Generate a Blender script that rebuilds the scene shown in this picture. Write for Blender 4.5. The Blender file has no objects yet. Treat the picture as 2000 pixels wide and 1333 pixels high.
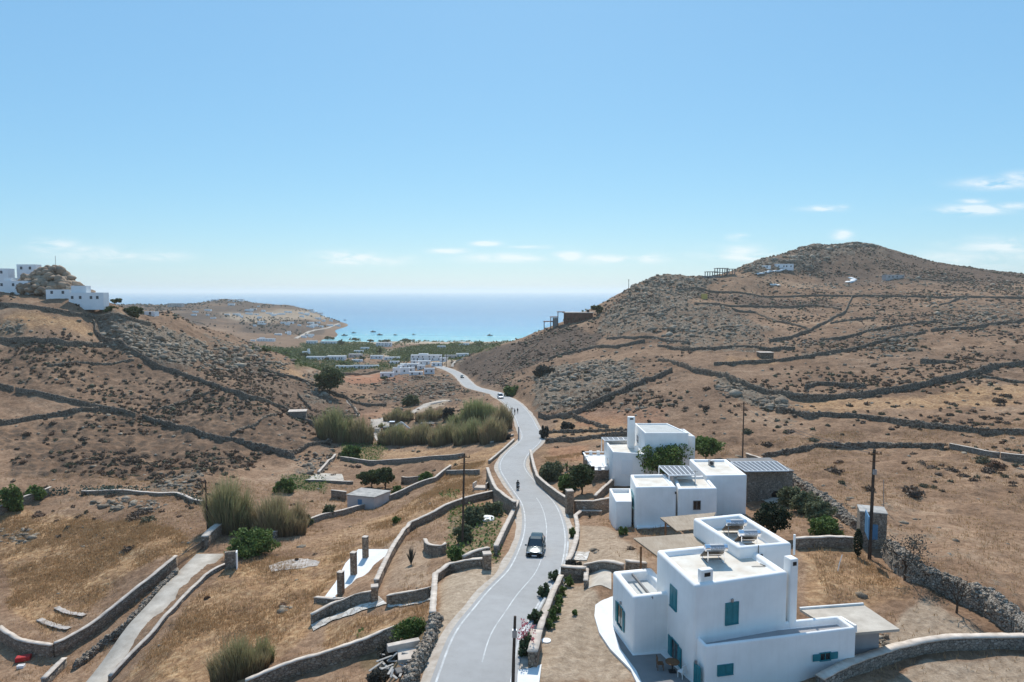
import bpy, bmesh, math, random
import numpy as np
from math import radians, sin, cos, pi
random.seed(7); RNG = np.random.default_rng(7)
SC = bpy.context.scene
COL = SC.collection
# ---------------------------------------------------------------- camera
F = 1333.33; CZ = 75.0; HR = 569.0
PITCH = math.atan((666.5 - HR) / F)
cam = bpy.data.cameras.new('camera'); camo = bpy.data.objects.new('camera', cam); COL.objects.link(camo)
cam.sensor_width = 36.0; cam.lens = 36.0 * F / 2000.0
cam.clip_start = 0.5; cam.clip_end = 90000
camo.location = (0, 0, CZ); camo.rotation_euler = (pi/2 - PITCH, 0, 0)
SC.camera = camo
# ---------------------------------------------------------------- light
SUN_EL = radians(48); SUN_AZ = radians(1)       # sun ahead of the camera
SC.view_settings.view_transform = 'Standard'; SC.view_settings.look = 'None'
SC.view_settings.gamma = 1; SC.view_settings.exposure = 0.42
world = bpy.data.worlds.new('World'); SC.world = world; world.use_nodes = True
wn = world.node_tree; wn.nodes.clear()
def N(nt, t, **k):
    n = nt.nodes.new(t)
    for a, b in k.items(): setattr(n, a, b)
    return n
sky = N(wn, 'ShaderNodeTexSky', sky_type='NISHITA', sun_disc=False, sun_elevation=SUN_EL, sun_rotation=SUN_AZ)
sky.altitude = 100; sky.air_density = 1.0; sky.dust_density = 0.35; sky.ozone_density = 2.2
bg = N(wn, 'ShaderNodeBackground'); bg.inputs[1].default_value = 0.105
wo = N(wn, 'ShaderNodeOutputWorld')
wn.links.new(bg.outputs[0], wo.inputs[0])
# small clouds far off along the horizon: noise on the view direction of the sky itself
tc = N(wn, 'ShaderNodeTexCoord'); sep = N(wn, 'ShaderNodeSeparateXYZ'); wn.links.new(tc.outputs['Generated'], sep.inputs[0])
def wm(op, a, b=None, c=None):
    n = N(wn, 'ShaderNodeMath', operation=op)
    for i, v in enumerate((a, b, c)):
        if v is None: continue
        if isinstance(v, (int, float)): n.inputs[i].default_value = v
        else: wn.links.new(v, n.inputs[i])
    return n.outputs[0]
sx = wm('DIVIDE', sep.outputs[0], sep.outputs[1]); sz = wm('DIVIDE', sep.outputs[2], sep.outputs[1])
comb = N(wn, 'ShaderNodeCombineXYZ'); wn.links.new(sx, comb.inputs[0]); wn.links.new(sz, comb.inputs[1])
mp = N(wn, 'ShaderNodeMapping'); mp.inputs['Scale'].default_value = (14, 60, 1); wn.links.new(comb.outputs[0], mp.inputs[0])
nz = N(wn, 'ShaderNodeTexNoise'); nz.inputs['Scale'].default_value = 1.0; nz.inputs['Detail'].default_value = 7; nz.inputs['Roughness'].default_value = 0.6
nz.inputs['Distortion'].default_value = 0.4
wn.links.new(mp.outputs[0], nz.inputs['Vector'])
# (direction x/y, elevation z/y, half width, half height, strength)
CL = [(-.600,.053,.085,.010,.55),(-.670,.066,.034,.008,.9),(-.512,.050,.05,.006,.45),(-.24,.048,.05,.008,.95),(-.185,.045,.05,.006,.6),
      (-.09,.058,.030,.0035,.75),(-.036,.069,.024,.0032,.9),(.035,.064,.04,.0022,.6),(-.01,.048,.07,.006,.7),(.08,.050,.025,.006,.9),(.14,.046,.05,.006,.6),
      (.20,.048,.035,.006,.6),(.33,.055,.05,.010,.55),(.437,.078,.016,.004,1.1),(.640,.081,.016,.006,.8),(.375,.050,.07,.010,.5),(.60,.119,.030,.0035,1.0),
      (.640,.121,.012,.003,.6),(.885,.117,.055,.0055,1.1),(.97,.123,.03,.004,.8),(.93,.155,.05,.006,1.2),(.99,.165,.03,.006,1.0),(.89,.130,.02,.003,.6),
      (.96,.066,.09,.010,.6),(.90,.045,.10,.012,.45),(.45,.050,.08,.007,.5)]
CL = [(a if (a < 0 or a < .39) else a*.75, b, c*.75, d, e) for a, b, c, d, e in CL]
acc = None
for a, b, c, d, e in CL:
    u = wm('MULTIPLY', wm('SUBTRACT', sx, a), 1/c); v = wm('MULTIPLY', wm('SUBTRACT', sz, b), 1/d)
    r = wm('ADD', wm('MULTIPLY', u, u), wm('MULTIPLY', v, v))
    g = wm('MULTIPLY', wm('EXPONENT', wm('MULTIPLY', r, -0.9)), e)
    acc = g if acc is None else wm('MAXIMUM', acc, g)
nn = wm('MULTIPLY_ADD', nz.outputs['Fac'], 5.5, -2.0)
dens = wm('MULTIPLY', acc, nn)
dens = wm('MULTIPLY', dens, wm('GREATER_THAN', sep.outputs[1], 0.05))
dn = N(wn, 'ShaderNodeClamp'); wn.links.new(dens, dn.inputs[0]); dn.inputs[2].default_value = .6
mx = N(wn, 'ShaderNodeMix', data_type='RGBA'); mx.inputs[7].default_value = (7.3, 7.5, 7.6, 1)
hsv = N(wn, 'ShaderNodeHueSaturation'); hsv.inputs['Saturation'].default_value = 1.0; wn.links.new(sky.outputs[0], hsv.inputs['Color'])
# air of the photograph: clearer cyan than the model's (a gain and lift per channel)
sc_ = N(wn, 'ShaderNodeSeparateColor'); cc_ = N(wn, 'ShaderNodeCombineColor'); wn.links.new(hsv.outputs[0], sc_.inputs[0]); K_ = .105
for i_, (g_, a_, b_) in enumerate(((1.25, .38, .112), (1.0, .43, .212), (1.0, .33, .415))):
    wn.links.new(wm('MULTIPLY_ADD', wm('POWER', wm('MULTIPLY', sc_.outputs[i_], K_), g_), a_/K_, b_/K_), cc_.inputs[i_])
wn.links.new(dn.outputs[0], mx.inputs[0]); wn.links.new(cc_.outputs[0], mx.inputs[6]); wn.links.new(mx.outputs[2], bg.inputs[0])
sun = bpy.data.lights.new('sun', 'SUN'); sun.energy = 3.45; sun.angle = radians(0.55); sun.color = (1.0, .955, .89)
suno = bpy.data.objects.new('sun', sun); COL.objects.link(suno)
suno.rotation_euler = (pi/2 - SUN_EL, 0, pi - SUN_AZ)   # light comes from azimuth SUN_AZ (clockwise from +Y)
suno.location = (0, 0, 200)
# ---------------------------------------------------------------- pixel rays (photo pixels, 2000 x 1333) to places on the real ground
def ray(px, py):
    xc = (px - 1000) / F; yc = (666.5 - py) / F
    d = (xc, cos(PITCH) + yc*sin(PITCH), -sin(PITCH) + yc*cos(PITCH))
    return d[0]/d[1], d[2]/d[1]
def atY(px, py, Y):
    a, b = ray(px, py); return (a*Y, Y, CZ + b*Y)
def atZ(px, py, z):
    a, b = ray(px, py); Y = (z - CZ)/b; return (a*Y, Y, z)
# ---------------------------------------------------------------- road centre line: photo point and height
ROADP = [(925,1333,48.6),(950,1240,48.4),(979,1200,48.1),(1005,1160,47.6),(1038,1125,47.1),(1050,1100,46.7),(1058,1075,46.1),(1063,1050,45.2),(1063,1025,44.1),(1058,1000,42.9),
         (1049,980,41.7),(1033,960,40.5),(1017,940,39.5),(1003,920,38.6),(1000,908,38.1),(1004,895,37.6),(1016,880,37.1),(1028,870,36.8),(1037,860,36.5),(1038,850,36.25),(1034,840,36.0),
         (1029,830,35.7),(1025,820,35.4),(1019,810,35.0),(1012,800,34.4),(1003,790,33.5),(993,782,32.5),(979,775,31.5),(970,769,30.2),(942,762,28.5),(920,755,27.0),(905,741,25.0),(894,731,24.0),(876,722,23.2),(860,717,22.6),(850,712,22.2)]
RW = [atZ(*q) for q in ROADP]
e = np.array(RW[0]) - np.array(RW[1]); e = e/np.linalg.norm(e[:2])
RW = [tuple(np.array(RW[0]) + e*np.array([1,1,0])*k) for k in (30, 20, 10)] + RW
def catmull(P, step=1.0):
    P = [np.array(q, float) for q in P]; P = [2*P[0]-P[1]] + P + [2*P[-1]-P[-2]]
    out = []
    for i in range(1, len(P)-2):
        n = max(2, int(np.linalg.norm(P[i+1]-P[i])/step))
        for k in range(n):
            t = k/n
            out.append(0.5*((2*P[i]) + (-P[i-1]+P[i+1])*t + (2*P[i-1]-5*P[i]+4*P[i+1]-P[i+2])*t*t + (-P[i-1]+3*P[i]-3*P[i+1]+P[i+2])*t**3))
    out.append(P[-2]); return np.array(out)
ROAD = catmull(RW, 1.0)
# smooth
for _ in range(6): ROAD[1:-1] = (ROAD[:-2] + 2*ROAD[1:-1] + ROAD[2:])/4
tan = np.gradient(ROAD, axis=0); tan /= np.linalg.norm(tan[:, :2], axis=1)[:, None]
RN = np.stack([tan[:, 1], -tan[:, 0]], 1)           # right-hand normal
# ---------------------------------------------------------------- terrain control points (photo x, photo y, distance)
CT = [# left foreground fields
 (0,1320,74),(100,1300,75),(200,1333,70),(330,1300,66),(300,1100,96),(430,1090,95),(0,1200,88),(150,1120,100),(0,1080,112),(250,1010,118),(430,1000,118),
 (0,960,138),(200,950,140),(400,930,146),(540,1060,103),(560,1180,76),(650,1240,64),(520,1290,62),(750,1290,55),(700,1210,64),(800,1200,60),(850,1215,55.5),(800,1320,48.5),
 (640,1075,97),(720,1030,108),(700,1110,84),(800,1040,98),(790,1110,76),(820,1160,66),(900,1080,76),(940,1050,84),(880,1000,103),(960,1030,88),
 (850,960,124),(700,985,135),(760,1000,122),(640,960,142),(720,930,160),(850,900,165),(950,910,146),(940,960,118),(640,900,175),(760,870,195),(900,870,178),(700,860,200),(980,850,182),
 (500,960,140),(600,1010,122),(-300,1300,80),(-300,1000,130),
 # left hill
 (500,900,172),(300,930,152),(-300,900,150),(300,860,185),(100,870,172),(200,800,202),(0,800,192),(-300,780,190),(0,700,228),(200,700,246),(400,750,235),(300,730,245),(0,620,258),(100,640,251),(200,650,268),(-300,600,250),
 (400,690,300),(300,620,315),(220,595,280),(0,588,275),(330,610,345),(500,780,222),(600,850,196),(450,655,350),(560,700,345),(500,720,300),(620,738,320),(640,790,285),(700,800,268),(560,800,240),(660,840,215),(740,830,235),
 (150,592,277),(60,578,283),(130,568,291),(0,562,292),(0,667,240),(100,610,266),(-300,540,290),
 # valley floor
 (800,840,222),(880,850,205),(900,800,245),(800,790,285),(850,765,330),(930,780,285),(740,775,330),(820,745,385),(880,740,400),(700,760,345),(760,740,420),
 (700,735,470),(830,722,480),(800,712,540),(620,722,520),(560,705,560),(540,690,700),(700,700,640),(800,690,720),(900,690,700),(930,700,560),(500,680,780),(600,678,860),(750,676,930),(900,676,930),
  # right of the road
 (1160,1200,53),(1100,1320,45.5),(1240,1290,48),(1180,1130,62),(1300,1333,46),(1140,1090,70),(1160,1040,82),(1200,1030,86),(1130,1000,97),(1180,960,108),(1110,950,116),(1080,910,137),(1180,925,118),(1120,870,165),
 (1100,840,185),(1200,860,165),(1300,880,150),(1420,880,140),(1450,960,104),(1560,985,92),(1600,920,112),(1500,890,138),(1700,1093,68),(1600,1080,68),(1640,1010,85),(1600,1200,56),(1750,1250,51.5),(1680,1293,47.5),(1800,1133,61),(1900,1220,53.5),
 (2000,1180,58),(1800,1000,90),(1950,1100,69),(1750,940,106),(1950,920,112),(2300,1000,90),(2300,1200,58),(1900,1320,47),(2300,800,165),(2000,1330,46),
 (1700,870,138),(1400,830,168),(1600,850,148),(1850,850,142),(1700,800,172),(1950,800,168),(1060,820,212),(1060,780,242),(1040,760,262),(1150,830,190),(1250,790,202),(1300,760,218),(1150,780,222),
 (1100,740,278),(1000,755,292),(1200,700,310),(1400,790,188),(1500,720,242),(1400,740,222),(1600,740,220),(1700,720,236),(1800,700,248),(1900,730,212),(2000,700,240),(2300,690,230),
 (1300,690,300),(1150,662,395),(1080,690,370),(1000,715,370),(950,740,360),(1250,640,360),(1300,650,345),(1250,600,420),(1350,620,385),(1400,600,425),(1450,650,320),(1550,670,300),(1600,640,345),(1500,620,385),(1700,650,315),(1800,640,330),(1900,650,310),(2000,640,325),
 (1300,570,470),(1400,575,480),(1500,570,510),(1600,590,450),(1700,590,450),(1800,590,440),(1900,600,410),(2000,590,450),(2300,590,430),
 # right silhouettes
 (895,708,462),(930,692,466),(965,673,465),(1030,659,460),(1060,648,455),(1090,632,452),(1130,622,452),(1160,612,455),(1185,590,462),(1215,575,475),(1240,562,488),(1270,545,505),(1300,538,520),(1350,541,530),(1400,541,540),(1450,524,560),
 (1500,508,590),(1540,526,575),(1560,490,640),(1590,478,680),(1640,479,700),(1670,474,715),(1720,482,720),(1770,497,715),(1830,513,710),(1900,522,720),(2000,537,730),(2300,560,740),(1700,540,600),(1600,530,600),(1850,550,580),(2000,560,560)]
CP = [atY(*q) for q in CT]
# beyond the ridges the land falls away to the sea; headland; coast; sea bed
def sY(px, Y, z): return ((px-1000)/F*Y, Y, z)
CP += [sY(1000,700,8),(0,800,4.0),sY(1100,620,30),sY(1100,800,6),sY(1250,720,50),sY(1250,950,8),sY(1400,750,60),sY(1600,950,90),sY(1600,1300,10),sY(1900,1000,60),sY(1900,1400,10),sY(2300,1100,40),sY(2300,1500,10),sY(1300,1300,-6),sY(1500,1500,-8),
       sY(200,360,50),sY(200,480,30),sY(0,420,52),sY(-300,420,50),sY(0,700,32),sY(300,520,26),sY(-300,900,30),sY(400,560,20),sY(450,700,12),sY(330,900,22),
       sY(350,1150,26),sY(450,1150,18),sY(250,1250,44),sY(500,1000,8),sY(560,1000,7),sY(560,1200,15),sY(300,1500,44),sY(180,1500,45),sY(0,1500,50),sY(-300,1500,40),sY(430,1700,57),sY(405,1680,48),sY(470,1680,52),sY(510,1650,44),sY(560,1650,44),sY(600,1600,32),sY(640,1550,15),sY(675,1500,1.5),
       sY(500,1400,27),sY(600,1300,12),sY(640,1300,3),sY(620,1180,6),sY(650,1180,1.5),sY(640,1110,3),sY(440,1900,20),sY(560,1850,10),sY(350,1800,25),sY(450,2150,-8),sY(560,2100,-8),sY(250,2100,-8),sY(0,2200,-8),sY(-300,2300,-8),
       sY(700,1500,-6),sY(680,1330,-5),sY(680,1700,-8),sY(672,1120,-3),sY(700,1120,-3),sY(760,1110,-3),sY(900,1110,-3),sY(1000,1110,-3),sY(1100,1110,-3),sY(760,1500,-9),sY(1000,1500,-9),sY(1000,2500,-9),sY(1500,2500,-9),sY(2000,2500,-9),sY(1200,1250,-4),sY(1150,1080,0)]
CP += [sY(x_, Y_, z_) for x_ in (640,700,760,830,900,970,1050) for Y_, z_ in ((930,4.5),(990,2.2),(1035,-2.5))]
CP += [(x, y, 48.5) for x in (-12, 0, 12, 25) for y in (10, 25)] + [(-30,10,44),(-45,25,40),(-30,30,43),(40,25,48),(30,10,48),(-80,40,38)]
for i in range(0, len(ROAD), 9):
    x, y, z = ROAD[i]
    for w in (-3.6, 0, 3.6): CP.append((x + RN[i,0]*w, y + RN[i,1]*w, z))
CP = np.array(CP)
KS = 3.2
def warp(x, y): return np.stack([KS*x/y, np.log(y)*1.35], -1)
cw = warp(CP[:,0], CP[:,1]); cz = CP[:,2]
def kern(r2): return np.sqrt(r2 + 0.0006)
A = kern(((cw[:,None]-cw[None])**2).sum(-1)); n = len(cw)
M = np.zeros((n+3, n+3)); M[:n,:n] = A - np.eye(n)*0.006; M[:n,n] = 1; M[:n,n+1:] = cw; M[n,:n] = 1; M[n+1:,:n] = cw.T
W = np.linalg.solve(M, np.r_[cz, 0, 0, 0])
def hs(x, y):
    q = warp(x, y).reshape(-1, 2); o = np.empty(len(q))
    for k in range(0, len(q), 20000):
        s = q[k:k+20000]; r2 = ((s[:,None]-cw[None])**2).sum(-1)
        o[k:k+20000] = kern(r2) @ W[:n] + W[n] + s @ W[n+1:]
    return o.reshape(x.shape)
# lattice noise
def vnoise(x, y, seed):
    r = np.random.default_rng(seed).random((256, 256))
    xi = np.floor(x).astype(int); yi = np.floor(y).astype(int); fx = x-xi; fy = y-yi
    fx = fx*fx*(3-2*fx); fy = fy*fy*(3-2*fy)
    a = r[xi & 255, yi & 255]; b = r[(xi+1) & 255, yi & 255]; c = r[xi & 255, (yi+1) & 255]; d = r[(xi+1) & 255, (yi+1) & 255]
    return (a*(1-fx)+b*fx)*(1-fy) + (c*(1-fx)+d*fx)*fy - .5
def fbm(x, y, scale, octs, seed, rough=.5, ridge=False):
    o = 0; amp = 1; s = 1/scale
    for k in range(octs):
        v = vnoise(x*s + 17.3*k + .3*y*s, y*s - 9.1*k - .3*x*s, seed+k)
        if ridge: v = .5 - 2*np.abs(v)
        o = o + amp*v; amp *= rough; s *= 2.03
    return o
# grid in (x/y, ln y)
sdense = np.linspace(-.84, .84, 760); sout = np.linspace(.86, 1.7, 34)
S = np.r_[-sout[::-1], sdense, sout]
T = np.r_[np.log(np.linspace(6, 33, 24)), np.arange(np.log(34), np.log(820), .0047), np.arange(np.log(821), np.log(2600), .011)]
GX = S[None,:]*np.exp(T)[:,None]; GY = np.exp(T)[:,None]*np.ones_like(S)[None,:]
H0 = hs(GX, GY)
def col(s, Hh):
    j = np.clip(np.searchsorted(S, s)-1, 0, len(S)-2); f = (s-S[j])/(S[j+1]-S[j]); return Hh[:,j]*(1-f)+Hh[:,j+1]*f
HC = H0
YT = np.exp(T)
def G(px, py, H=None):
    """place on the ground seen at a photo point"""
    a, b = ray(px, py); z = col(a, HC); d = z - (CZ + b*YT); d[YT < 30] = -1e6
    i = np.where(d > 0)[0]
    if len(i) == 0:
        m = (YT > 250) & (YT < 1600); k = int(np.argmax(np.where(m, d, -1e9))); return (a*YT[k], YT[k], z[k])
    i = i[0]; f = -d[i-1]/(d[i]-d[i-1]); Y = YT[i-1]+(YT[i]-YT[i-1])*f
    return (a*Y, Y, CZ+b*Y)
def hz(x, y):
    s = x/y; t = math.log(y)
    j = int(np.clip(np.searchsorted(S, s)-1, 0, len(S)-2)); i = int(np.clip(np.searchsorted(T, t)-1, 0, len(T)-2))
    f = min(1, max(0, (s-S[j])/(S[j+1]-S[j]))); g = min(1, max(0, (t-T[i])/(T[i+1]-T[i])))
    return (HC[i,j]*(1-f)+HC[i,j+1]*f)*(1-g) + (HC[i+1,j]*(1-f)+HC[i+1,j+1]*f)*g
def hzv(x, y):
    s = x/y; t = np.log(y)
    j = np.clip(np.searchsorted(S, s)-1, 0, len(S)-2); i = np.clip(np.searchsorted(T, t)-1, 0, len(T)-2)
    f = np.clip((s-S[j])/(S[j+1]-S[j]), 0, 1); g = np.clip((t-T[i])/(T[i+1]-T[i]), 0, 1)
    return (HC[i,j]*(1-f)+HC[i,j+1]*f)*(1-g) + (HC[i+1,j]*(1-f)+HC[i+1,j+1]*f)*g
# ---------------------------------------------------------------- ground cover regions, outlined on the ground
WX = GX + fbm(GX, GY, 14, 3, 50)*np.clip(GY*.02, .6, 10); WY = GY + fbm(GX, GY, 14, 3, 60)*np.clip(GY*.03, .8, 16)
def region(pts, world=False):
    P = np.array([q[:2] if world else G(*q)[:2] for q in pts])
    inside = np.zeros(GX.shape, bool)
    bb = (WX > P[:,0].min()) & (WX < P[:,0].max()) & (WY > P[:,1].min()) & (WY < P[:,1].max())
    x = WX[bb]; y = WY[bb]; r = np.zeros(x.shape, bool)
    for k in range(len(P)):
        x0, y0 = P[k-1]; x1, y1 = P[k]
        if y0 == y1: continue
        c = ((y0 > y) != (y1 > y)) & (x < (x1-x0)*(y-y0)/(y1-y0)+x0); r ^= c
    inside[bb] = r; return inside.astype(float)
def blur(m, k=2):
    for _ in range(k):
        m = (np.roll(m,1,0)+np.roll(m,-1,0)+np.roll(m,1,1)+np.roll(m,-1,1)+2*m)/6
    return m
def layer(polys, k=3):
    m = np.zeros(GX.shape)
    for v, pts in polys: m = np.maximum(m, v*region(pts))
    return blur(m, k)
B4 = lambda x0,y0,x1,y1: [(x0,y0),(x1,y0),(x1,y1),(x0,y1)]
M_rock = layer([(1,[(187,625),(260,625),(350,650),(400,670),(420,700),(380,725),(290,705),(215,668)]),(.8,B4(0,622,58,655)),(.7,[(400,650),(500,690),(560,720),(520,735),(430,720)]),
  (1,[(1037,760),(1050,735),(1090,718),(1140,706),(1230,704),(1250,715),(1240,735),(1180,775),(1120,800),(1050,805)]),(.75,B4(1160,735,1260,775)),
  (.9,[(1165,655),(1175,612),(1215,580),(1262,545),(1320,540),(1400,548),(1330,600),(1300,640),(1250,660)]),(.8,[(1290,600),(1420,600),(1500,650),(1480,690),(1380,690),(1300,670)]),
  (.9,[(1440,528),(1500,508),(1560,492),(1600,480),(1720,482),(1700,500),(1600,510),(1600,530),(1480,540)]),(1,[(1395,738),(1430,735),(1470,755),(1530,775),(1540,800),(1480,800),(1400,760)]),
  (.6,B4(1820,595,1995,645)),(.6,B4(1680,640,1800,690)),(.5,B4(1560,665,1640,700)),(.8,B4(590,735,650,790)),(.45,B4(740,740,900,790)),(.7,[(280,930),(400,915),(400,965),(330,968),(290,955)]),
  (.6,[(600,880),(660,870),(650,900),(560,960),(540,950)]),(.5,B4(1500,795,1560,830)),(.4,[(1560,960),(1680,1000),(1800,1080),(1990,1200),(1990,1150),(1800,1010),(1640,940)])], 4)
M_scrub = layer([(.9,[(0,760),(240,800),(420,760),(640,860),(560,890),(470,880),(280,830),(0,770)]),(1,[(0,835),(250,800),(560,880),(500,900),(420,930),(180,935),(0,930)]),(.75,[(0,675),(230,680),(420,745),(420,760),(240,795),(0,750)]),
  (.7,[(300,705),(420,680),(620,750),(700,800),(640,850),(480,770)]),(.5,B4(1400,840,1650,890)),(.5,B4(1560,640,2000,760)),(.35,B4(1500,760,2000,1000)),(.6,B4(740,735,900,800)),(.5,B4(1030,700,1340,820)),
  (.5,B4(1300,560,2000,640)),(.4,B4(1050,810,1460,900)),(.25,B4(0,940,420,1050))], 6)
M_dark = layer([(1,[(885,712),(930,694),(965,675),(1030,662),(1060,650),(1110,640),(1180,650),(1165,680),(1100,695),(1050,712),(985,735),(970,755),(940,752),(905,730)]),
  (.8,[(1330,566),(1440,572),(1560,585),(1640,590),(1640,600),(1450,596),(1330,580)]),(.75,[(1590,485),(1720,488),(1800,510),(1900,530),(2000,545),(2000,560),(1800,555),(1650,560),(1560,535)]),(.5,B4(730,735,900,790)),
  (.6,[(450,700),(560,735),(640,775),(700,810),(640,840),(520,770),(430,725)]),(.5,[(620,770),(700,790),(755,795),(700,815),(650,810)]),(.45,B4(560,600,680,660)),(.45,B4(440,600,600,670)),(.5,B4(1560,660,1700,680))], 5)
M_dark = np.maximum(M_dark, 1.3*blur(((GY > 1080) & (H0 > 4)).astype(float), 3)*np.clip(.75+fbm(GX,GY,70,3,55),.2,1))
M_green = layer([(.9,B4(505,678,640,690)),(.9,B4(590,672,745,690)),(.9,[(755,700),(770,684),(960,676),(945,690),(900,700),(770,702)]),(.7,B4(575,705,700,720)),(.8,B4(620,690,690,700)),(.7,B4(700,688,745,695)),(.6,B4(690,712,790,722)),
  (.55,[(560,930),(600,930),(640,945),(630,965),(570,960)]),(.45,B4(670,868,750,900)),(.35,B4(870,990,980,1100)),(.5,B4(850,965,880,975)),(.3,B4(700,1230,850,1300))], 3)
M_gold = layer([(.9,[(0,620),(30,608),(170,632),(185,650),(170,662),(0,655)]),(.8,[(1530,800),(1560,782),(1700,785),(1860,760),(2000,745),(2000,790),(1800,800),(1600,808)]),(.7,B4(1420,700,1500,712)),(.8,[(520,720),(560,715),(620,745),(650,770),(580,740)]),
  (.95,[(0,990),(150,1000),(340,1030),(420,1090),(330,1085),(250,1130),(110,1230),(0,1190)]),(.9,[(440,1110),(520,1090),(640,1080),(700,1060),(640,1160),(600,1240),(480,1333),(240,1333),(330,1240)]),(.7,B4(700,870,900,895)),(.8,[(880,900),(1000,860),(960,900),(900,960),(840,1000),(700,1030),(850,950)]),
  (.9,[(640,1215),(840,1180),(840,1215),(740,1245),(640,1290)]),(.6,B4(1080,815,1220,865)),(.7,[(1570,1075),(1690,1070),(1780,1160),(1680,1180),(1570,1180)]),(.5,B4(1060,870,1150,905)),(.5,[(560,1070),(700,1020),(900,960),(960,990),(800,1030),(740,1070)])], 6)
M_pale = layer([(1,[(600,668),(680,667.5),(760,669),(950,668),(1010,668),(1010,672),(940,673),(760,673),(690,672)]),(.7,[(1060,1135),(1145,1130),(1180,1170),(1180,1210),(1250,1333),(1060,1333),(1050,1250)]),(.8,[(850,1200),(850,1145),(880,1115),(950,1110),(985,1090),(1010,1100),(960,1160),(900,1240),(850,1333),(830,1320)]),
  (.6,[(1750,1200),(1800,1160),(1950,1250),(1760,1262),(1690,1260)]),(.6,[(1700,1333),(1780,1280),(2000,1275),(2000,1333)]),(.7,B4(745,683,775,697)),(.5,B4(600,722,740,727)),(.55,B4(820,700,900,712)),(.7,[(800,805),(840,785),(880,780),(845,800),(800,812)]),
  (.6,B4(730,820,760,850)),(.6,[(430,610),(520,610),(640,618),(640,625),(520,630),(440,622)]),(.3,[(740,1050),(850,1060),(830,1140),(750,1150)]),(.6,[(1110,1020),(1190,1030),(1230,1060),(1260,1100),(1130,1110)])], 3)
M_terra = layer([(.9,[(672,748),(680,732),(745,728),(770,735),(740,745)]),(.7,B4(740,738,790,748)),(.5,B4(560,690,640,700)),(.5,B4(780,682,840,690)),(.35,B4(1080,870,1150,900)),(.35,B4(1130,800,1300,830)),(.3,B4(700,800,760,830))], 3)
M_rock = np.maximum(M_rock, .7*blur(((H0 > 97) & (GX/GY > .32) & (GX/GY < .55)).astype(float), 5)*np.clip(.8+fbm(GX,GY,30,3,59)*1.5,0,1))
M_dark = np.maximum(M_dark, .30*np.clip((GY-125)/80,0,1)*(1-M_gold*.9)*np.clip(.7+fbm(GX,GY,45,3,61)*1.6,.1,1.4))
M_scrub = np.maximum(M_scrub, .42*np.clip((GY-125)/80,0,1)*(1-M_gold*.8)*np.clip(.6+fbm(GX,GY,35,3,62)*2,0,1.3)*(H0 > 22))
M_dark = np.maximum(M_dark, .85*blur(((H0 > 84) & (GX > 190) & (GY > 560)).astype(float), 5)*np.clip(.8+fbm(GX,GY,50,3,58),.2,1))
M_scrub = np.maximum(M_scrub, .6*(GY > 1080)*(H0 > 5))
M_green = np.maximum(M_green, .9*blur(region([sY(a_, b_, 0) for a_, b_ in ((757,575),(765,690),(775,800),(850,900),(985,900),(985,620),(935,560),(880,600))], True), 3))
M_gold[(GY > 560)] *= .4
# distance to the road and height blend
rx = ROAD[::2,0]; ry = ROAD[::2,1]; rz = ROAD[::2,2]; rtx = tan[::2,0]; rty = tan[::2,1]; rsl = tan[::2,2]
near = (np.abs(GX) < 120) & (GY < 520)
D = np.full(GX.shape, 99.); ZR = H0.copy()
idx = np.where(near)
gx = GX[idx]; gy = GY[idx]; best = np.full(gx.shape, 1e9); bz = np.zeros(gx.shape)
cm = np.zeros(gx.shape, bool)
for k in range(0, len(gx), 40000):
    d2 = (gx[k:k+40000,None]-rx)**2 + (gy[k:k+40000,None]-ry)**2; a = d2.argmin(1); best[k:k+40000] = d2[np.arange(len(a)), a]; bz[k:k+40000] = rz[a] + ((gx[k:k+40000]-rx[a])*rtx[a] + (gy[k:k+40000]-ry[a])*rty[a])*rsl[a]
D[idx] = np.sqrt(best); ZR[idx] = bz
wr = np.clip((D-4.3)/3.5, 0, 1); wr = wr*wr*(3-2*wr)
# relief
flat = np.maximum.reduce([M_pale, M_green*.8]); land = np.clip(H0/6, 0, 1)
Hn = fbm(GX, GY, 22, 3, 3)*.9*np.clip(GY/250, .25, 2.2)*(1-.7*flat) + fbm(GX, GY, 3.0, 4, 21)*.42*(1-.8*flat)*(1+1.6*M_scrub+1.2*M_dark)
Hr = fbm(GX, GY, 7, 6, 33, .58, True)
Hn = Hn + M_rock*np.clip(Hr+.1, -.4, 2)*1.7*np.clip(GY/330, .45, 1.9)
far = np.clip((GY-600)/300, 0, 1); Hn = Hn*(1-far) + far*land*(fbm(GX, GY, 60, 4, 70)*5 + fbm(GX, GY, 12, 3, 71)*1.2)*np.clip(H0/14, 0.05, 1)
near_calm = np.clip((GY-30)/30, .3, 1)
HC = (H0 + Hn*land*near_calm)*wr + (ZR - .14)*(1-wr)
qd = np.sqrt(((GX-10.8)/5.2)**2+((GY-49.5)/8.5)**2); pad = np.clip((1.35-qd)/.35, 0, 1); pad = pad*pad*(3-2*pad)*(D > 5); HC = HC*(1-pad) + np.minimum(HC, 47.95)*pad      # level ground round the villa
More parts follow.
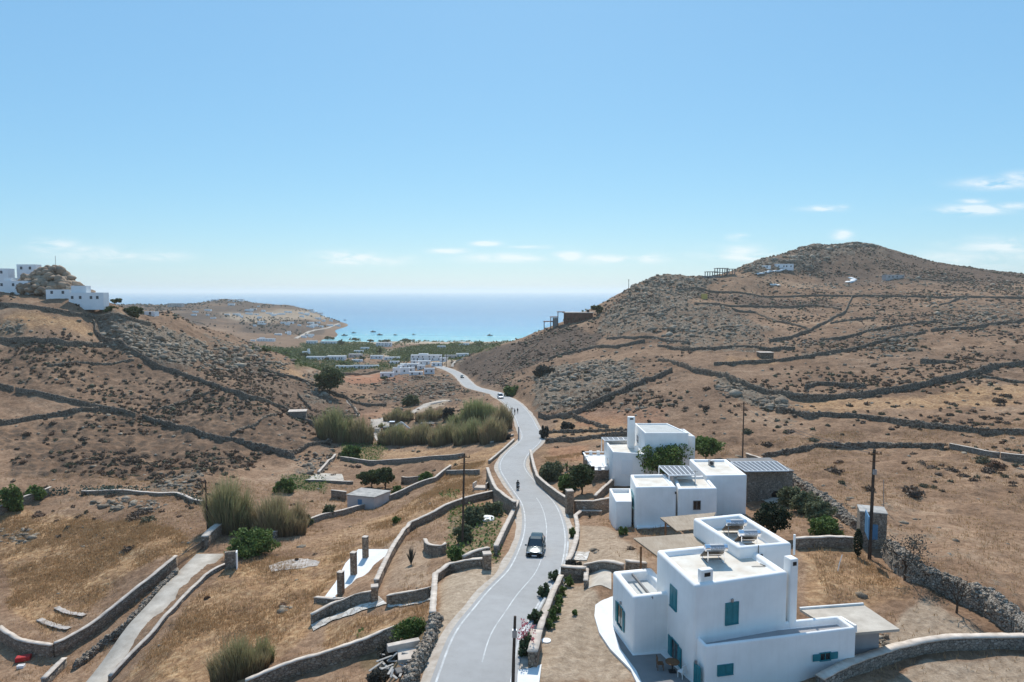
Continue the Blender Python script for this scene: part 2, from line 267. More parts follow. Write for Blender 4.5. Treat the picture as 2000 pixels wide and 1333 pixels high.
# ---------------------------------------------------------------- object helpers
def props(o, label=None, cat=None, group=None, kind=None):
    if label: o['label'] = label; kind = kind or 'thing'
    if cat: o['category'] = cat
    if group: o['group'] = group
    if kind: o['kind'] = kind
    return o
def mesh_np(name, V, Fq, mat, smooth=False):
    """mesh from arrays: Fq is a list of (n,k) index arrays"""
    me = bpy.data.meshes.new(name); V = np.asarray(V, np.float32)
    Fq = [np.asarray(f, np.int32) for f in (Fq if isinstance(Fq, list) else [Fq]) if len(f)]
    me.vertices.add(len(V)); me.vertices.foreach_set('co', V.ravel())
    li = np.concatenate([f.ravel() for f in Fq]); tot = np.concatenate([np.full(len(f), f.shape[1], np.int32) for f in Fq])
    me.loops.add(len(li)); me.loops.foreach_set('vertex_index', li)
    me.polygons.add(len(tot)); st = np.r_[0, np.cumsum(tot)[:-1]].astype(np.int32)
    me.polygons.foreach_set('loop_start', st)
    me.update(calc_edges=True); me.validate()
    if smooth: me.polygons.foreach_set('use_smooth', np.ones(len(me.polygons), bool))
    if mat: me.materials.append(mat)
    return me
def link(name, me, parent=None, loc=None):
    o = bpy.data.objects.new(name, me); COL.objects.link(o)
    if parent: o.parent = parent
    if loc is not None: o.location = loc
    return o
class MB:
    """collects faces of ONE part"""
    def __init__(s): s.v = []; s.f = []
    def quad(s, a, b, c, d): k = len(s.v); s.v += [a, b, c, d]; s.f.append((k, k+1, k+2, k+3)); return s
    def box(s, c, d, rz=0, ax=None):
        """centre c, size d, turned by rz"""
        k = len(s.v); cr, sr = cos(rz), sin(rz)
        for z in (-.5, .5):
            for x, y in ((-.5,-.5),(.5,-.5),(.5,.5),(-.5,.5)):
                X = x*d[0]; Y = y*d[1]; s.v.append((c[0]+X*cr-Y*sr, c[1]+X*sr+Y*cr, c[2]+z*d[2]))
        s.f += [(k,k+3,k+2,k+1),(k+4,k+5,k+6,k+7),(k,k+1,k+5,k+4),(k+1,k+2,k+6,k+5),(k+2,k+3,k+7,k+6),(k+3,k,k+4,k+7)]; return s
    def prism(s, P, z0, z1):
        """upright prism over polygon P; z may be lists"""
        n = len(P); k = len(s.v); a = z0 if hasattr(z0, '__len__') else [z0]*n; b = z1 if hasattr(z1, '__len__') else [z1]*n
        ar = sum(P[i-1][0]*P[i][1]-P[i][0]*P[i-1][1] for i in range(n))
        idx = list(range(n)) if ar > 0 else list(range(n))[::-1]
        s.v += [(P[i][0], P[i][1], a[i]) for i in idx] + [(P[i][0], P[i][1], b[i]) for i in idx]
        s.f.append(tuple(k+i for i in range(n))[::-1]); s.f.append(tuple(k+n+i for i in range(n)))
        for i in range(n): j = (i+1) % n; s.f.append((k+i, k+j, k+n+j, k+n+i))
        return s
    def bar(s, a, b, w, h=None):
        """square bar from a to b"""
        a = np.array(a, float); b = np.array(b, float); h = h or w; d = b-a; L = np.linalg.norm(d); d /= L
        up = np.array([0,0,1.]) if abs(d[2]) < .95 else np.array([1.,0,0]); r = np.cross(d, up); r /= np.linalg.norm(r); u = np.cross(r, d)
        k = len(s.v)
        for p in (a, b):
            for x, y in ((-1,-1),(1,-1),(1,1),(-1,1)): s.v.append(tuple(p + r*x*w/2 + u*y*h/2))
        s.f += [(k,k+1,k+2,k+3),(k+7,k+6,k+5,k+4),(k,k+4,k+5,k+1),(k+1,k+5,k+6,k+2),(k+2,k+6,k+7,k+3),(k+3,k+7,k+4,k)]; return s
    def tube(s, pts, rad, n=8):
        pts = [np.array(q, float) for q in pts]; rad = rad if hasattr(rad, '__len__') else [rad]*len(pts); k = len(s.v)
        for i, q in enumerate(pts):
            d = pts[min(i+1, len(pts)-1)] - pts[max(i-1, 0)]; d /= np.linalg.norm(d)
            up = np.array([0,0,1.]) if abs(d[2]) < .9 else np.array([1.,0,0]); r = np.cross(d, up); r /= np.linalg.norm(r); u = np.cross(r, d)
            for j in range(n): a = 2*pi*j/n; s.v.append(tuple(q + (r*cos(a)+u*sin(a))*rad[i]))
        for i in range(len(pts)-1):
            for j in range(n): a = k+i*n+j; b = k+i*n+(j+1) % n; s.f.append((a, b, b+n, a+n))
        s.f.append(tuple(k+j for j in range(n))[::-1]); s.f.append(tuple(k+(len(pts)-1)*n+j for j in range(n))); return s
    def build(s, name, mat, parent=None, bevel=0, smooth=False, loc=None, seg=2):
        me = bpy.data.meshes.new(name); me.from_pydata([tuple(map(float, q)) for q in s.v], [], s.f); me.materials.append(mat); me.update()
        o = link(name, me, parent, loc)
        if bevel:
            b = bmesh.new(); b.from_mesh(me); bmesh.ops.remove_doubles(b, verts=b.verts, dist=.0005); b.to_mesh(me); b.free()
            m = o.modifiers.new('bevel', 'BEVEL'); m.width = bevel; m.segments = seg; m.limit_method = 'ANGLE'; m.angle_limit = radians(35)
            me.polygons.foreach_set('use_smooth', np.ones(len(me.polygons), bool)) if smooth else None
        elif smooth: me.polygons.foreach_set('use_smooth', np.ones(len(me.polygons), bool))
        return o
def empty(name, loc, label, cat, group=None, rz=0):
    o = bpy.data.objects.new(name, None); COL.objects.link(o); o.location = loc; o.rotation_euler = (0,0,rz); o.empty_display_size = .3
    return props(o, label, cat, group)
def copy_tree(o, parent=None):
    c = o.copy(); COL.objects.link(c)
    if parent: c.parent = parent
    for ch in list(o.children): copy_tree(ch, c)
    return c
# ---------------------------------------------------------------- materials
def M_(name): m = bpy.data.materials.new(name); m.use_nodes = True; return m, m.node_tree, m.node_tree.nodes['Principled BSDF']
def ramp(nt, stops):
    r = N(nt, 'ShaderNodeValToRGB'); el = r.color_ramp.elements
    while len(el) > 1: el.remove(el[-1])
    el[0].position = stops[0][0]; el[0].color = (*stops[0][1], 1)
    for p, c in stops[1:]: x = el.new(p); x.color = (*c, 1)
    return r
def noise(nt, sc, det=5, ro=.55, coord=None, dist=0):
    n_ = N(nt, 'ShaderNodeTexNoise'); n_.inputs['Scale'].default_value = sc; n_.inputs['Detail'].default_value = det; n_.inputs['Roughness'].default_value = ro; n_.inputs['Distortion'].default_value = dist
    if coord is not None: nt.links.new(coord, n_.inputs['Vector'])
    return n_
def mixc(nt, f, a, b, mode='MIX'):
    m = N(nt, 'ShaderNodeMix', data_type='RGBA', blend_type=mode)
    for i, v in ((0, f), (6, a), (7, b)):
        if isinstance(v, (int, float)): m.inputs[i].default_value = v
        elif isinstance(v, tuple): m.inputs[i].default_value = (*v, 1)
        else: nt.links.new(v, m.inputs[i])
    return m.outputs[2]
def mth(nt, op, a, b=None, c=None, clamp=False):
    n_ = N(nt, 'ShaderNodeMath', operation=op); n_.use_clamp = clamp
    for i, v in enumerate((a, b, c)):
        if v is None: continue
        if isinstance(v, (int, float)): n_.inputs[i].default_value = v
        else: nt.links.new(v, n_.inputs[i])
    return n_.outputs[0]
def bump(nt, bs, h, st, d=.1):
    b = N(nt, 'ShaderNodeBump'); b.inputs['Strength'].default_value = st; b.inputs['Distance'].default_value = d; nt.links.new(h, b.inputs['Height']); nt.links.new(b.outputs[0], bs.inputs['Normal'])
def simple(name, c, rough=.85, var=.12, sc=1.5, spec=.25, metal=0, bmp=.0, c2=None):
    m, nt, bs = M_(name); tcn = N(nt, 'ShaderNodeTexCoord')
    n_ = noise(nt, sc, 6, .6, tcn.outputs['Object'])
    c = tuple(c); d = tuple(x*(1-var) for x in c) if c2 is None else c2; e_ = tuple(min(1, x*(1+var)) for x in c)
    r = ramp(nt, [(.3, d), (.7, e_)]); nt.links.new(n_.outputs['Fac'], r.inputs[0]); nt.links.new(r.outputs[0], bs.inputs['Base Color'])
    bs.inputs['Roughness'].default_value = rough; bs.inputs['Specular IOR Level'].default_value = spec; bs.inputs['Metallic'].default_value = metal
    if bmp: n2 = noise(nt, sc*8, 4, .6, tcn.outputs['Object']); bump(nt, bs, n2.outputs['Fac'], bmp, .05)
    return m
def stone(name, cols, sc, gap, bmp=.8, zs=1.0, mottle=.5, var=.25):
    """fitted stones: voronoi cells with joints"""
    m, nt, bs = M_(name); tcn = N(nt, 'ShaderNodeTexCoord'); mp_ = N(nt, 'ShaderNodeMapping'); mp_.inputs['Scale'].default_value = (1, 1, zs); nt.links.new(tcn.outputs['Object'], mp_.inputs[0])
    v = N(nt, 'ShaderNodeTexVoronoi'); v.inputs['Scale'].default_value = sc; nt.links.new(mp_.outputs[0], v.inputs['Vector'])
    v2 = N(nt, 'ShaderNodeTexVoronoi', feature='DISTANCE_TO_EDGE'); v2.inputs['Scale'].default_value = sc; nt.links.new(mp_.outputs[0], v2.inputs['Vector'])
    sp = N(nt, 'ShaderNodeSeparateColor'); nt.links.new(v.outputs['Color'], sp.inputs[0])
    k = len(cols); r = ramp(nt, [(i/(k-1), cc) for i, cc in enumerate(cols)]); nt.links.new(sp.outputs[0], r.inputs[0])
    nz_ = noise(nt, .5, 5, .6, tcn.outputs['Object']); big = ramp(nt, [(.3, (1-var,)*3), (.7, (1+var,)*3)]); nt.links.new(nz_.outputs['Fac'], big.inputs[0])
    cc = mixc(nt, mottle, r.outputs[0], big.outputs[0], 'MULTIPLY')
    jt = ramp(nt, [(.0, (0,0,0)), (.09, (1,1,1))]); nt.links.new(v2.outputs['Distance'], jt.inputs[0])
    cc = mixc(nt, jt.outputs[0], gap, cc); nt.links.new(cc, bs.inputs['Base Color'])
    bs.inputs['Roughness'].default_value = .95; bs.inputs['Specular IOR Level'].default_value = .15
    bump(nt, bs, jt.outputs[0], bmp, .06); return m
MAT = {}
MAT['white'] = simple('whitewash', (.90,.875,.835), .8, .05, .45, .2, bmp=.12)
nt = MAT['white'].node_tree; bs = nt.nodes['Principled BSDF']; tcn = N(nt, 'ShaderNodeTexCoord'); mp_ = N(nt, 'ShaderNodeMapping'); mp_.inputs['Scale'].default_value = (2.2, 2.2, .12); nt.links.new(tcn.outputs['Object'], mp_.inputs[0])
n_ = noise(nt, 1.3, 6, .65, mp_.outputs[0]); r = ramp(nt, [(.36,(.86,.845,.82)),(.5,(1,1,1))]); nt.links.new(n_.outputs['Fac'], r.inputs[0]); n3 = noise(nt, .35, 4, .6, tcn.outputs['Object']); r3 = ramp(nt, [(.35,(.93,.925,.92)),(.6,(1,1,1))]); nt.links.new(n3.outputs['Fac'], r3.inputs[0])
old = bs.inputs['Base Color'].links[0].from_socket; nt.links.new(mixc(nt, 1, mixc(nt, .22, old, r.outputs[0], 'MULTIPLY'), r3.outputs[0], 'MULTIPLY'), bs.inputs['Base Color'])
MAT['white2'] = simple('whitewash_far', (.84,.84,.83), .85, .05, .3, .1)
MAT['roof'] = simple('roof_screed', (.70,.66,.58), .9, .10, .8, .1, c2=(.60,.52,.42))
MAT['roofg'] = simple('roof_screed_grey', (.50,.50,.47), .9, .10, .8, .1)
MAT['teal'] = simple('teal_paint', (.018,.19,.22), .45, .15, 3, .4)
MAT['bluep'] = simple('blue_paint', (.09,.22,.36), .5, .1, 3, .3)
MAT['glass'] = simple('dark_glass', (.012,.016,.018), .08, .1, 1, .6)
MAT['wood'] = simple('weathered_wood', (.16,.085,.045), .85, .35, 4, .15, bmp=.2)
MAT['pole'] = simple('tarred_pole', (.085,.062,.048), .9, .3, 4, .1)
MAT['metal'] = simple('grey_metal', (.32,.33,.34), .4, .1, 3, .5, .6)
MAT['dmetal'] = simple('dark_metal', (.03,.032,.035), .5, .1, 3, .4, .3)
MAT['chrome'] = simple('bright_metal', (.8,.8,.82), .18, .05, 3, .5, 1)
MAT['blackp'] = simple('black_plastic', (.012,.012,.013), .5, .1, 3, .3)
MAT['rubber'] = simple('rubber', (.015,.015,.015), .8, .1, 3, .2)
MAT['concrete'] = simple('pale_concrete', (.54,.48,.40), .92, .12, .7, .1, bmp=.25, c2=(.40,.345,.28))
MAT['slabw'] = simple('white_terrace', (.78,.77,.74), .85, .06, .7, .15, c2=(.66,.65,.62))
MAT['greyc'] = simple('render_grey', (.36,.34,.33), .9, .1, .8, .1)
MAT['hutroof'] = simple('hut_roof', (.42,.39,.35), .95, .3, .7, .1, c2=(.25,.24,.22))
MAT['brick'] = simple('raw_brick', (.17,.085,.06), .9, .3, .6, .1)
MAT['rawc'] = simple('raw_concrete', (.23,.22,.21), .9, .15, .5, .1)
MAT['coping'] = simple('lime_coping', (.60,.52,.44), .9, .14, 1.2, .1, c2=(.42,.35,.285))
MAT['dry'] = stone('dry_stone', [(.19,.145,.105),(.28,.22,.165),(.13,.10,.075),(.34,.27,.20),(.21,.165,.12)], 2.3, (.05,.038,.028), .9)
MAT['dryl'] = stone('dry_stone_pale', [(.30,.25,.20),(.38,.32,.25),(.22,.175,.135),(.42,.36,.29),(.27,.215,.165)], 5, (.04,.03,.022), 1.0)
MAT['mason'] = stone('masonry', [(.27,.19,.13),(.36,.26,.18),(.20,.14,.10),(.42,.32,.24),(.26,.19,.14)], 3.2, (.12,.09,.065), .8, 1.5)
MAT['masong'] = stone('masonry_grey', [(.27,.22,.175),(.34,.28,.22),(.20,.165,.13),(.40,.34,.28)], 3.4, (.11,.085,.065), .8, 1.5)
MAT['flag'] = stone('flagstone', [(.55,.50,.43),(.65,.60,.53),(.45,.40,.34),(.70,.66,.6)], 1.6, (.30,.25,.20), .3)
MAT['red'] = simple('red_plastic', (.45,.03,.03), .6, .15, 3, .3)
MAT['paintw'] = simple('white_lacquer', (.75,.76,.77), .35, .04, 3, .5)
MAT['amber'] = simple('amber', (.55,.42,.12), .6, .1, 3, .3)
def reedmat(name, c, c2, c3):
    m, nt, bs = M_(name); tcn = N(nt, 'ShaderNodeTexCoord'); w = N(nt, 'ShaderNodeTexNoise'); mp_ = N(nt, 'ShaderNodeMapping'); mp_.inputs['Scale'].default_value = (9, .5, 1)
    nt.links.new(tcn.outputs['Object'], mp_.inputs[0]); nt.links.new(mp_.outputs[0], w.inputs['Vector']); w.inputs['Scale'].default_value = 2
    n2 = noise(nt, .8, 5, .6, tcn.outputs['Object']); r = ramp(nt, [(.3, c), (.5, c2), (.7, c3)]); s_ = mth(nt, 'ADD', mth(nt, 'MULTIPLY', w.outputs['Fac'], .5), mth(nt, 'MULTIPLY', n2.outputs['Fac'], .5)); nt.links.new(s_, r.inputs[0])
    nt.links.new(r.outputs[0], bs.inputs['Base Color']); bs.inputs['Roughness'].default_value = .95; bump(nt, bs, w.outputs['Fac'], .6, .05); return m
MAT['canopy'] = reedmat('reed_canopy', (.25,.19,.13), (.36,.28,.20), (.46,.38,.29))
def foliage(name, a, b, c=None, trans=.25):
    m, nt, bs = M_(name); gi = N(nt, 'ShaderNodeNewGeometry'); tcn = N(nt, 'ShaderNodeTexCoord'); n_ = noise(nt, .9, 3, .5, tcn.outputs['Object'])
    s_ = mth(nt, 'ADD', mth(nt, 'MULTIPLY', gi.outputs['Random Per Island'], .55), mth(nt, 'MULTIPLY', n_.outputs['Fac'], .5)); r = ramp(nt, [(.2, a), (.55, b), (.9, c or b)]); nt.links.new(s_, r.inputs[0])
    nt.links.new(r.outputs[0], bs.inputs['Base Color']); bs.inputs['Roughness'].default_value = .7; bs.inputs['Specular IOR Level'].default_value = .2
    tr = N(nt, 'ShaderNodeBsdfTranslucent'); nt.links.new(r.outputs[0], tr.inputs[0]); ms = N(nt, 'ShaderNodeMixShader'); ms.inputs[0].default_value = trans
    nt.links.new(bs.outputs[0], ms.inputs[1]); nt.links.new(tr.outputs[0], ms.inputs[2]); nt.links.new(ms.outputs[0], nt.nodes['Material Output'].inputs[0]); return m
MAT['leafd'] = foliage('leaf_dark', (.035,.056,.022), (.075,.10,.04), (.14,.155,.065))
MAT['leafg'] = foliage('leaf_green', (.055,.095,.025), (.12,.18,.045), (.20,.25,.08))
MAT['leafo'] = foliage('leaf_olive', (.085,.10,.048), (.15,.165,.085), (.23,.24,.14))
MAT['leafcy'] = foliage('leaf_cypress', (.012,.022,.012), (.028,.042,.02), (.05,.065,.03))
MAT['leafgrey'] = foliage('leaf_grey', (.05,.05,.043), (.08,.078,.065), (.12,.12,.10))
MAT['cactus'] = foliage('cactus', (.035,.06,.05), (.075,.11,.085), (.13,.17,.13), .1)
MAT['olean'] = foliage('oleander', (.04,.065,.03), (.085,.12,.055), (.15,.17,.08))
MAT['pink'] = foliage('blossom', (.45,.12,.15), (.6,.2,.22), (.7,.3,.3))
MAT['twig'] = foliage('twigs', (.045,.030,.022), (.085,.058,.040), (.14,.10,.07), .1)
MAT['scrub'] = foliage('scrub', (.075,.050,.036), (.125,.088,.064), (.17,.13,.09), .15)
MAT['scrubr'] = foliage('scrub_red', (.10,.055,.034), (.155,.088,.054), (.21,.13,.08), .15)
MAT['scrubg'] = foliage('scrub_green', (.07,.068,.040), (.115,.11,.066), (.16,.15,.095), .15)
MAT['dgrass'] = foliage('dry_grass', (.28,.165,.08), (.43,.275,.14), (.56,.40,.235), .3)
MAT['vine'] = foliage('vine', (.06,.085,.025), (.10,.135,.045), (.16,.18,.07), .2)
def reedcol():
    m, nt, bs = M_('reeds'); at = N(nt, 'ShaderNodeAttribute', attribute_name='rc'); nt.links.new(at.outputs['Color'], bs.inputs['Base Color']); bs.inputs['Roughness'].default_value = .7
    tr = N(nt, 'ShaderNodeBsdfTranslucent'); nt.links.new(at.outputs['Color'], tr.inputs[0]); ms = N(nt, 'ShaderNodeMixShader'); ms.inputs[0].default_value = .3
    nt.links.new(bs.outputs[0], ms.inputs[1]); nt.links.new(tr.outputs[0], ms.inputs[2]); nt.links.new(ms.outputs[0], nt.nodes['Material Output'].inputs[0]); return m
MAT['reed'] = reedcol()
# ground
gm, nt, bs = M_('ground'); tcn = N(nt, 'ShaderNodeTexCoord'); O = tcn.outputs['Object']
aA = N(nt, 'ShaderNodeAttribute', attribute_name='coverA'); aB = N(nt, 'ShaderNodeAttribute', attribute_name='coverB'); aC = N(nt, 'ShaderNodeAttribute', attribute_name='coverC')
sA = N(nt, 'ShaderNodeSeparateColor'); nt.links.new(aA.outputs['Color'], sA.inputs[0]); sB = N(nt, 'ShaderNodeSeparateColor'); nt.links.new(aB.outputs['Color'], sB.inputs[0]); sC = N(nt, 'ShaderNodeSeparateColor'); nt.links.new(aC.outputs['Color'], sC.inputs[0])
rock, green, scrubm = sA.outputs; gold, pale, dark = sB.outputs; terra, fine, _u = sC.outputs
nb = noise(nt, .035, 6, .6, O); nm = noise(nt, .25, 6, .62, O); nf = noise(nt, 1.6, 6, .68, O); nh = noise(nt, 7, 5, .7, O); nmid = noise(nt, .8, 5, .65, O, .5)
base = ramp(nt, [(.34,(.115,.068,.042)),(.44,(.198,.120,.073)),(.53,(.29,.182,.112)),(.62,(.39,.265,.172))])
nt.links.new(mth(nt, 'ADD', mth(nt, 'MULTIPLY', nb.outputs['Fac'], .4), mth(nt, 'ADD', mth(nt, 'MULTIPLY', nm.outputs['Fac'], .35), mth(nt, 'MULTIPLY', nf.outputs['Fac'], .25))), base.inputs[0])
c = base.outputs[0]
goldr = ramp(nt, [(.34,(.21,.112,.056)),(.5,(.40,.235,.115)),(.64,(.55,.38,.21))]); nt.links.new(mth(nt, 'ADD', mth(nt, 'MULTIPLY', nmid.outputs['Fac'], .5), mth(nt, 'MULTIPLY', nf.outputs['Fac'], .5)), goldr.inputs[0])
c = mixc(nt, mth(nt, 'MULTIPLY', gold, mth(nt, 'MULTIPLY_ADD', nm.outputs['Fac'], 2.4, -.55, True), clamp=True), c, goldr.outputs[0])
c = mixc(nt, mth(nt, 'MULTIPLY', terra, .9), c, (.42,.19,.105))
darkr = ramp(nt, [(.35,(.065,.047,.037)),(.5,(.10,.073,.057)),(.68,(.20,.14,.10))]); nt.links.new(nf.outputs['Fac'], darkr.inputs[0])
c = mixc(nt, mth(nt, 'MULTIPLY', dark, mth(nt, 'MULTIPLY_ADD', nm.outputs['Fac'], 1.5, .25, True)), c, darkr.outputs[0])
# low scrub as dark tufts, denser where the mask is high
vo = N(nt, 'ShaderNodeTexVoronoi'); vo.inputs['Scale'].default_value = .55; nt.links.new(O, vo.inputs['Vector'])
thr = mth(nt, 'MULTIPLY_ADD', scrubm, .42, -.02); tuft = mth(nt, 'SUBTRACT', thr, mth(nt, 'MULTIPLY', vo.outputs['Distance'], .55)); tuft = mth(nt, 'ADD', tuft, mth(nt, 'MULTIPLY_ADD', nf.outputs['Fac'], 1.0, -.5)); tuft = mth(nt, 'MULTIPLY', tuft, 4, clamp=True)
scr = ramp(nt, [(.35,(.065,.045,.034)),(.65,(.13,.095,.068))]); nt.links.new(nh.outputs['Fac'], scr.inputs[0])
c = mixc(nt, mth(nt, 'MULTIPLY', tuft, .85), c, scr.outputs[0])
rk = ramp(nt, [(.3,(.09,.072,.055)),(.48,(.18,.145,.108)),(.62,(.29,.24,.18)),(.75,(.42,.365,.29))]); nt.links.new(mth(nt, 'ADD', mth(nt, 'MULTIPLY', nmid.outputs['Fac'], .6), mth(nt, 'MULTIPLY', nh.outputs['Fac'], .4)), rk.inputs[0])
rkm = mth(nt, 'MULTIPLY', mth(nt, 'SUBTRACT', mth(nt, 'MULTIPLY_ADD', nm.outputs['Fac'], 1.1, mth(nt, 'MULTIPLY', nf.outputs['Fac'], .8)), mth(nt, 'MULTIPLY_ADD', rock, -.50, 1.24)), 5, clamp=True)
c = mixc(nt, mth(nt, 'MULTIPLY', rkm, .9), c, rk.outputs[0])
grr = ramp(nt, [(.35,(.055,.070,.025)),(.6,(.10,.115,.045)),(.75,(.19,.18,.09))]); nt.links.new(nm.outputs['Fac'], grr.inputs[0])
c = mixc(nt, green, c, grr.outputs[0])
palr = ramp(nt, [(.3,(.36,.275,.19)),(.7,(.47,.38,.28))]); nt.links.new(nf.outputs['Fac'], palr.inputs[0])
c = mixc(nt, pale, c, palr.outputs[0])
fin = ramp(nt, [(.34,(.62,.61,.60)),(.5,(.98,.98,.98)),(.66,(1.32,1.33,1.34))]); nt.links.new(mth(nt,'ADD',mth(nt,'MULTIPLY',nh.outputs['Fac'],.5),mth(nt,'MULTIPLY',nf.outputs['Fac'],.5)), fin.inputs[0]); c = mixc(nt, .85, c, fin.outputs[0], 'MULTIPLY')
nt.links.new(c, bs.inputs['Base Color']); bs.inputs['Roughness'].default_value = .97; bs.inputs['Specular IOR Level'].default_value = .08
hsum = mth(nt, 'ADD', mth(nt, 'MULTIPLY', nf.outputs['Fac'], .6), mth(nt, 'MULTIPLY', nh.outputs['Fac'], .25)); hsum = mth(nt, 'ADD', hsum, mth(nt, 'MULTIPLY', mth(nt, 'ADD', rkm, tuft), .35))
bump(nt, bs, hsum, .75, .35); MAT['ground'] = gm
# asphalt
am, nt, bs = M_('asphalt'); tcn = N(nt, 'ShaderNodeTexCoord'); n1 = noise(nt, .12, 5, .6, tcn.outputs['Object']); n2 = noise(nt, 30, 3, .6, tcn.outputs['Object']); n3 = noise(nt, 1.1, 5, .6, tcn.outputs['Object'])
r = ramp(nt, [(.35,(.285,.278,.265)),(.5,(.325,.318,.305)),(.65,(.36,.352,.34))]); nt.links.new(mth(nt, 'ADD', mth(nt, 'MULTIPLY', n1.outputs['Fac'], .6), mth(nt, 'MULTIPLY', n3.outputs['Fac'], .4)), r.inputs[0])
f2 = ramp(nt, [(.3,(.9,.9,.9)),(.7,(1.1,1.1,1.1))]); nt.links.new(n2.outputs['Fac'], f2.inputs[0]); nt.links.new(mixc(nt, 1, r.outputs[0], f2.outputs[0], 'MULTIPLY'), bs.inputs['Base Color']); bs.inputs['Roughness'].default_value = .8; bs.inputs['Specular IOR Level'].default_value = .25; MAT['asphalt'] = am
MAT['ash'] = simple('ash_patch', (.46,.42,.38), .95, .2, 1.2, .1, c2=(.30,.24,.19))
MAT['line'] = simple('road_paint', (.56,.56,.54), .8, .15, 1.2, .2, c2=(.36,.36,.355))
MAT['verge'] = simple('verge_dust', (.48,.43,.37), .95, .12, 1.5, .1, c2=(.36,.30,.24))
# water
wm_, nt, bs = M_('sea_water'); tcn = N(nt, 'ShaderNodeTexCoord'); O = tcn.outputs['Object']; sp = N(nt, 'ShaderNodeSeparateXYZ'); nt.links.new(O, sp.inputs[0])
nw = noise(nt, .004, 4, .55, O); yy = mth(nt, 'ADD', sp.outputs[1], mth(nt, 'MULTIPLY_ADD', nw.outputs['Fac'], 260, -130))
shore = mth(nt, 'DIVIDE', mth(nt, 'SUBTRACT', yy, 1000), 1400)
wr_ = ramp(nt, [(.0,(.16,.42,.43)),(.08,(.08,.36,.43)),(.18,(.055,.29,.42)),(.36,(.05,.23,.40)),(.8,(.045,.18,.34)),(1,(.04,.16,.32))]); nt.links.new(shore, wr_.inputs[0])
mpw = N(nt, 'ShaderNodeMapping'); mpw.inputs['Scale'].default_value = (.0016, .011, 1); nt.links.new(O, mpw.inputs[0]); nst = noise(nt, 1, 5, .6, mpw.outputs[0])
streak = mth(nt, 'MULTIPLY_ADD', nst.outputs['Fac'], 6, -3.3, clamp=True); wc = mixc(nt, mth(nt, 'MULTIPLY', streak, .35), wr_.outputs[0], (.22,.36,.42))
nt.links.new(wc, bs.inputs['Base Color']); bs.inputs['Roughness'].default_value = .22; bs.inputs['IOR'].default_value = 1.33
nw2 = noise(nt, .35, 4, .6, O); nw3 = noise(nt, .05, 3, .6, O); bump(nt, bs, mth(nt, 'ADD', nw2.outputs['Fac'], mth(nt, 'MULTIPLY', nw3.outputs['Fac'], 2)), .9, 1.2); MAT['sea'] = wm_
# ---------------------------------------------------------------- ground, sea, road
nr, nc = GX.shape
V = np.stack([GX, GY, HC], -1).reshape(-1, 3)
ii = (np.arange(nr-1)[:,None]*nc + np.arange(nc-1)[None,:]).ravel()
Q = np.stack([ii, ii+1, ii+nc+1, ii+nc], 1)
gme = mesh_np('ground', V, Q, MAT['ground'], True)
def cattr(me, name, a, b, c): at = me.color_attributes.new(name, 'FLOAT_COLOR', 'POINT'); at.data.foreach_set('color', np.stack([a.ravel(), b.ravel(), c.ravel(), np.ones(a.size)], 1).astype(np.float32).ravel())
cattr(gme, 'coverA', M_rock, M_green, M_scrub*(1-M_gold*.7)); cattr(gme, 'coverB', M_gold, M_pale, M_dark); cattr(gme, 'coverC', M_terra, M_pale*0, M_pale*0)
ground = props(link('ground', gme), kind='structure')
bk = MB(); bk.quad((-3000,-3000,40),(3000,-3000,40),(3000,4,40),(-3000,4,40)); props(bk.build('terrain', MAT['ground']), kind='structure')
sv = MB(); sv.quad((-42000,560,0),(42000,560,0),(42000,42000,0),(-42000,42000,0)); props(sv.build('sea', MAT['sea']), kind='structure')
def ribbon(name, P, Nn, offs, zoff, mat, parent=None):
    k = len(P); m = len(offs); V = np.zeros((k, m, 3))
    for j, o in enumerate(offs): V[:,j,:2] = P[:,:2] + Nn*(o if np.isscalar(o) else np.asarray(o)[:,None]); V[:,j,2] = P[:,2] + (zoff if np.isscalar(zoff) else zoff[j])
    i = (np.arange(k-1)[:,None]*m + np.arange(m-1)[None]).ravel(); Q = np.stack([i, i+1, i+m+1, i+m], 1)
    return link(name, mesh_np(name, V.reshape(-1,3), Q, mat, True), parent)
K = len(ROAD); s_ = np.linspace(0, 1, K); 
wob = fbm(np.arange(K)*1.0, np.zeros(K), 9, 2, 91)
road = props(ribbon('road', ROAD, RN, [-2.95, -1.5, 0, 1.5, 2.95], [-.04,.03,.06,.03,-.04], MAT['asphalt']), kind='structure')
verge = props(ribbon('roadside', ROAD, RN, [-3.7+.5*wob, -2.5, 2.5, 3.7+.5*wob[::-1]], [-.10,-.07,-.07,-.10], MAT['verge']), kind='structure')
cut = slice(0, K)
ribbon('edge_line', ROAD, RN, [-2.62, -2.46], [-.016,-.008], MAT['line'], road); ribbon('edge_line', ROAD, RN, [2.46, 2.62], [-.008,-.016], MAT['line'], road)
kk = slice(30, 90); ribbon('centre_line', ROAD[kk], RN[kk], [.22, .32], [.064,.062], MAT['line'], road)
# ---------------------------------------------------------------- haze: one box of thin air round everything
hb = MB(); hb.box((0, 20500, 64), (90000, 45400, 140))
hm = bpy.data.materials.new('haze'); hm.use_nodes = True; nt = hm.node_tree; nt.nodes.clear(); ho = N(nt, 'ShaderNodeOutputMaterial'); pv = N(nt, 'ShaderNodeVolumePrincipled')
pv.inputs['Color'].default_value = (.92, .93, .87, 1); pv.inputs['Density'].default_value = 8.5e-5; pv.inputs['Anisotropy'].default_value = .35; nt.links.new(pv.outputs[0], ho.inputs['Volume'])
haze = props(hb.build('haze', hm), kind='stuff')
SC.cycles.volume_bounces = 1
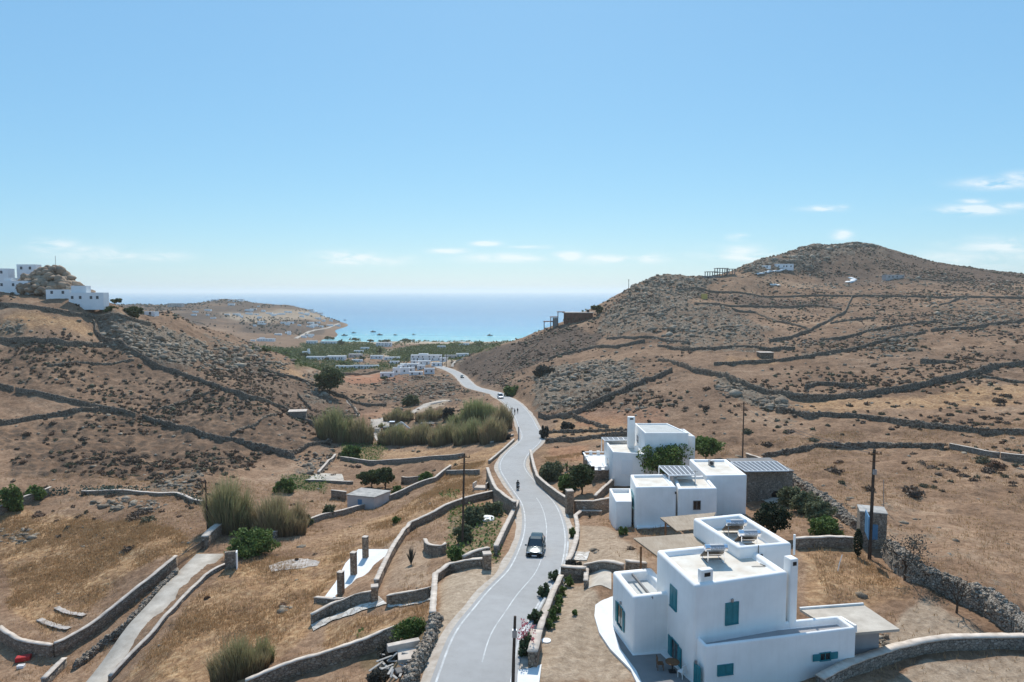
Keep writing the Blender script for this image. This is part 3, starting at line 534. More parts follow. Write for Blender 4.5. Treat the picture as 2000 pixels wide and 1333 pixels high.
# ---------------------------------------------------------------- walls
def ico(sub):
    b = bmesh.new(); bmesh.ops.create_icosphere(b, subdivisions=sub, radius=1); V = np.array([v.co[:] for v in b.verts]); Fc = np.array([[v.index for v in f.verts] for f in b.faces]); b.free(); return V, Fc
I1_, I2_ = ico(1), ico(2)
def rockset(Cn, R, sub=1, flat=.6, jit=.22):
    Vb, Fb = I1_ if sub == 1 else I2_; n = len(Cn); m = len(Vb); V = Vb[None]*(1+RNG.normal(size=(n,m,1))*jit); sc = np.stack([RNG.uniform(.7,1.4,n), RNG.uniform(.6,1.1,n), RNG.uniform(.6,1.2,n)*flat],1)*R[:,None]; V = V*sc[:,None]
    a = RNG.uniform(0,2*pi,n); c_, s_2 = np.cos(a)[:,None], np.sin(a)[:,None]; x = V[...,0]*c_-V[...,1]*s_2; y = V[...,0]*s_2+V[...,1]*c_; V = np.stack([x,y,V[...,2]],-1)+Cn[:,None]
    return V.reshape(-1,3), (Fb[None]+np.arange(n)[:,None,None]*m).reshape(-1,3)
def resample(P, step):
    P = np.array(P, float); d = np.r_[0, np.cumsum(np.linalg.norm(np.diff(P[:,:2], axis=0), axis=1))]; n = max(2, int(d[-1]/step)+1); t = np.linspace(0, d[-1], n)
    return np.stack([np.interp(t, d, P[:,k]) for k in range(2)], 1)
def gtop(px, py, h):
    q = G(px, py)
    for _ in range(3): q = G(px, py + h*F/q[1])
    return q
def wall(label, pts, h, th=.6, style='dry', top=False, parent=None, cat='stone wall', name='stone_wall', rough=None, soft=6):
    P = [gtop(*q, h) if top else G(*q) for q in pts]
    dist = np.mean([q[1] for q in P]); step = .5 if dist < 110 else (.9 if dist < 260 else 1.6)
    C_ = resample([q[:2] for q in P], step); k = len(C_)
    t = np.gradient(C_, axis=0); t /= np.linalg.norm(t, axis=1)[:,None]+1e-9; nn = np.stack([t[:,1], -t[:,0]], 1)
    zc = np.maximum(hzv(C_[:,0], C_[:,1]), np.maximum(hzv(C_[:,0]+nn[:,0]*th*.6, C_[:,1]+nn[:,1]*th*.6), hzv(C_[:,0]-nn[:,0]*th*.6, C_[:,1]-nn[:,1]*th*.6)))
    zb = np.minimum(hzv(C_[:,0]+nn[:,0]*th*.7, C_[:,1]+nn[:,1]*th*.7), hzv(C_[:,0]-nn[:,0]*th*.7, C_[:,1]-nn[:,1]*th*.7)) - .5
    for _ in range(soft): zc[1:-1] = (zc[:-2]+zc[2:]+2*zc[1:-1])/4
    dry = style in ('dry', 'dryl'); r = RNG.normal
    if dry:
        prof = [(-.62,0),(-.56,.35),(-.48,.7),(-.36,.97),(0,1.03),(.36,.97),(.48,.7),(.56,.35),(.62,0)]; jl, jz = .10*min(1.5, th), .09
        hv = h*(1+.16*fbm(np.arange(k)*step, np.zeros(k), 5, 3, int(abs(pts[0][0]+pts[0][1])) % 200)*2)
    else:
        prof = [(-.5,0),(-.5,.5),(-.49,1),(.49,1),(.5,.5),(.5,0)]; jl, jz = .012, .0; hv = h*(1+.05*fbm(np.arange(k)*step, np.zeros(k), 4, 3, 7))
    m = len(prof); V = np.zeros((k, m, 3))
    for j, (a, b) in enumerate(prof):
        off = a*th + (r(0, jl, k)*(.3+b)); V[:,j,0] = C_[:,0]+nn[:,0]*off; V[:,j,1] = C_[:,1]+nn[:,1]*off
        V[:,j,2] = zb*(1-b) + (zc+hv)*b + (r(0, jz, k) if dry and 0 < b else 0)
    i = (np.arange(k-1)[:,None]*m + np.arange(m-1)[None]).ravel(); Q = np.stack([i, i+m, i+m+1, i+1], 1); xt = []
    if dry and dist < 330:                        # single stones standing out of the wall
        ns = int(k*step*(26 if style == 'dryl' else 5 if dist < 200 else 2.5)); a = RNG.integers(0, k-1, ns); b = RNG.integers(1, m-2, ns); u = RNG.uniform(0,1,(ns,1)); w_ = RNG.uniform(0,1,(ns,1))
        c = (V[a,b]*(1-u)+V[a+1,b]*u)*(1-w_)+(V[a,b+1]*(1-u)+V[a+1,b+1]*u)*w_; xv, xf = rockset(c, RNG.lognormal(-1.75 if dist < 120 else -1.4,.3,ns), 1, .8, .15); xt = [xf+len(V.reshape(-1,3))]; nV = len(V.reshape(-1,3))
    V = V.reshape(-1,3)
    if xt: V = np.r_[V, xv]
    org = V.mean(0).copy(); org[2] = V[:,2].min(); V = V-org
    me = mesh_np(name, V, [Q, np.array([list(range(m))]), np.array([list(range((k-1)*m, k*m))[::-1]])]+xt, MAT[style])
    o = props(link(name, me, loc=org), label, cat)
    if not dry:
        e = .05; pr = [(-.5,-.02,-e),(-.5,.07,-e),(.5,.07,e),(.5,-.02,e)]; V2 = np.zeros((k, 4, 3)); wv = .02*r(0,1,k); hc = hv
        for j, (a, z, x) in enumerate(pr):
            off = a*th+x; V2[:,j,0] = C_[:,0]+nn[:,0]*off; V2[:,j,1] = C_[:,1]+nn[:,1]*off; V2[:,j,0] += r(0,.018,k); V2[:,j,1] += r(0,.018,k); V2[:,j,2] = zc+hv+z+r(0,.012,k)
        i = (np.arange(k-1)[:,None]*4 + np.arange(4)[None]); j2 = np.arange(k-1)[:,None]*4 + (np.arange(4)[None]+1) % 4
        Q = np.stack([i.ravel(), i.ravel()+4, j2.ravel()+4, j2.ravel()], 1)
        me = mesh_np('coping', V2.reshape(-1,3)-org, [Q, np.array([[0,1,2,3]]), np.array([[(k-1)*4+3,(k-1)*4+2,(k-1)*4+1,(k-1)*4]])], MAT['coping']); link('coping', me, o)
    return o
WL = [
 ('dark dry stone wall running below the hilltop houses on the left', [(0,598),(27,599),(90,608),(140,617),(172,620)], 1.4),
 ('dark dry stone wall turning downhill beside the pale rocky slope on the left hill', [(182,629),(187,637),(187,652),(200,665),(220,670),(235,672)], 1.5),
 ('thick dark dry stone wall crossing the left hill under the golden field', [(0,667),(50,668),(125,674),(200,677),(236,672)], 1.7),
 ('longest dark stone wall slanting down the left hill to the small hut', [(237,671),(250,684),(275,699),(300,714),(345,729),(400,751),(475,774),(495,782),(555,802),(590,818),(625,838),(648,860)], 1.6),
 ('dark dry stone wall at the left edge of the photo, above the joining walls', [(0,756),(27,764)], 1.4),
 ('dark dry stone wall across the left scrub, upper of two that meet', [(32,766),(75,771),(127,784),(155,791),(195,800),(212,801),(265,815)], 1.4),
 ('dark dry stone wall from the gap in the scrub down to the reeds', [(279,818),(350,840),(425,860),(500,877),(530,883),(575,896)], 1.4),
 ('dark stone wall rising from the left edge to meet another in the scrub', [(0,831),(42,824),(120,813),(193,803)], 1.3),
 ('low broken dry stone wall in the left scrub field with thin line of shade', [(92,717),(175,712),(262,705)], .7),
 ('dark dry stone wall above the pale rocks near the left ridge', [(175,618),(215,618),(250,625),(297,636)], 1.4),
 ('dry stone wall along the left ridge where the sea first shows', [(300,603),(330,613),(375,628),(400,635)], 1.4),
 ('dry stone wall dropping from the left ridge past the big dark tree', [(510,722),(540,732),(580,742),(610,753),(640,766),(675,778),(705,791),(755,794)], 1.3),
 ('short dry stone wall running downhill in the middle of the left slope', [(582,772),(607,801)], 1.2),
 ('short dry stone wall at the foot of the dark slope by the reeds', [(668,815),(700,815)], .9),
 ('pale tumbled wall running downhill to the reeds', [(680,780),(688,795),(700,812)], .8),
 ('long dark terrace wall in front of the red earth field', [(665,732),(742,727)], 2.0),
 ('tumbled dry stone wall at the end of the left hill above the concrete field wall', [(555,893),(600,872),(652,863)], 1.1),
 ('thin pale wall crossing the left scrub between the two big dark walls', [(307,803),(410,768)], .5),
 ('thin pale wall in the left scrub near the stone hut', [(450,852),(500,831),(540,811)], .6),
 # right
 ('tall dark dry stone wall sweeping across the right hillside above the golden field', [(1328,716),(1350,725),(1408,738),(1464,760),(1545,780),(1597,785),(1675,779),(1740,766),(1837,747),(1902,734),(1955,718),(2000,713)], 2.0),
 ('dark dry stone wall below the golden field on the right hillside', [(1516,804),(1577,817),(1659,816),(1707,822),(1837,838),(2000,851)], 1.4),
 ('dry stone wall nearest behind the stone annex, crossing the brown field', [(1490,895),(1545,885),(1616,873),(1707,873),(1844,878)], 1.1),
 ('dry stone wall below the pale outcrops in the middle of the right hillside', [(1394,714),(1496,709),(1615,693),(1702,675),(1807,651)], 1.3),
 ('dry stone wall passing the tiny ruined shelter on the right hillside', [(1300,679),(1352,686),(1496,686),(1552,682)], 1.3),
 ('dry stone wall climbing the right hill towards the long upper wall', [(1503,668),(1545,661),(1587,644),(1650,612),(1664,581)], 1.5),
 ('dry stone wall slanting down to the right from the yellow box', [(1429,604),(1475,612),(1517,630),(1576,644)], 1.3),
 ('dry stone wall beside the yellow box high on the right hill', [(1356,595),(1461,600),(1552,602),(1597,598),(1643,607)], 1.5),
 ('longest straight dry stone wall high across the right hill', [(1321,565),(1405,572),(1545,581),(1664,581),(1734,581),(1860,583),(2000,584)], 1.5),
 ('broken dry stone wall in the upper right field', [(1622,633),(1665,627),(1709,623)], 1.0),
 ('dry stone wall in the middle of the right fields, above the pale rocks', [(1601,668),(1657,660),(1713,646),(1790,633),(1839,630)], 1.4),
 ('dry stone wall at the upper right edge under the rocky strip', [(1818,648),(1895,645),(2000,627)], 1.4),
 ('dry stone wall with a corner near the upper right edge', [(1835,598),(1888,584)], 1.3),
 ('short dark dry stone wall by the bare shrub at the right', [(1797,709),(1867,712)], 1.3),
 ('short curved dry stone wall alone in the middle of the right hillside', [(1573,761),(1597,752),(1692,758)], 1.4),
 ('low dry stone wall at the right edge below the sweeping wall', [(1916,737),(2000,749)], .8),
 ('high dry stone wall under the summit on the right', [(1776,548),(1895,549)], 1.2),
 ('dark dry stone wall climbing from the road bend to the rocks', [(1052,816),(1120,813),(1162,791),(1220,766),(1250,753),(1312,726)], 1.9),
 ('dry stone wall branching down to the right from the climbing wall', [(1120,815),(1150,828),(1187,838)], 1.1),
 ('low dry stone wall in the terraced field left of the back house', [(1072,847),(1150,843),(1225,843)], .7),
 ('dark dry stone terrace wall next to the road, left of the back house', [(1065,865),(1125,862),(1175,857),(1225,852)], 1.3),
 ('dry stone wall along the lower edge of the dark heath slope', [(1072,703),(1100,693),(1150,683),(1207,681),(1260,670)], 1.5),
 ('upper dry stone wall crossing the rocky right slope', [(1185,663),(1237,663),(1275,661),(1347,673)], 1.3),
 ('lower dry stone wall crossing the rocky right slope', [(1285,677),(1347,682)], 1.3),
 ('dry stone wall near the top of the grey rocks behind the ridge building', [(1215,623),(1285,616),(1320,601)], 1.3),
 ('thin pale wall down the dark heath slope', [(1050,672),(1010,700),(985,722),(973,745)], .6),
 ('short dry stone wall joining the sweeping wall at its left end', [(1285,705),(1325,714)], 1.3),
]
for l, p, h in WL: wall(l, p, h*.85, .65 if h > 1.2 else .5, 'dry')
wall('massive pale tumbled dry stone wall at the right behind the leafless tree', [(1735,1092),(1784,1132),(1855,1164),(1926,1197),(1997,1246),(2080,1300)], 1.7, 1.3, 'dryl')
wall('broken dry stone wall running from the annex down to the tall pole', [(1546,940),(1580,962),(1617,985),(1677,1035)], .9, 1.2, 'dryl')
wall('broken grey rubble wall at the roadside near the bottom of the photo', [(850,1219),(842,1250),(828,1282),(806,1325),(795,1350)], .9, .7, 'dryl')
wall('low rough dry stone wall along the left side of the concrete driveway', [(145,1308),(200,1262),(250,1226),(300,1170),(347,1122)], .8, .5, 'dryl')
CW = [
 ('grey wall with pale coping at the left edge, above the red box', [(0,1248),(37,1272),(104,1285)], 1.5, .5),
 ('tall stone wall with pale coping along the driveway at the left', [(107,1283),(125,1276),(225,1207),(300,1146),(345,1108)], 1.6, .45),
 ('wide rounded stone wall end behind the metal railing', [(400,1072),(420,1050),(432,1040)], 1.7, 1.0),
 ('low driveway wall with pale top on its right side', [(214,1333),(300,1242),(345,1190),(400,1131),(430,1113),(452,1105)], .5, .35),
 ('small coped wall at the bottom left corner of the photo', [(85,1345),(127,1303)], 1.0, .5),
 ('grey coping wall at the far left edge of the photo beside green bushes', [(-10,1010),(50,985),(100,966)], 1.6, .4),
 ('long field wall with pale coping running past the small flat hut', [(535,1052),(625,1017),(725,990),(762,977),(850,942),(880,918)], 1.0, .4),
 ('pale wall running away from the ruined concrete platform', [(622,930),(655,894)], .9, .5),
 ('low pale wall in front of the ruined concrete platform', [(597,942),(690,945)], .5, .4),
 ('pale field wall in front of the reeds', [(665,900),(700,905),(755,906),(835,900),(905,894)], 1.0, .4),
 ('short grey wall beside the roadside stairs', [(872,928),(900,927),(936,927)], .9, .4),
 ('short dark wall above the long field wall', [(785,943),(820,942)], 1.2, .4),
 ('dark wall attached to the left of the small flat hut', [(647,972),(677,975)], 1.5, .5),
 ('long curving stone wall with pale coping beside the utility pole left of the road', [(968,972),(904,988),(850,1012),(800,1037),(785,1056),(762,1095),(748,1125),(735,1155)], 1.1, .45),
 ('stone retaining wall along the left edge of the road above the stairs', [(1004,862),(985,880),(955,906)], .6, .4),
 ('tall retaining wall with pale coping holding up the road by the stairs', [(952,935),(968,978),(992,1000),(1006,1010)], 2.1, .45),
 ('roadside wall with pale coping left of the dark car', [(1012,990),(990,1037),(968,1085)], 1.0, .45),
 ('stone wall with pale coping turning round the gravel lay-by', [(947,1107),(875,1118),(850,1138),(848,1175),(845,1218)], .8, .45),
 ('second short wall behind the gravel lay-by wall', [(905,1104),(955,1084)], .8, .4),
 ('long stone wall with pale top at the bottom of the photo, left of the rubble', [(480,1360),(600,1313),(680,1287),(750,1262),(778,1252)], 1.3, .4),
 ('terrace wall in front of the white slab with pillars', [(608,1221),(650,1198),(690,1182),(728,1175)], 1.0, .4),
 ('short stone wall between the terrace wall and the gravel lay-by', [(757,1180),(800,1172),(840,1165)], .8, .4),
 ('low wall at the left corner of the white slab', [(616,1176),(672,1178)], .5, .4),
 ('small curved stone wall standing alone beside the leafy shrubs', [(830,1072),(834,1082),(848,1087),(862,1086),(871,1082)], 1.2, .35),
 ('tall dark retaining wall with pale coping on the right of the road', [(1036,892),(1043,925),(1050,946),(1086,977),(1108,992)], 1.5, .45),
 ('dark garden wall between the middle and the back house', [(1122,1003),(1160,1002),(1192,996)], 1.8, .4),
 ('sloping garden wall with white coping in front of the back house', [(1162,985),(1180,965),(1200,948),(1240,945)], 1.2, .35),
 ('sloping wall with pale coping beside the low wing of the middle house', [(1140,1004),(1165,995),(1190,984)], .9, .35),
 ('pale stone garden kerb curving along the bare front garden', [(1175,1006),(1135,1006),(1124,1014),(1128,1035),(1126,1060),(1117,1088),(1108,1106)], .5, .45),
 ('dark stone wall with grey top at the head of the dusty yard', [(1096,1128),(1144,1131)], 1.1, .5),
 ('garden wall with cream coping behind the white villa', [(1142,1120),(1217,1122)], .9, .5),
 ('second length of garden wall with cream coping next to the reed canopy post', [(1222,1114),(1262,1118)], .9, .5),
 ('short pale wall running towards the camera beside the concrete pad', [(1146,1114),(1144,1150)], .6, .35),
 ('pale planter wall between the oleanders and the dusty yard', [(1096,1138),(1078,1175),(1064,1215),(1053,1250)], .7, .4),
 ('thick end block of the planter wall with pinkish top', [(1050,1262),(1040,1306)], 1.2, .65),
 ('garden wall with pale coping behind the villa at the tall pole', [(1553,1073),(1600,1070),(1667,1070)], 1.1, .45),
 ('wide curving stone wall with pale top at the bottom right corner', [(1600,1350),(1650,1322),(1748,1288),(1800,1274),(1855,1266),(2060,1264)], .9, .6),
 ('angled stone wall with pale coping behind the annex', [(1457,905),(1480,912),(1502,922)], 1.9, .4),
 ('straight coped wall at the right edge of the brown field', [(1854,877),(1905,886),(1951,895)], 1.0, .45),
 ('last length of coped wall at the right edge of the brown field', [(1954,898),(2010,903)], 1.2, .45),
 ('curved pale roadside wall on the bend left of the road', [(958,868),(985,860),(1003,852)], .5, .3),
 ('stone wall carrying cactus on the left slope', [(160,965),(250,963),(345,968),(395,985)], .6, .5),
]
for l, p, h, th in CW: wall(l, p, h, th, 'mason' if (h > 1.05 or 'stone' in l) and 'bottom right' not in l else 'masong')
# ---------------------------------------------------------------- polygons laid on the ground
def slab(label, pts, thick=.06, mat='concrete', name='path', kind='structure', cat=None, dz=0, flat=False, z=None, parent=None):
    P = [G(*q) for q in pts] if z is None else [atZ(*q, z) for q in pts]
    zz = [q[2] for q in P]
    if flat: zz = [max(zz)]*len(P)
    if flat or z is not None:
        m = MB(); m.prism([q[:2] for q in P], [a-.8 for a in zz], [a+thick+dz for a in zz]); o = m.build(name, MAT[mat], parent)
    else:      # drape: grid of small faces
        bm = bmesh.new(); vs = [bm.verts.new((q[0], q[1], 0)) for q in P]; bm.faces.new(vs)
        bmesh.ops.triangulate(bm, faces=bm.faces[:])
        for _ in range(4 if len(P) < 20 else 3): bmesh.ops.subdivide_edges(bm, edges=bm.edges[:], cuts=1, use_grid_fill=True)
        for v in bm.verts: v.co.z = hz(v.co.x, v.co.y) + thick + dz
        bmesh.ops.recalc_face_normals(bm, faces=bm.faces[:])
        me = bpy.data.meshes.new(name); bm.to_mesh(me); bm.free(); me.materials.append(MAT[mat]); o = link(name, me, parent)
        if me.polygons[0].normal.z < 0: me.flip_normals()
    return props(o, label, cat, None, kind) if not parent else o
def pathribbon(name, pts, w, mat, z=.12, label=None, side=None):
    C_ = resample([G(*q)[:2] for q in pts], .8); t = np.gradient(C_, axis=0); t /= np.linalg.norm(t, axis=1)[:,None]; nn = np.stack([t[:,1], -t[:,0]], 1)
    w = np.interp(np.linspace(0,1,len(C_)), np.linspace(0,1,len(w)), w) if hasattr(w, '__len__') else np.full(len(C_), w)
    zc = hzv(C_[:,0], C_[:,1]); 
    for _ in range(8): zc[1:-1] = (zc[:-2]+zc[2:]+2*zc[1:-1])/4
    P = np.c_[C_, np.maximum(zc, hzv(C_[:,0], C_[:,1])-.05)]
    m = 5; V = np.zeros((len(C_), m, 3))
    for j, a in enumerate((-.5,-.49,0,.49,.5)): V[:,j,0] = C_[:,0]+nn[:,0]*a*w; V[:,j,1] = C_[:,1]+nn[:,1]*a*w; V[:,j,2] = P[:,2] + (z if abs(a) < .5 else -.5)
    i = (np.arange(len(C_)-1)[:,None]*m + np.arange(m-1)[None]).ravel(); Q = np.stack([i, i+1, i+m+1, i+m], 1)
    return props(link(name, mesh_np(name, V.reshape(-1,3), Q, MAT[mat])), label, kind='structure')
pathribbon('driveway', [(185,1350),(265,1240),(330,1165),(375,1120),(410,1085)], [3.2,3.2,3.4,3.8,4.0], 'concrete', .22)
slab(None, [(1148,1117),(1194,1118),(1194,1153),(1148,1151)], .05, 'concrete', 'pavement')
slab(None, [(1008,1312),(1036,1308),(1058,1300),(1052,1345),(1008,1345)], .10, 'slabw', 'pavement')
slab(None, [(607,1222),(660,1200),(728,1178),(740,1166),(756,1181),(700,1197),(650,1213),(612,1234)], .10, 'flag', 'pavement')
slab(None, [(757,1183),(840,1170),(840,1174),(757,1188)], .10, 'flag', 'pavement')
slab(None, [(525,1105),(560,1095),(600,1092),(625,1098),(620,1106),(570,1112),(530,1118)], .05, 'ash', 'path')
slab(None, [(1116,1078),(1152,1079),(1146,1096),(1112,1095)], .10, 'flag', 'pavement')
slab(None, [(724,820),(762,815),(775,850),(735,862),(722,845)], .2, 'verge', 'pavement')
pathribbon('path', [(700,813),(692,797),(678,782)], 1.2, 'verge')
pathribbon('path', [(800,810),(835,790),(878,783)], 3.5, 'verge')
pathribbon('path', [(576,662),(600,650),(640,641),(662,632)], 6, 'verge', .5)
pathribbon('path', [(885,717),(893,706),(908,701)], 4, 'verge')
pathribbon('path', [(1475,536),(1500,530),(1530,526)], 3.5, 'slabw', .5)
pathribbon('path', [(1660,543),(1668,547),(1664,551),(1655,553)], 4.5, 'slabw', .6)
pathribbon('path', [(1500,556),(1515,556),(1522,559)], 4, 'slabw', .6)
# kerb on the right of the road
kk = slice(33, 62)
kb = ribbon('kerb', ROAD[kk], RN[kk], [2.75,2.75,3.0,3.0], [-.3,.12,.12,-.3], MAT['line']); props(kb, kind='structure')
# ---------------------------------------------------------------- buildings
def inset(P, t):
    n = len(P); c = np.mean(P, axis=0); L = []
    for i in range(n):
        a = np.array(P[i][:2], float); b = np.array(P[(i+1) % n][:2], float); d = (b-a)/np.linalg.norm(b-a); nn = np.array([-d[1], d[0]])
        if np.dot(c[:2]-a, nn) < 0: nn = -nn
        L.append((a+nn*t, d))
    out = []
    for i in range(n):
        (p, d), (q, e_) = L[i-1], L[i]; k = ((q-p)[0]*e_[1]-(q-p)[1]*e_[0])/(d[0]*e_[1]-d[1]*e_[0]); out.append(tuple(p+d*k))
    return out
def ccw(P):
    ar = sum(P[i-1][0]*P[i][1]-P[i][0]*P[i-1][1] for i in range(len(P))); return list(P) if ar > 0 else list(P)[::-1]
def off(root): return (-root.location[0], -root.location[1], -root.location[2])
def block(root, P, z0, z1, t=.35, ph=.35, wall_='white', roof='roof', bev=.21, seg=3, name='wall'):
    """flat-roofed block: walls with a parapet round a sunk roof"""
    P = ccw([q[:2] for q in P]); I = inset(P, t); n = len(P); z1 = z1 if hasattr(z1, '__len__') else [z1]*n
    m = MB(); m.v = [(*q, z0) for q in P] + [(*q, z) for q, z in zip(P, z1)] + [(*q, z) for q, z in zip(I, z1)] + [(*q, z-ph) for q, z in zip(I, z1)]
    m.f = [tuple(range(n))[::-1], tuple(range(3*n, 4*n))]
    for i in range(n):
        j = (i+1) % n; m.f += [(i, j, n+j, n+i), (n+i, n+j, 2*n+j, 2*n+i), (2*n+i, 2*n+j, 3*n+j, 3*n+i)]
    w = m.build(name, MAT[wall_], root, bevel=bev, smooth=bev > 0, loc=off(root), seg=seg)
    r = MB(); J = inset(P, t+.03); zr = min(z1)-ph; r.prism(J, zr+.004, zr+.03); r.build('roof', MAT[roof], root, loc=off(root)); return w
def hit(A, B, px, py):
    """photo point on the upright wall plane through A and B"""
    a, b = ray(px, py); A = np.array(A[:2]); B = np.array(B[:2]); d = B-A
    # point (a*Y, Y) = A + u d
    M2 = np.array([[a, -d[0]], [1, -d[1]]]); Y, u = np.linalg.solve(M2, A); return np.array([a*Y, Y, CZ+b*Y])
def opening(root, A, B, cx, cy, wp, hp, kind='shut', mat='teal', sh=1.0, name=None):
    """window or door on the wall A-B (outside faces right of A->B seen from above, towards the camera side)"""
    L = hit(A, B, cx-wp/2, cy); R = hit(A, B, cx+wp/2, cy); T_ = hit(A, B, cx, cy-hp/2); Bt = hit(A, B, cx, cy+hp/2)
    w = np.linalg.norm((R-L)[:2]); h = T_[2]-Bt[2]; c = np.array([(L[0]+R[0])/2, (L[1]+R[1])/2, (T_[2]+Bt[2])/2]); d = (R-L)[:2]/w; rz = math.atan2(d[1], d[0])
    nn = np.array([d[1], -d[0], 0]);
    if nn[:2] @ (-c[:2]) < 0: nn = -nn
    dd = np.array([d[0], d[1], 0]); of = off(root); P = lambda u, z, o: tuple(c + dd*u + np.array([0,0,z]) + nn*o)
    isd = kind.startswith('door')
    f = MB()
    e = .06
    for s in (-1, 1): f.box(P(s*(w/2+e/2), 0, .02), (e, .10, h+2*e), rz)
    f.box(P(0, h/2+e/2, .02), (w, .10, e), rz)
    if not isd: f.box(P(0, -h/2-e/2, .04), (w+.1, .16, e), rz)
    fr = f.build(name or ('door' if isd else 'window'), MAT[mat], root, loc=of)
    if kind in ('shut', 'door'):
        for s in (-1, 1):
            k = MB(); k.box(P(s*w/4, 0, .03), (w/2-.015, .05, h), rz); k.box(P(s*w/4, h*.0, .06), (w/2-.16, .02, h*.8), rz); k.build('shutter' if not isd else 'door_leaf', MAT[mat], fr)
    else:
        MB().box(P(0, 0, .012), (w, .03, h), rz).build('pane', MAT['glass'], fr)
        b = MB(); b.box(P(0, 0, .035), (.05, .03, h), rz); b.build('glazing_bar', MAT[mat], fr)
        if kind == 'open':
            for s in (-1, 1):
                k = MB(); k.box(P(s*(w/2+sh/2+.05), 0, .07), (sh, .05, h), rz); k.box(P(s*(w/2+sh/2+.05), 0, .10), (sh-.14, .02, h*.85), rz); k.build('shutter', MAT[mat], fr)
    return fr
def chimney(root, c, w, d, z0, z1, rz, cap=True):
    m = MB(); m.box((c[0], c[1], (z0+z1)/2), (w, d, z1-z0), rz); o = m.build('chimney', MAT['white'], root, bevel=.08, loc=off(root), seg=2)
    f = MB(); cr, sr = cos(rz), sin(rz); f.box((c[0]-sr*(-d/2-.003)*1 , c[1]+cr*(-d/2-.003), z1-.35), (w*.5, .01, .28), rz); f.build('flue_opening', MAT['blackp'], o)
    return o
# ---- near villa
A_ = dict(FL=(12.45,45.15), FR=(19.75,47.45), BR=(18.45,53.4), BL=(11.2,51.6))
Bk = dict(FL=(17.3,50.75), FR=(21.75,51.7), BR=(20.2,58.9), BL=(15.6,57.6))
Ck = dict(FL=(8.95,48.8), FR=(12.2,49.6), BR=(11.4,54.3), BL=(8.1,53.55))
q = lambda d: [d['FL'], d['FR'], d['BR'], d['BL']]
villa = empty('white_villa', (15, 49, 48), 'large two-storey white villa with teal shutters, nearest the camera at bottom right', 'house')
block(villa, q(A_), 46.6, 55.0, .5, .42, roof='roof'); block(villa, q(Bk), 46.6, 55.5, .5, .95); block(villa, q(Ck), 46.9, 52.5, .55, .75, roof='roofg')
FLd = hit(A_['BL'], A_['FL'], 1377, 1262)[:2]; zD = 51.3
D1 = atZ(1377, 1262, zD); D2 = atZ(1673, 1226, zD)
ddr = np.array(D2[:2]) - np.array(D1[:2]); ddr /= np.linalg.norm(ddr); bk_ = np.array([-ddr[1], ddr[0]])
Dk = [D1[:2], D2[:2], tuple(np.array(D2[:2])+bk_*1.9), tuple(np.array(D1[:2])+bk_*1.3 + np.array([-.2,1.0]))]
# front wing wraps round the main block: low block with a deep parapet
block(villa, Dk, 45.6, [zD, zD, zD, zD], .28, .55, roof='greyc')
E1 = [atZ(1562,1190,50.7), atZ(1686,1181,50.7), atZ(1757,1229,50.7), atZ(1640,1239,50.7)]
ts = MB(); ts.prism([e_[:2] for e_ in E1], 50.52, 50.7); ts.build('terrace_slab', MAT['concrete'], villa, loc=off(villa))
rd = MB(); rd.bar((*E1[0][:2],50.76),(*E1[1][:2],50.76),.14,.14); rd.build('slab_edge', MAT['slabw'], villa, loc=off(villa))
I1 = inset(ccw([e_[:2] for e_ in E1]), .9); ew = MB(); ew.prism(I1, 46.6, 50.515); ew.build('wall', MAT['greyc'], villa, loc=off(villa))
l1 = atZ(1641,1204,51.3); l2 = atZ(1672,1226,51.3); pw = MB(); pw.bar((l1[0],l1[1],51.05),(l2[0],l2[1],51.2),.16,.5); pw.build('parapet', MAT['white'], villa, loc=off(villa))
aL, bL = A_['BL'], A_['FL']
opening(villa, aL, bL, 1316, 1168, 12, 40, 'shut'); opening(villa, aL, bL, 1292, 1252, 9, 54, 'door'); opening(villa, aL, bL, 1319, 1272, 12, 38, 'open', sh=.55); opening(villa, aL, bL, 1362, 1325, 10, 50, 'door')
opening(villa, A_['FL'], A_['FR'], 1429, 1198, 23, 40, 'shut')
opening(villa, D1, D2, 1416, 1308, 28, 18, 'shut'); opening(villa, D1, D2, 1611, 1282, 19, 13, 'open', sh=.55)
opening(villa, Ck['BL'], Ck['FL'], 1212, 1204, 9, 40, 'open', sh=.45)
rzA = math.atan2(A_['FR'][1]-A_['FL'][1], A_['FR'][0]-A_['FL'][0])
chimney(villa, (13.4,46.0), .95, .5, 54.4, 55.85, rzA); chimney(villa, (20.1,47.9), .65, .8, 46.8, 55.9, rzA)
bs_ = MB(); 
for u in (.45,): p0 = np.array(Ck['FL'])*(1-u)+np.array(Ck['FR'])*u; p1 = np.array(Ck['BL'])*(1-u)+np.array(Ck['BR'])*u; bs_.bar((*p0, 52.28),(*p1, 52.28),.14,.2)
bs_.build('roof_beam', MAT['rawc'], villa, loc=off(villa))
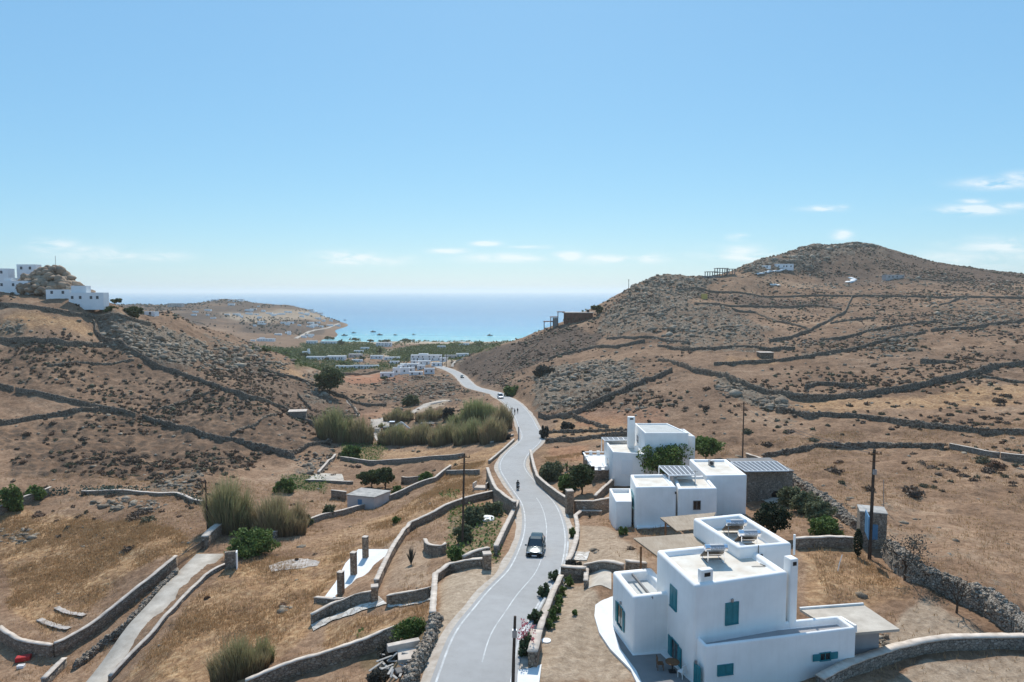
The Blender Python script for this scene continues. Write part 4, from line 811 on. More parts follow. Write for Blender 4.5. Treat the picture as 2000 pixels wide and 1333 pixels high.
# drain pipe on the rear block
pt = hit(Bk['FL'], Bk['FR'], 1480, 1080); pp = MB(); pp.tube([(pt[0],pt[1]-.12,55.6),(pt[0],pt[1]-.12,54.75),(pt[0]+.5,pt[1]-.15,54.6)], .035, 6); pp.build('pipe', MAT['dmetal'], villa, loc=off(villa))
vp = MB(); vp.tube([(22.0,51.9,54.5),(22.0,51.9,56.1)], .09, 8); vp.build('vent_pipe', MAT['white'], villa, loc=off(villa))
for px, py in ((1487,1084),(1492,1094),(1500,1100)): c_ = hit(Bk['FL'], Bk['FR'], px, py); m = MB(); m.box((c_[0], c_[1]-.06, c_[2]), (.14,.14,.14)); m.build('pipe_end', MAT['dmetal'], villa, loc=off(villa))
for A2, B2, px, py in ((A_['FL'],A_['FR'],1431,1172),(aL,bL,1290,1214),(aL,bL,1360,1292),(Ck['BL'],Ck['FL'],1213,1177)): c_ = hit(A2, B2, px, py); m = MB(); m.box((c_[0]-.05, c_[1]-.08, c_[2]), (.16,.16,.22)); m.build('wall_lamp', MAT['metal'], villa, loc=off(villa))
g_ = atZ(1497,1108,54.6); m = MB(); m.bar((g_[0]-1.1,g_[1],54.66),(g_[0]+.4,g_[1]+.05,54.66),.035); m.bar((g_[0]-.3,g_[1]+.5,54.66),(g_[0]+.3,g_[1]-.7,54.68),.035); m.bar((g_[0]+.1,g_[1]+.3,54.66),(g_[0]+.5,g_[1]-.4,54.66),.03); m.build('fallen_aerial', MAT['dmetal'], villa, loc=off(villa))
g_ = atZ(1480,1075,54.6); m = MB(); m.tube([(17.9,51.9,54.75),(19.0,51.7,54.72),(20.4,52.2,54.74)], .025, 5); m.build('roof_cable', MAT['dmetal'], villa, loc=off(villa))
# paved terrace round the villa
tp = [(1164,1167),(1196,1163),(1300,1190),(1400,1300),(1385,1360),(1251,1350),(1232,1308),(1192,1268),(1170,1235),(1161,1203)]
P = [atZ(*k, 48.1) for k in tp]; zp = [hz(k[0],k[1]) for k in P];  ZP = 48.12; P = [atZ(*k, ZP) for k in tp]; m = MB(); m.prism([k[:2] for k in P], 47.0, ZP); props(m.build('pavement', MAT['slabw']), kind='structure')
ct_ = [(1198,1228),(1236,1281),(1290,1277),(1352,1335),(1400,1361),(1262,1353),(1243,1310),(1212,1268)]; P = [atZ(*k, ZP) for k in ct_]; m = MB(); m.prism([k[:2] for k in P], ZP-.02, ZP+.006); props(m.build('pavement', MAT['rawc']), kind='structure')
# reed canopies
def canopy(label, pts, z, post=None, tilt=0):
    P = [atZ(*k, z+(tilt if i < 2 else 0)) for i, k in enumerate(pts)]; r = empty('reed_pergola', (P[0][0], P[0][1], z-3), label, 'pergola')
    n = 4; m = MB(); zs = [k[2] for k in P]; m.prism([k[:2] for k in P], [a-.07 for a in zs], zs); m.build('reed_canopy', MAT['canopy'], r, loc=off(r))
    fb = MB()
    A, B, C2, D = [np.array(k) for k in P]
    for k in np.linspace(.02,.98,6): fb.bar(A*(1-k)+B*k-[0,0,.13], D*(1-k)+C2*k-[0,0,.13], .09, .11)
    fb.build('rafters', MAT['wood'], r, loc=off(r))
    for (px, py) in post or []:
        a, b = ray(px, py); g = atZ(px, py, z-.1); pm = MB(); pm.tube([(g[0],g[1],z-.1),(g[0],g[1],hz(g[0],g[1])-.4 if z > 54.5 else z-3.2)], .09, 8); pm.build('post', MAT['wood'], r, loc=off(r))
    return r
canopy('large flat reed canopy on a wooden post attached to the left of the white villa', [(1237,1051),(1353,1042),(1384,1066),(1284,1086)], 54.0, [(1252,1068)])
canopy('smaller reed canopy between the villa and the middle house', [(1289,1011),(1398,1001),(1384,1030),(1322,1037)], 53.2, [(1300,1019)])
def heater(label, px, py, z, w, rz):
    """solar water heater: tank over a collector that faces away from the camera"""
    g = atZ(px, py, z); r = empty('solar_water_heater', g, label, 'water heater', 'solar water heaters on the villa roof', rz)
    L = w
    t = MB(); t.tube([(-L/2,0,1.22),(-L/2+.06,0,1.22),(L/2-.06,0,1.22),(L/2,0,1.22)], [.20,.27,.27,.20], 20); tk = t.build('tank', MAT['chrome'], r, smooth=False)
    bd = MB(); bd.tube([(-L*.28,0,1.22),(L*.32,0,1.22)], .276, 20); bn = bd.build('label_band', MAT['metal'], tk)
    cu = bpy.data.curves.new('lettering', 'FONT'); cu.body = 'MALTEZOS'; cu.size = .24; cu.align_x = 'CENTER'; cu.align_y = 'CENTER'; cu.extrude = .004; tm = bpy.data.materials.get('lettering') or simple('lettering', (.75,.77,.85), .5, .05)
    cu.materials.append(tm); to = link('lettering', cu); to.rotation_euler = (radians(78),0,0); to.location = (.03,-.275,1.27); bpy.context.view_layer.update()
    me = bpy.data.meshes.new_from_object(to.evaluated_get(bpy.context.evaluated_depsgraph_get())); me.transform(to.matrix_basis); bpy.data.objects.remove(to); link('lettering', me, tk)
    c = MB(); c.quad((-L/2+.1,.10,1.02),(L/2-.1,.10,1.02),(L/2-.1,1.15,.18),(-L/2+.1,1.15,.18)); a = np.array
    c = MB(); k = len(c.v); top = [(-L/2+.08,.08,1.05),(L/2-.08,.08,1.05),(L/2-.08,1.2,.20),(-L/2+.08,1.2,.20)]; c.v = top + [(x,y-.06,zz-.09) for x,y,zz in top]; c.f = [(0,1,2,3),(7,6,5,4),(0,4,5,1),(1,5,6,2),(2,6,7,3),(3,7,4,0)]; cl = c.build('collector', MAT['bronze'], r)
    gl = MB(); gl.quad(*[(x*.95,y+.004,zz+.006) for x,y,zz in top]); gl.build('collector_glass', MAT['glass'], cl)
    fr = MB()
    for s in (-1,1):
        fr.bar((s*(L/2-.25),-.1,.0),(s*(L/2-.25),-.0,1.0),.05); fr.bar((s*(L/2-.25),-.1,.03),(s*(L/2-.25),1.2,.03),.05); fr.bar((s*(L/2-.25),1.2,.0),(s*(L/2-.25),1.2,.2),.05)
    fr.bar((-L/2+.25,-.08,.25),(L/2-.25,-.08,.25),.04); fr.bar((-L/2+.25,-.05,.7),(L/2-.25,-.05,.7),.04); fr.build('stand', MAT['chrome'], r); return r
MAT['bronze'] = simple('bronze_panel', (.10,.07,.045), .35, .35, 2, .5, .3, c2=(.04,.03,.02))
heater('solar water heater standing alone on the lower, nearer villa roof', 1398, 1101, 54.60, 1.75, rzA-.25)
heater('solar water heater at the back of the upper villa roof', 1437, 1049, 54.57, 1.75, rzA-.3)
heater('solar water heater on the upper villa roof, just in front of the rear one', 1463, 1071, 54.57, 1.75, rzA-.3)
# ---- middle house
mid = empty('white_middle_house', (16, 88, 45), 'white house of three rounded cube blocks standing behind the villa', 'house')
def quadpx(FL, FR, BL, BR, z): return [atZ(*k, z)[:2] for k in (FL, FR, BR, BL)]
M1 = quadpx((1242,952),(1321,951),(1231,927),(1301,926), 50.6); block(mid, M1, 42.5, 50.6, .45, .35, bev=.4, seg=4)
M2 = quadpx((1325,955),(1401,954),(1314,930),(1379,929), 50.4); block(mid, M2, 43, 50.4, .45, .35, bev=.4, seg=4)
M3 = quadpx((1379,929),(1459,928),(1346,897),(1419,897), 50.9); block(mid, M3, 43, 50.9, .5, .3, bev=.45, seg=4)
M4 = quadpx((1203,980),(1234,980),(1190,954),(1233,954), 48.4); block(mid, M4, 43.5, 48.4, .3, .5, bev=.1, roof='slabw')
opening(mid, M2[0], M2[1], 1361, 987, 13, 16, 'plain', 'rawc'); opening(mid, M1[3], M1[0], 1236, 975, 5, 26, 'shut')
lt = quadpx((1244,1030),(1310,1028),(1240,1010),(1306,1009), 45.7); block(mid, lt, 43.3, 45.7, .2, .1, bev=.05, roof='slabw')
rl = MB(); a0 = atZ(1256,1020,46.0); a1 = atZ(1300,1018,46.0)
for k in range(5): rl.bar((a0[0],a0[1],45.75+.22*k),(a1[0],a1[1],45.75+.22*k),.05)
for u in np.linspace(0,1,6): rl.bar((a0[0]*(1-u)+a1[0]*u,a0[1]*(1-u)+a1[1]*u,45.7),(a0[0]*(1-u)+a1[0]*u,a0[1]*(1-u)+a1[1]*u,46.7),.05)
rl.build('railing', MAT['white'], mid, loc=off(mid))
wc = hit(M2[0], M2[1], 1319, 962); m = MB(); m.box((wc[0],wc[1]-.2,wc[2]),(.18,.18,.3)); m.build('wall_lamp', MAT['dmetal'], mid, loc=off(mid))
g = atZ(1357,948,50.1); m = MB(); m.tube([(g[0],g[1],50),(g[0],g[1],52.0)],.035,6); m.bar((g[0]-.35,g[1],51.9),(g[0]+.35,g[1],51.9),.04); m.build('aerial', MAT['rawc'], mid, loc=off(mid))
g = atZ(1389,910,50.6); ac = empty('air_conditioner', (g[0],g[1],50.62), 'pale air conditioning unit on the flat roof of the middle house', 'air conditioner')
m = MB(); m.box((0,0,.42),(.45,.85,.75),.3); b_ = m.build('casing', MAT['metal'], ac, bevel=.03); m = MB(); m.tube([(-.1,-.47,.45),(-.105,-.475,.45)],.28,14); m.box((0,0,.02),(.5,.9,.04),.3); m.build('fan_grille', MAT['dmetal'], ac)
# slatted solar pergolas
def solar(label, pts, z, n, cat='solar canopy', posts=True, dn=2.6):
    P = [np.array(atZ(*k, z)) for k in pts]; r = empty('solar_pergola', (P[0][0],P[0][1],z-dn), label, cat); A, B, C2, D = P   # BL, BR, FR, FL
    for k in range(n):
        u0, u1 = k/n+.01, (k+1)/n-.01; m = MB(); p = [A*(1-u0)+B*u0, A*(1-u1)+B*u1, D*(1-u1)+C2*u1, D*(1-u0)+C2*u0]; m.prism([t[:2] for t in p], z-.02, z+.03); m.build('panel', MAT['solar'], r, loc=off(r))
    f = MB()
    for k in range(n+1): u = k/n; f.bar(A*(1-u)+B*u-[0,0,.0], D*(1-u)+C2*u, .09, .14)
    f.bar(A,B,.1,.14); f.bar(D,C2,.1,.14); f.build('frame', MAT['white2'], r, loc=off(r))
    if posts:
        for p in P: m = MB(); m.bar(p-[0,0,.07], p-[0,0,dn], .12); m.build('post', MAT['white2'], r, loc=off(r))
    return r
MAT['solar'] = simple('solar_glass', (.10,.095,.10), .35, .1, 1, .5)
solar('small canopy of dark panels between white bars behind the middle house', [(1287,911),(1343,911),(1358,928),(1307,929)], 51.2, 6)
# annex
ann = empty('stone_annex', (45, 100, 45), 'long brown stone annex to the right of the middle house, under dark panels', 'annex')
AX = [atZ(1461,923,49.3)[:2], atZ(1549,921,49.3)[:2]]; d_ = np.array(AX[1])-np.array(AX[0]); d_ /= np.linalg.norm(d_); b2 = np.array([-d_[1]*1.0, d_[0]*1.0])
AX = [AX[0], AX[1], tuple(np.array(AX[1])+b2*7.5), tuple(np.array(AX[0])+b2*7.5)]
m = MB(); m.prism(AX, 43, 49.3); m.build('wall', MAT['masong'], ann, loc=off(ann)); m = MB(); m.prism(inset(ccw(AX), -.12), 49.3, 49.42); m.build('roof', MAT['rawc'], ann, loc=off(ann))
m = MB(); nn_ = -b2; p0 = hit(AX[0],AX[1],1515,968); m.tube([(*(p0[:2]+nn_*.05),p0[2]),(*(p0[:2]+nn_*.12),p0[2])],.65,16); m.build('round_opening', MAT['blackp'], ann, loc=off(ann))
solar('wide canopy of dark panels with pale bars on top of the stone annex', [(1427,903),(1517,902),(1541,920),(1456,921)], 49.75, 10, posts=False, dn=.3)
# pump tanks
g = G(1484,968); 
t = empty('water_pump_set', (g[0],g[1],g[2]), 'white and blue pressure vessels standing against the stone annex', 'pump')
m = MB(); m.tube([(-.4,0,0),(-.4,0,.2),(-.4,0,1.5),(-.4,0,1.7)],[.2,.35,.35,.1],14); m.build('white_tank', MAT['paintw'], t, smooth=False); m = MB(); m.tube([(.1,-.3,0),(.1,-.3,1.0),(.1,-.3,1.1)],[.28,.28,.1],12); m.build('filter', MAT['metal'], t); m = MB(); m.tube([(.5,.1,.45),(1.5,.1,.45)],.42,14); m.build('blue_tank', MAT['bluep'], t)
slab(None, [(1475,972),(1520,968),(1533,982),(1500,985)], .12, 'concrete', 'pavement')
# ---- back house
bh = empty('white_back_house', (22, 115, 44), 'white two-storey house with stone-walled terrace, farthest of the three by the road', 'house')
U = quadpx((1260,846),(1345,846),(1240,827),(1299,827), 52.0); U[2] = tuple(np.array(U[3])+(np.array(U[1])-np.array(U[0]))*.80); block(bh, U, 43, 52.0, .25, .22, bev=.06, roof='roofg')
U2 = quadpx((1330,849),(1358,853),(1310,838),(1336,838), 51.3); block(bh, U2, 43, 51.3, .25, .2, bev=.06)
Lw = quadpx((1197,883),(1259,887),(1182,861),(1240,861), 48.6); block(bh, Lw, 42, 48.6, .3, .35, bev=.06)
opening(bh, Lw[0], Lw[1], 1225, 913, 20, 28, 'door', 'white2', name='door'); opening(bh, Lw[0], Lw[1], 1257, 907, 6, 11, 'plain', 'white2'); opening(bh, U[3], U[0], 1246, 858, 4, 14, 'plain', 'white2'); opening(bh, Lw[3], Lw[0], 1188, 903, 4, 14, 'plain', 'white2')
ch = atZ(1235, 832, 52.0); chimney(bh, (ch[0]-.2, ch[1]), 1.2, .8, 46, 53.6, 0)
Tz = 44.6; TR = [atZ(1158,919,Tz)[:2], atZ(1197,917,Tz)[:2], atZ(1183,888,Tz)[:2], atZ(1139,888,Tz)[:2]]
m = MB(); m.prism(TR, 38.5, Tz-.1); m.build('terrace_wall', MAT['mason'], bh, loc=off(bh)); m = MB(); m.prism(inset(ccw(TR), .06), Tz-.1, Tz); m.build('terrace_floor', MAT['slabw'], bh, loc=off(bh))
tw = MB()
for a, b in ((0,3),(3,2),(0,1)):
    A2 = np.array(TR[a]); B2 = np.array(TR[b]); tw.bar((*A2,Tz+.45),(*B2,Tz+.45),.3,.12)
    for u in np.linspace(0,1,4): p = A2*(1-u)+B2*u; tw.box((*p,Tz+.3),(.55,.55,.7))
tw.build('terrace_parapet', MAT['white'], bh, loc=off(bh))
solar('thin slatted shade roof over the terrace side of the back house', [(1175,855),(1226,855),(1229,860),(1181,861)], 48.9, 5, 'pergola')
# roof vent
g = atZ(1243,882,48.3); m = MB(); m.tube([(g[0],g[1],48),(g[0],g[1],49.2)],.3,10); m.build('roof_vent', MAT['white'], bh, loc=off(bh))
# ---- gate pillar & blue shed & hut
def small_house(name, label, cat, P, z0, z1, wm_, rm, over=.0, th=.18):
    r = empty(name, (P[0][0],P[0][1],z0), label, cat); m = MB(); m.prism(P, z0-1.2, z1-th); m.build('wall', MAT[wm_], r, loc=off(r)); m = MB(); m.prism(inset(ccw(P), -over-.003), z1-th, z1); m.build('roof', MAT[rm], r, loc=off(r)); return r
def frame(c, rz, w, d):
    cr, sr = cos(rz), sin(rz); return [(c[0]+x*cr-y*sr, c[1]+x*sr+y*cr) for x, y in ((-w/2,-d/2),(w/2,-d/2),(w/2,d/2),(-w/2,d/2))]
gh = G(678,992); hutP = [atZ(678,966,gh[2]+2.9)[:2], atZ(731,971,gh[2]+2.9)[:2], atZ(762,959,gh[2]+2.9)[:2], atZ(706,953,gh[2]+2.9)[:2]]
MAT['greyw'] = simple('greyed_render', (.50,.46,.43), .9, .12, .6)
hut = small_house('flat_roofed_hut', 'small pale flat-roofed hut with a blue door beside the long field wall', 'hut', hutP, gh[2], gh[2]+2.9, 'greyw', 'hutroof', .12)
opening(hut, hutP[0], hutP[1], 703, 983, 7, 13, 'door', 'bluep')
g = G(1712,1072); P = frame((g[0],g[1]+1.2), -.35, 2.6, 2.4); sh_ = small_house('stone_shed', 'small square stone shed with faded blue door behind the tall utility pole', 'shed', P, g[2], g[2]+4.0, 'masong', 'hutroof', .05, .12)
opening(sh_, P[0], P[3], 1694, 1025, 7, 45, 'door', 'bluep'); opening(sh_, P[0], P[1], 1709, 1040, 8, 28, 'door', 'bluep')
g = G(578,816); P = frame((g[0],g[1]+2), .2, 5.5, 4); small_house('stone_hut', 'small pale flat-topped stone hut at the end of the long wall on the left hill', 'hut', P, g[2], g[2]+2.0, 'masong', 'coping', .15)
g = G(1498,700); P = frame((g[0],g[1]+2), 0, 5, 4); small_house('ruined_shelter', 'tiny ruined stone shelter with a pale lintel in the middle of the right hillside', 'ruin', P, g[2], g[2]+2.2, 'dry', 'coping', .2)
g = G(1377,585); P = frame((g[0],g[1]+2), 0, 3.4, 3); small_house('yellow_box', 'small yellow box standing high on the right hillside', 'box', P, g[2], g[2]+3.6, 'amber', 'amber', .0)
def pillar(label, px, py, h, w, mat='mason', cap='coping', group=None, rz=.2, cat='pillar'):
    g = G(px, py); r = empty('stone_pillar', (g[0],g[1],g[2]), label, cat, group, rz); m = MB(); m.box((0,0,h/2-.3),(w,w,h+.6)); m.build('shaft', MAT[mat], r); m = MB(); m.box((0,0,h+.07),(w+.04,w+.04,.14)); m.build('cap', MAT[cap], r); return r
pillar('tall broad stone pillar with pale cap on the road side of the garden wall', 1112, 1004, 3.4, 1.0); pillar('square stone pillar ending the wall of the gravel lay-by', 951, 1112, 1.6, .8); pillar('square pillar at the right end of the slab terrace wall', 732, 1174, 1.5, .7)
# white slab with three pillars (terraced beside the curving wall)
zs = G(690,1130)[2]+.25; sp_ = [(700,1073),(764,1073),(750,1110),(737,1150),(728,1160),(675,1171),(634,1166),(655,1138),(675,1100)]
m = MB(); P = [atZ(*k, zs) for k in sp_]; m.prism([k[:2] for k in P], zs-1.5, zs); props(m.build('pavement', MAT['slabw']), kind='structure')
for (px, py, l) in ((666,1163,'nearest'),(691,1122,'middle'),(714,1089,'farthest')):
    g = atZ(px, py, zs); r = empty('stone_pillar', g, f'{l} of the three free-standing stone pillars on the white slab', 'pillar', 'pillars on the white slab', -.25); m = MB(); m.box((0,0,1.35),(.62,.62,2.7)); m.build('shaft', MAT['mason'], r); m = MB(); m.box((0,0,2.74),(.66,.66,.08)); m.build('cap', MAT['coping'], r)
# stairs
g = G(937,957); r = empty('roadside_stairs', (g[0],g[1],g[2]), 'pale flight of steps going down from the road to the fields', 'stairs', None, -.12)
zt = 38.9
for k in range(9): m = MB(); z = g[2]+.45+(zt-g[2]+.3)*(k+.5)/9; m.box((0,.34*k,(z+g[2]-1)/2),(2.0,.36,z-g[2]+1)) ; o = m.build('step', MAT['coping'], r); m.v = [(a,b,c-g[2]) for a,b,c in m.v]; o.data.vertices.foreach_set('co', np.array(m.v, np.float32).ravel())
for s in (-1,1): m = MB(); m.bar((s*1.15,-.2,.75),(s*1.15,3.0,zt-g[2]+1.0),.22,.9); m.build('side_wall', MAT['coping'], r)
# platform and round well cover
slab(None, [(599,941),(622,927),(668,929),(672,941),(650,944)], .35, 'concrete', 'pavement', flat=False)
g = G(951,1017); r = empty('round_cover', g, 'round white well cover lying in the bushes beside the retaining wall', 'well cover'); m = MB(); m.tube([(0,0,-.3),(0,0,.35),(0,0,.42)],[1.15,1.15,1.05],24); m.build('rim', MAT['white'], r); m = MB(); m.tube([(0,0,.42),(0,0,.5)],[.35,.3],14); m.build('lid_knob', MAT['slabw'], r)
g = G(1067,1253); r = empty('white_slab_stone', g, 'flat white disc lying beside the planter wall in the dusty yard', 'stone disc'); m = MB(); m.tube([(0,0,-.1),(0,0,.10)],.36,16); m.build('disc', MAT['white'], r)
# railing beside the driveway
P0 = np.array(G(345,1108)); P1 = np.array(G(399,1072)); r = empty('metal_railing', P0, 'dark metal railing between the two wall ends by the driveway', 'railing'); P1r = P1-P0
m = MB(); m.bar((0,0,1.25),P1r+[0,0,1.25],.06); m.bar((0,0,.3),P1r+[0,0,.3],.05); m.build('rails', MAT['dmetal'], r); m = MB()
for u in np.linspace(0,1,34): m.bar(P1r*u+[0,0,.1],P1r*u+[0,0,1.25],.035)
m.build('balusters', MAT['dmetal'], r)
g = G(459,1112); r = empty('gate_post_wall', g, 'square grey end wall with a pale blue edge at the top of the driveway', 'wall'); m = MB(); m.box((-.6,.2,1.0),(1.5,.5,2.8),.3); m.build('post', MAT['masong'], r); m = MB(); m.box((.25,.1,1.0),(.16,.9,2.9),.3); m.build('blue_edge', MAT['white2'], r)
# ---- ridge structures
g = G(1410,541); Y = g[1]; r = empty('concrete_skeleton', (g[0],g[1]+4,g[2]), 'unfinished grey concrete frame of a house standing on the right ridge', 'building frame')
s1 = Y/F; bx = lambda px: (px-1410)*s1
def fr_(x0, x1, z0, z1, d=7, n=3):
    for x in np.linspace(x0, x1, n):
        for y in (0, d): m = MB(); m.box((x,y,(z0+z1)/2),(.55,.55,z1-z0)); m.build('column', MAT['rawc'], r)
    m = MB(); m.box(((x0+x1)/2,d/2,z1+.15),(x1-x0+1.4,d+1.2,.35)); m.build('slab', MAT['rawc'], r)
fr_(bx(1385),bx(1404),0,3.9,n=3); fr_(bx(1404),bx(1424),0,3.4,n=3); fr_(bx(1404),bx(1424),3.4,6.6,n=3); fr_(bx(1427),bx(1438),0,6.0,6,2); m = MB(); m.box((bx(1393),2,-.3),(bx(1409)-bx(1377),8,2.2)); m.build('base', MAT['rawc'], r)
g = G(1108,634); Y = g[1]; s1 = Y/F; r = empty('unfinished_brick_building', (g[0],g[1]+5,g[2]), 'long unfinished brown brick building with a flat roof on the ridge above the sea', 'building'); bx = lambda px: (px-1108)*s1; zb = lambda py: atY(1108, py, Y)[2]-g[2]
m = MB(); m.box(((bx(1103)+bx(1158))/2,0,(zb(645)+zb(612))/2),(bx(1158)-bx(1103),9,zb(612)-zb(645))); m.build('wall', MAT['brick'], r); m = MB(); m.box(((bx(1100)+bx(1160))/2,0,zb(612)+.25),(bx(1160)-bx(1100),10,.5)); m.build('roof', MAT['coping'], r)
m = MB(); m.box(((bx(1081)+bx(1089))/2,0,(zb(645)+zb(622))/2),(bx(1089)-bx(1081),7,zb(622)-zb(645))); m.build('wall', MAT['rawc'], r)
for x0,x1,zt,zl in ((1063,1081,629,646),(1076,1090,620,640),(1090,1103,610,638)):
    for x in (x0,x1): m = MB(); m.bar((bx(x),-3,zb(zt)),(bx(x),-3,zb(zl)-1.5),.5); m.build('column', MAT['brick'], r)
    m = MB(); m.box(((bx(x0)+bx(x1))/2,0,zb(zt)),(bx(x1)-bx(x0)+.6,7,.4)); m.build('slab', MAT['brick'], r)
for px in (1110,1120,1132,1145): m = MB(); m.box((bx(px),-4.52,zb(624)),(1.4,.06,2.2)); m.build('window', MAT['glass'], r)
m = MB(); m.box((bx(1150),0,zb(611)+1),(1.6,1.6,1.6)); m.build('roof_tank', MAT['dmetal'], r)
# ---- village and hilltop houses
def house(label, px, py, wp, hp, name='white_house', group=None, mat='white2', dp=.6, win=True, rz=None, steps=None, roof='roofg', Y=None, sink=1.5):
    g = G(px, py) if Y is None else atY(px, py, Y); s = g[1]/F; w = wp*s; h = hp*s; d = max(4, w*dp); rz = random.uniform(-.2,.2) if rz is None else rz
    r = empty(name, g, label, 'house', group); P = frame((g[0],g[1]+d/2), rz, w, d); block(r, P, g[2]-sink, g[2]+h, .25, .25, mat, roof, bev=0)
    if steps:
        for (u, w2, z0, z1) in steps: c = (g[0]+u*w, g[1]+d/2+1); block(r, frame(c, rz, w2*w, d*.8), g[2]-sink, g[2]+z1*h, .2, .2, mat, roof, bev=0)
    if win and hp >= 4:
        nw_ = max(1, min(6, int(w/3.2))); rows = 2 if h > 5 else 1
        for k in range(nw_):
            for q_ in range(rows):
                u = (k+.5)/nw_ + random.uniform(-.06,.06); A = np.array(P[0]); B = np.array(P[1]); p = A*(1-u)+B*u; z = g[2]+h*((.35 if q_ == 0 else .74) if rows == 2 else .5)
                m = MB(); m.box((p[0],p[1]-.03,z),(.95,.12,1.2 if h < 9 else 1.6),rz); f = m.build('window', MAT['glassb'], r, loc=off(r))
    return r
MAT['glassb'] = simple('window_far', (.06,.075,.09), .3, .2, 1, .4)  # dark blue-grey panes of the village and hill houses
HS = [('two-storey white house with dark windows at the foot of the left hilltop rock',168,591,66,19,.3,.05,[(-.27,.44,0,1.7)],277),
 ('white house with terrace wall stretching left of the two-storey hilltop house',112,577,44,11,.3,.05,None,279),
 ('long low white house at the left edge under the hilltop rock',26,564,58,15,.25,.0,[(-.25,.25,0,1.4)],287),
 ('white cube house on the skyline left of the hilltop rock',51,531,36,14,.5,.05,None,302),
 ('small white block at the left edge of the skyline',4,539,24,14,.6,.0,None,298),
 ('white house with glass front below the summit of the right hill',1533,525,34,9,.4,.1,None),
 ('small white outbuilding just left of the glass-fronted hill house',1498,525,14,6,.5,0,None),
 ('grey low house among the fields high on the right hill',1748,545,36,8,.4,0,None),
 ('white low house at the left end of the village by the red field',755,738,26,10,.5,.1,None),
 ('white cube village house with stepped roofs beside the low left one',775,733,16,14,.8,.0,[(.3,.5,0,1.3)]),
 ('white village house with two dark doorways facing the camera',790,731,18,12,.6,.1,None),
 ('white village house right of the one with two doorways',803,728,12,10,.7,.0,None),
 ('long pale village house in the second row, with a white roof line',799,720,36,9,.4,.0,None),
 ('blue-grey village house behind the long pale one',828,714,24,9,.5,.05,None),
 ('small bright house next to the road where it enters the village',853,716,20,7,.5,-.1,None),
 ('cream house with a terrace above the dark stone bank of the village',838,731,20,11,.6,.1,None),
 ('long two-storey white hotel behind the village',832,706,60,12,.25,.0,[(-.1,.3,0,1.2)]),
 ('grey-blue wing at the right end of the hotel',880,702,24,8,.4,0,None),
 ('pale house partly hidden by the dark slope at the right end of the village',903,700,24,9,.5,.1,None),
 ('white low house left of the hotel, behind a round tree',735,702,24,7,.5,0,None),('pale low house halfway between the round tree and the hotel',765,704,30,6,.4,0,None),
 ('long white greenhouse-like house on the valley floor, left of centre',616,704,36,7,.35,0,None),('white house with a sloping side on the valley floor',655,704,36,8,.5,0,None),
 ('mauve flat building in the middle of the valley floor',693,699,26,7,.5,0,None),('small pale house in front of the mauve flat building',697,708,20,5,.5,0,None),
 ('long white wall-like building nearest the red field',714,721,50,7,.2,0,None),('short white building left of the long wall-like one',672,721,34,6,.3,0,None),
 ('broad pale house behind the beach, right of centre',749,678,30,8,.4,0,None),('white house among trees near the shore, left of the beach',641,673,30,6,.4,0,None),
 ('pale house at the inner corner of the bay, far left of the valley',608,673,20,7,.5,0,None),('white pointed chapel-like house in the green fields at left',597,694,14,7,.6,0,[(.3,.25,0,1.7)]),
 ('white house at the edge of the green fields, farthest left in the valley',518,667,34,5,.3,0,None),
 ('small white cube in the gap between the hotel and the pale second row',808,711,12,6,.6,.1,None),('white cube beside the road at the village entrance',866,707,14,8,.6,-.1,None),('two pale cubes stepping up behind the two-doorway house',787,722,14,8,.7,.1,[(.3,.4,0,1.4)]),
 ('narrow white house at the back left of the village',770,712,18,6,.5,0,None),('small cream house between the village and the terrace house',822,722,14,8,.6,-.1,None),('white terrace wall house under the cream one',812,733,26,6,.4,.1,None),('bright low house in front of the green field behind the village',700,690,18,5,.5,0,None),
 ('pale low house at the edge of the beach, right side',905,676,22,5,.4,0,None),('white house half hidden in trees at the right of the beach',862,681,16,5,.5,0,None),('sand-coloured low house left of the broad beach house',712,684,16,5,.5,0,None),
 ('low house on the far ridge where the sea begins, left one',286,589,30,6,.4,0,None),('dark low house on the far ridge, right one',341,600,28,7,.4,0,None)]
for l, px, py, w, h, dp, rz, st, *YY in HS: house(l, px, py, w, h, dp=dp, rz=rz, steps=st, Y=YY[0] if YY else None, sink=3 if YY and YY[0] < 290 else 6 if YY else 1.5, mat='greyw' if (l.startswith(('grey','mauve','dark low'))) else 'white2')
rr = random.Random(5)
hb_ = [(410,475,588,600,6),(437,507,612,624,6),(475,525,600,611,5),(522,600,607,620,10),(560,625,630,640,9),(535,575,650,656,4),(600,637,607,612,4),(620,660,622,638,6),(580,620,655,660,4),(490,515,662,670,3),(360,420,605,625,5),(470,560,628,640,5)]
for x0,x1,y0,y1,n in hb_:
    for _ in range(n): house('tiny white house among those scattered over the far headland', rr.uniform(x0,x1), rr.uniform(y0,y1), rr.uniform(5,14), rr.uniform(2.2,3.8), group='white houses scattered over the far headland', win=False, rz=rr.uniform(-.5,.5), dp=.7, roof='roof')
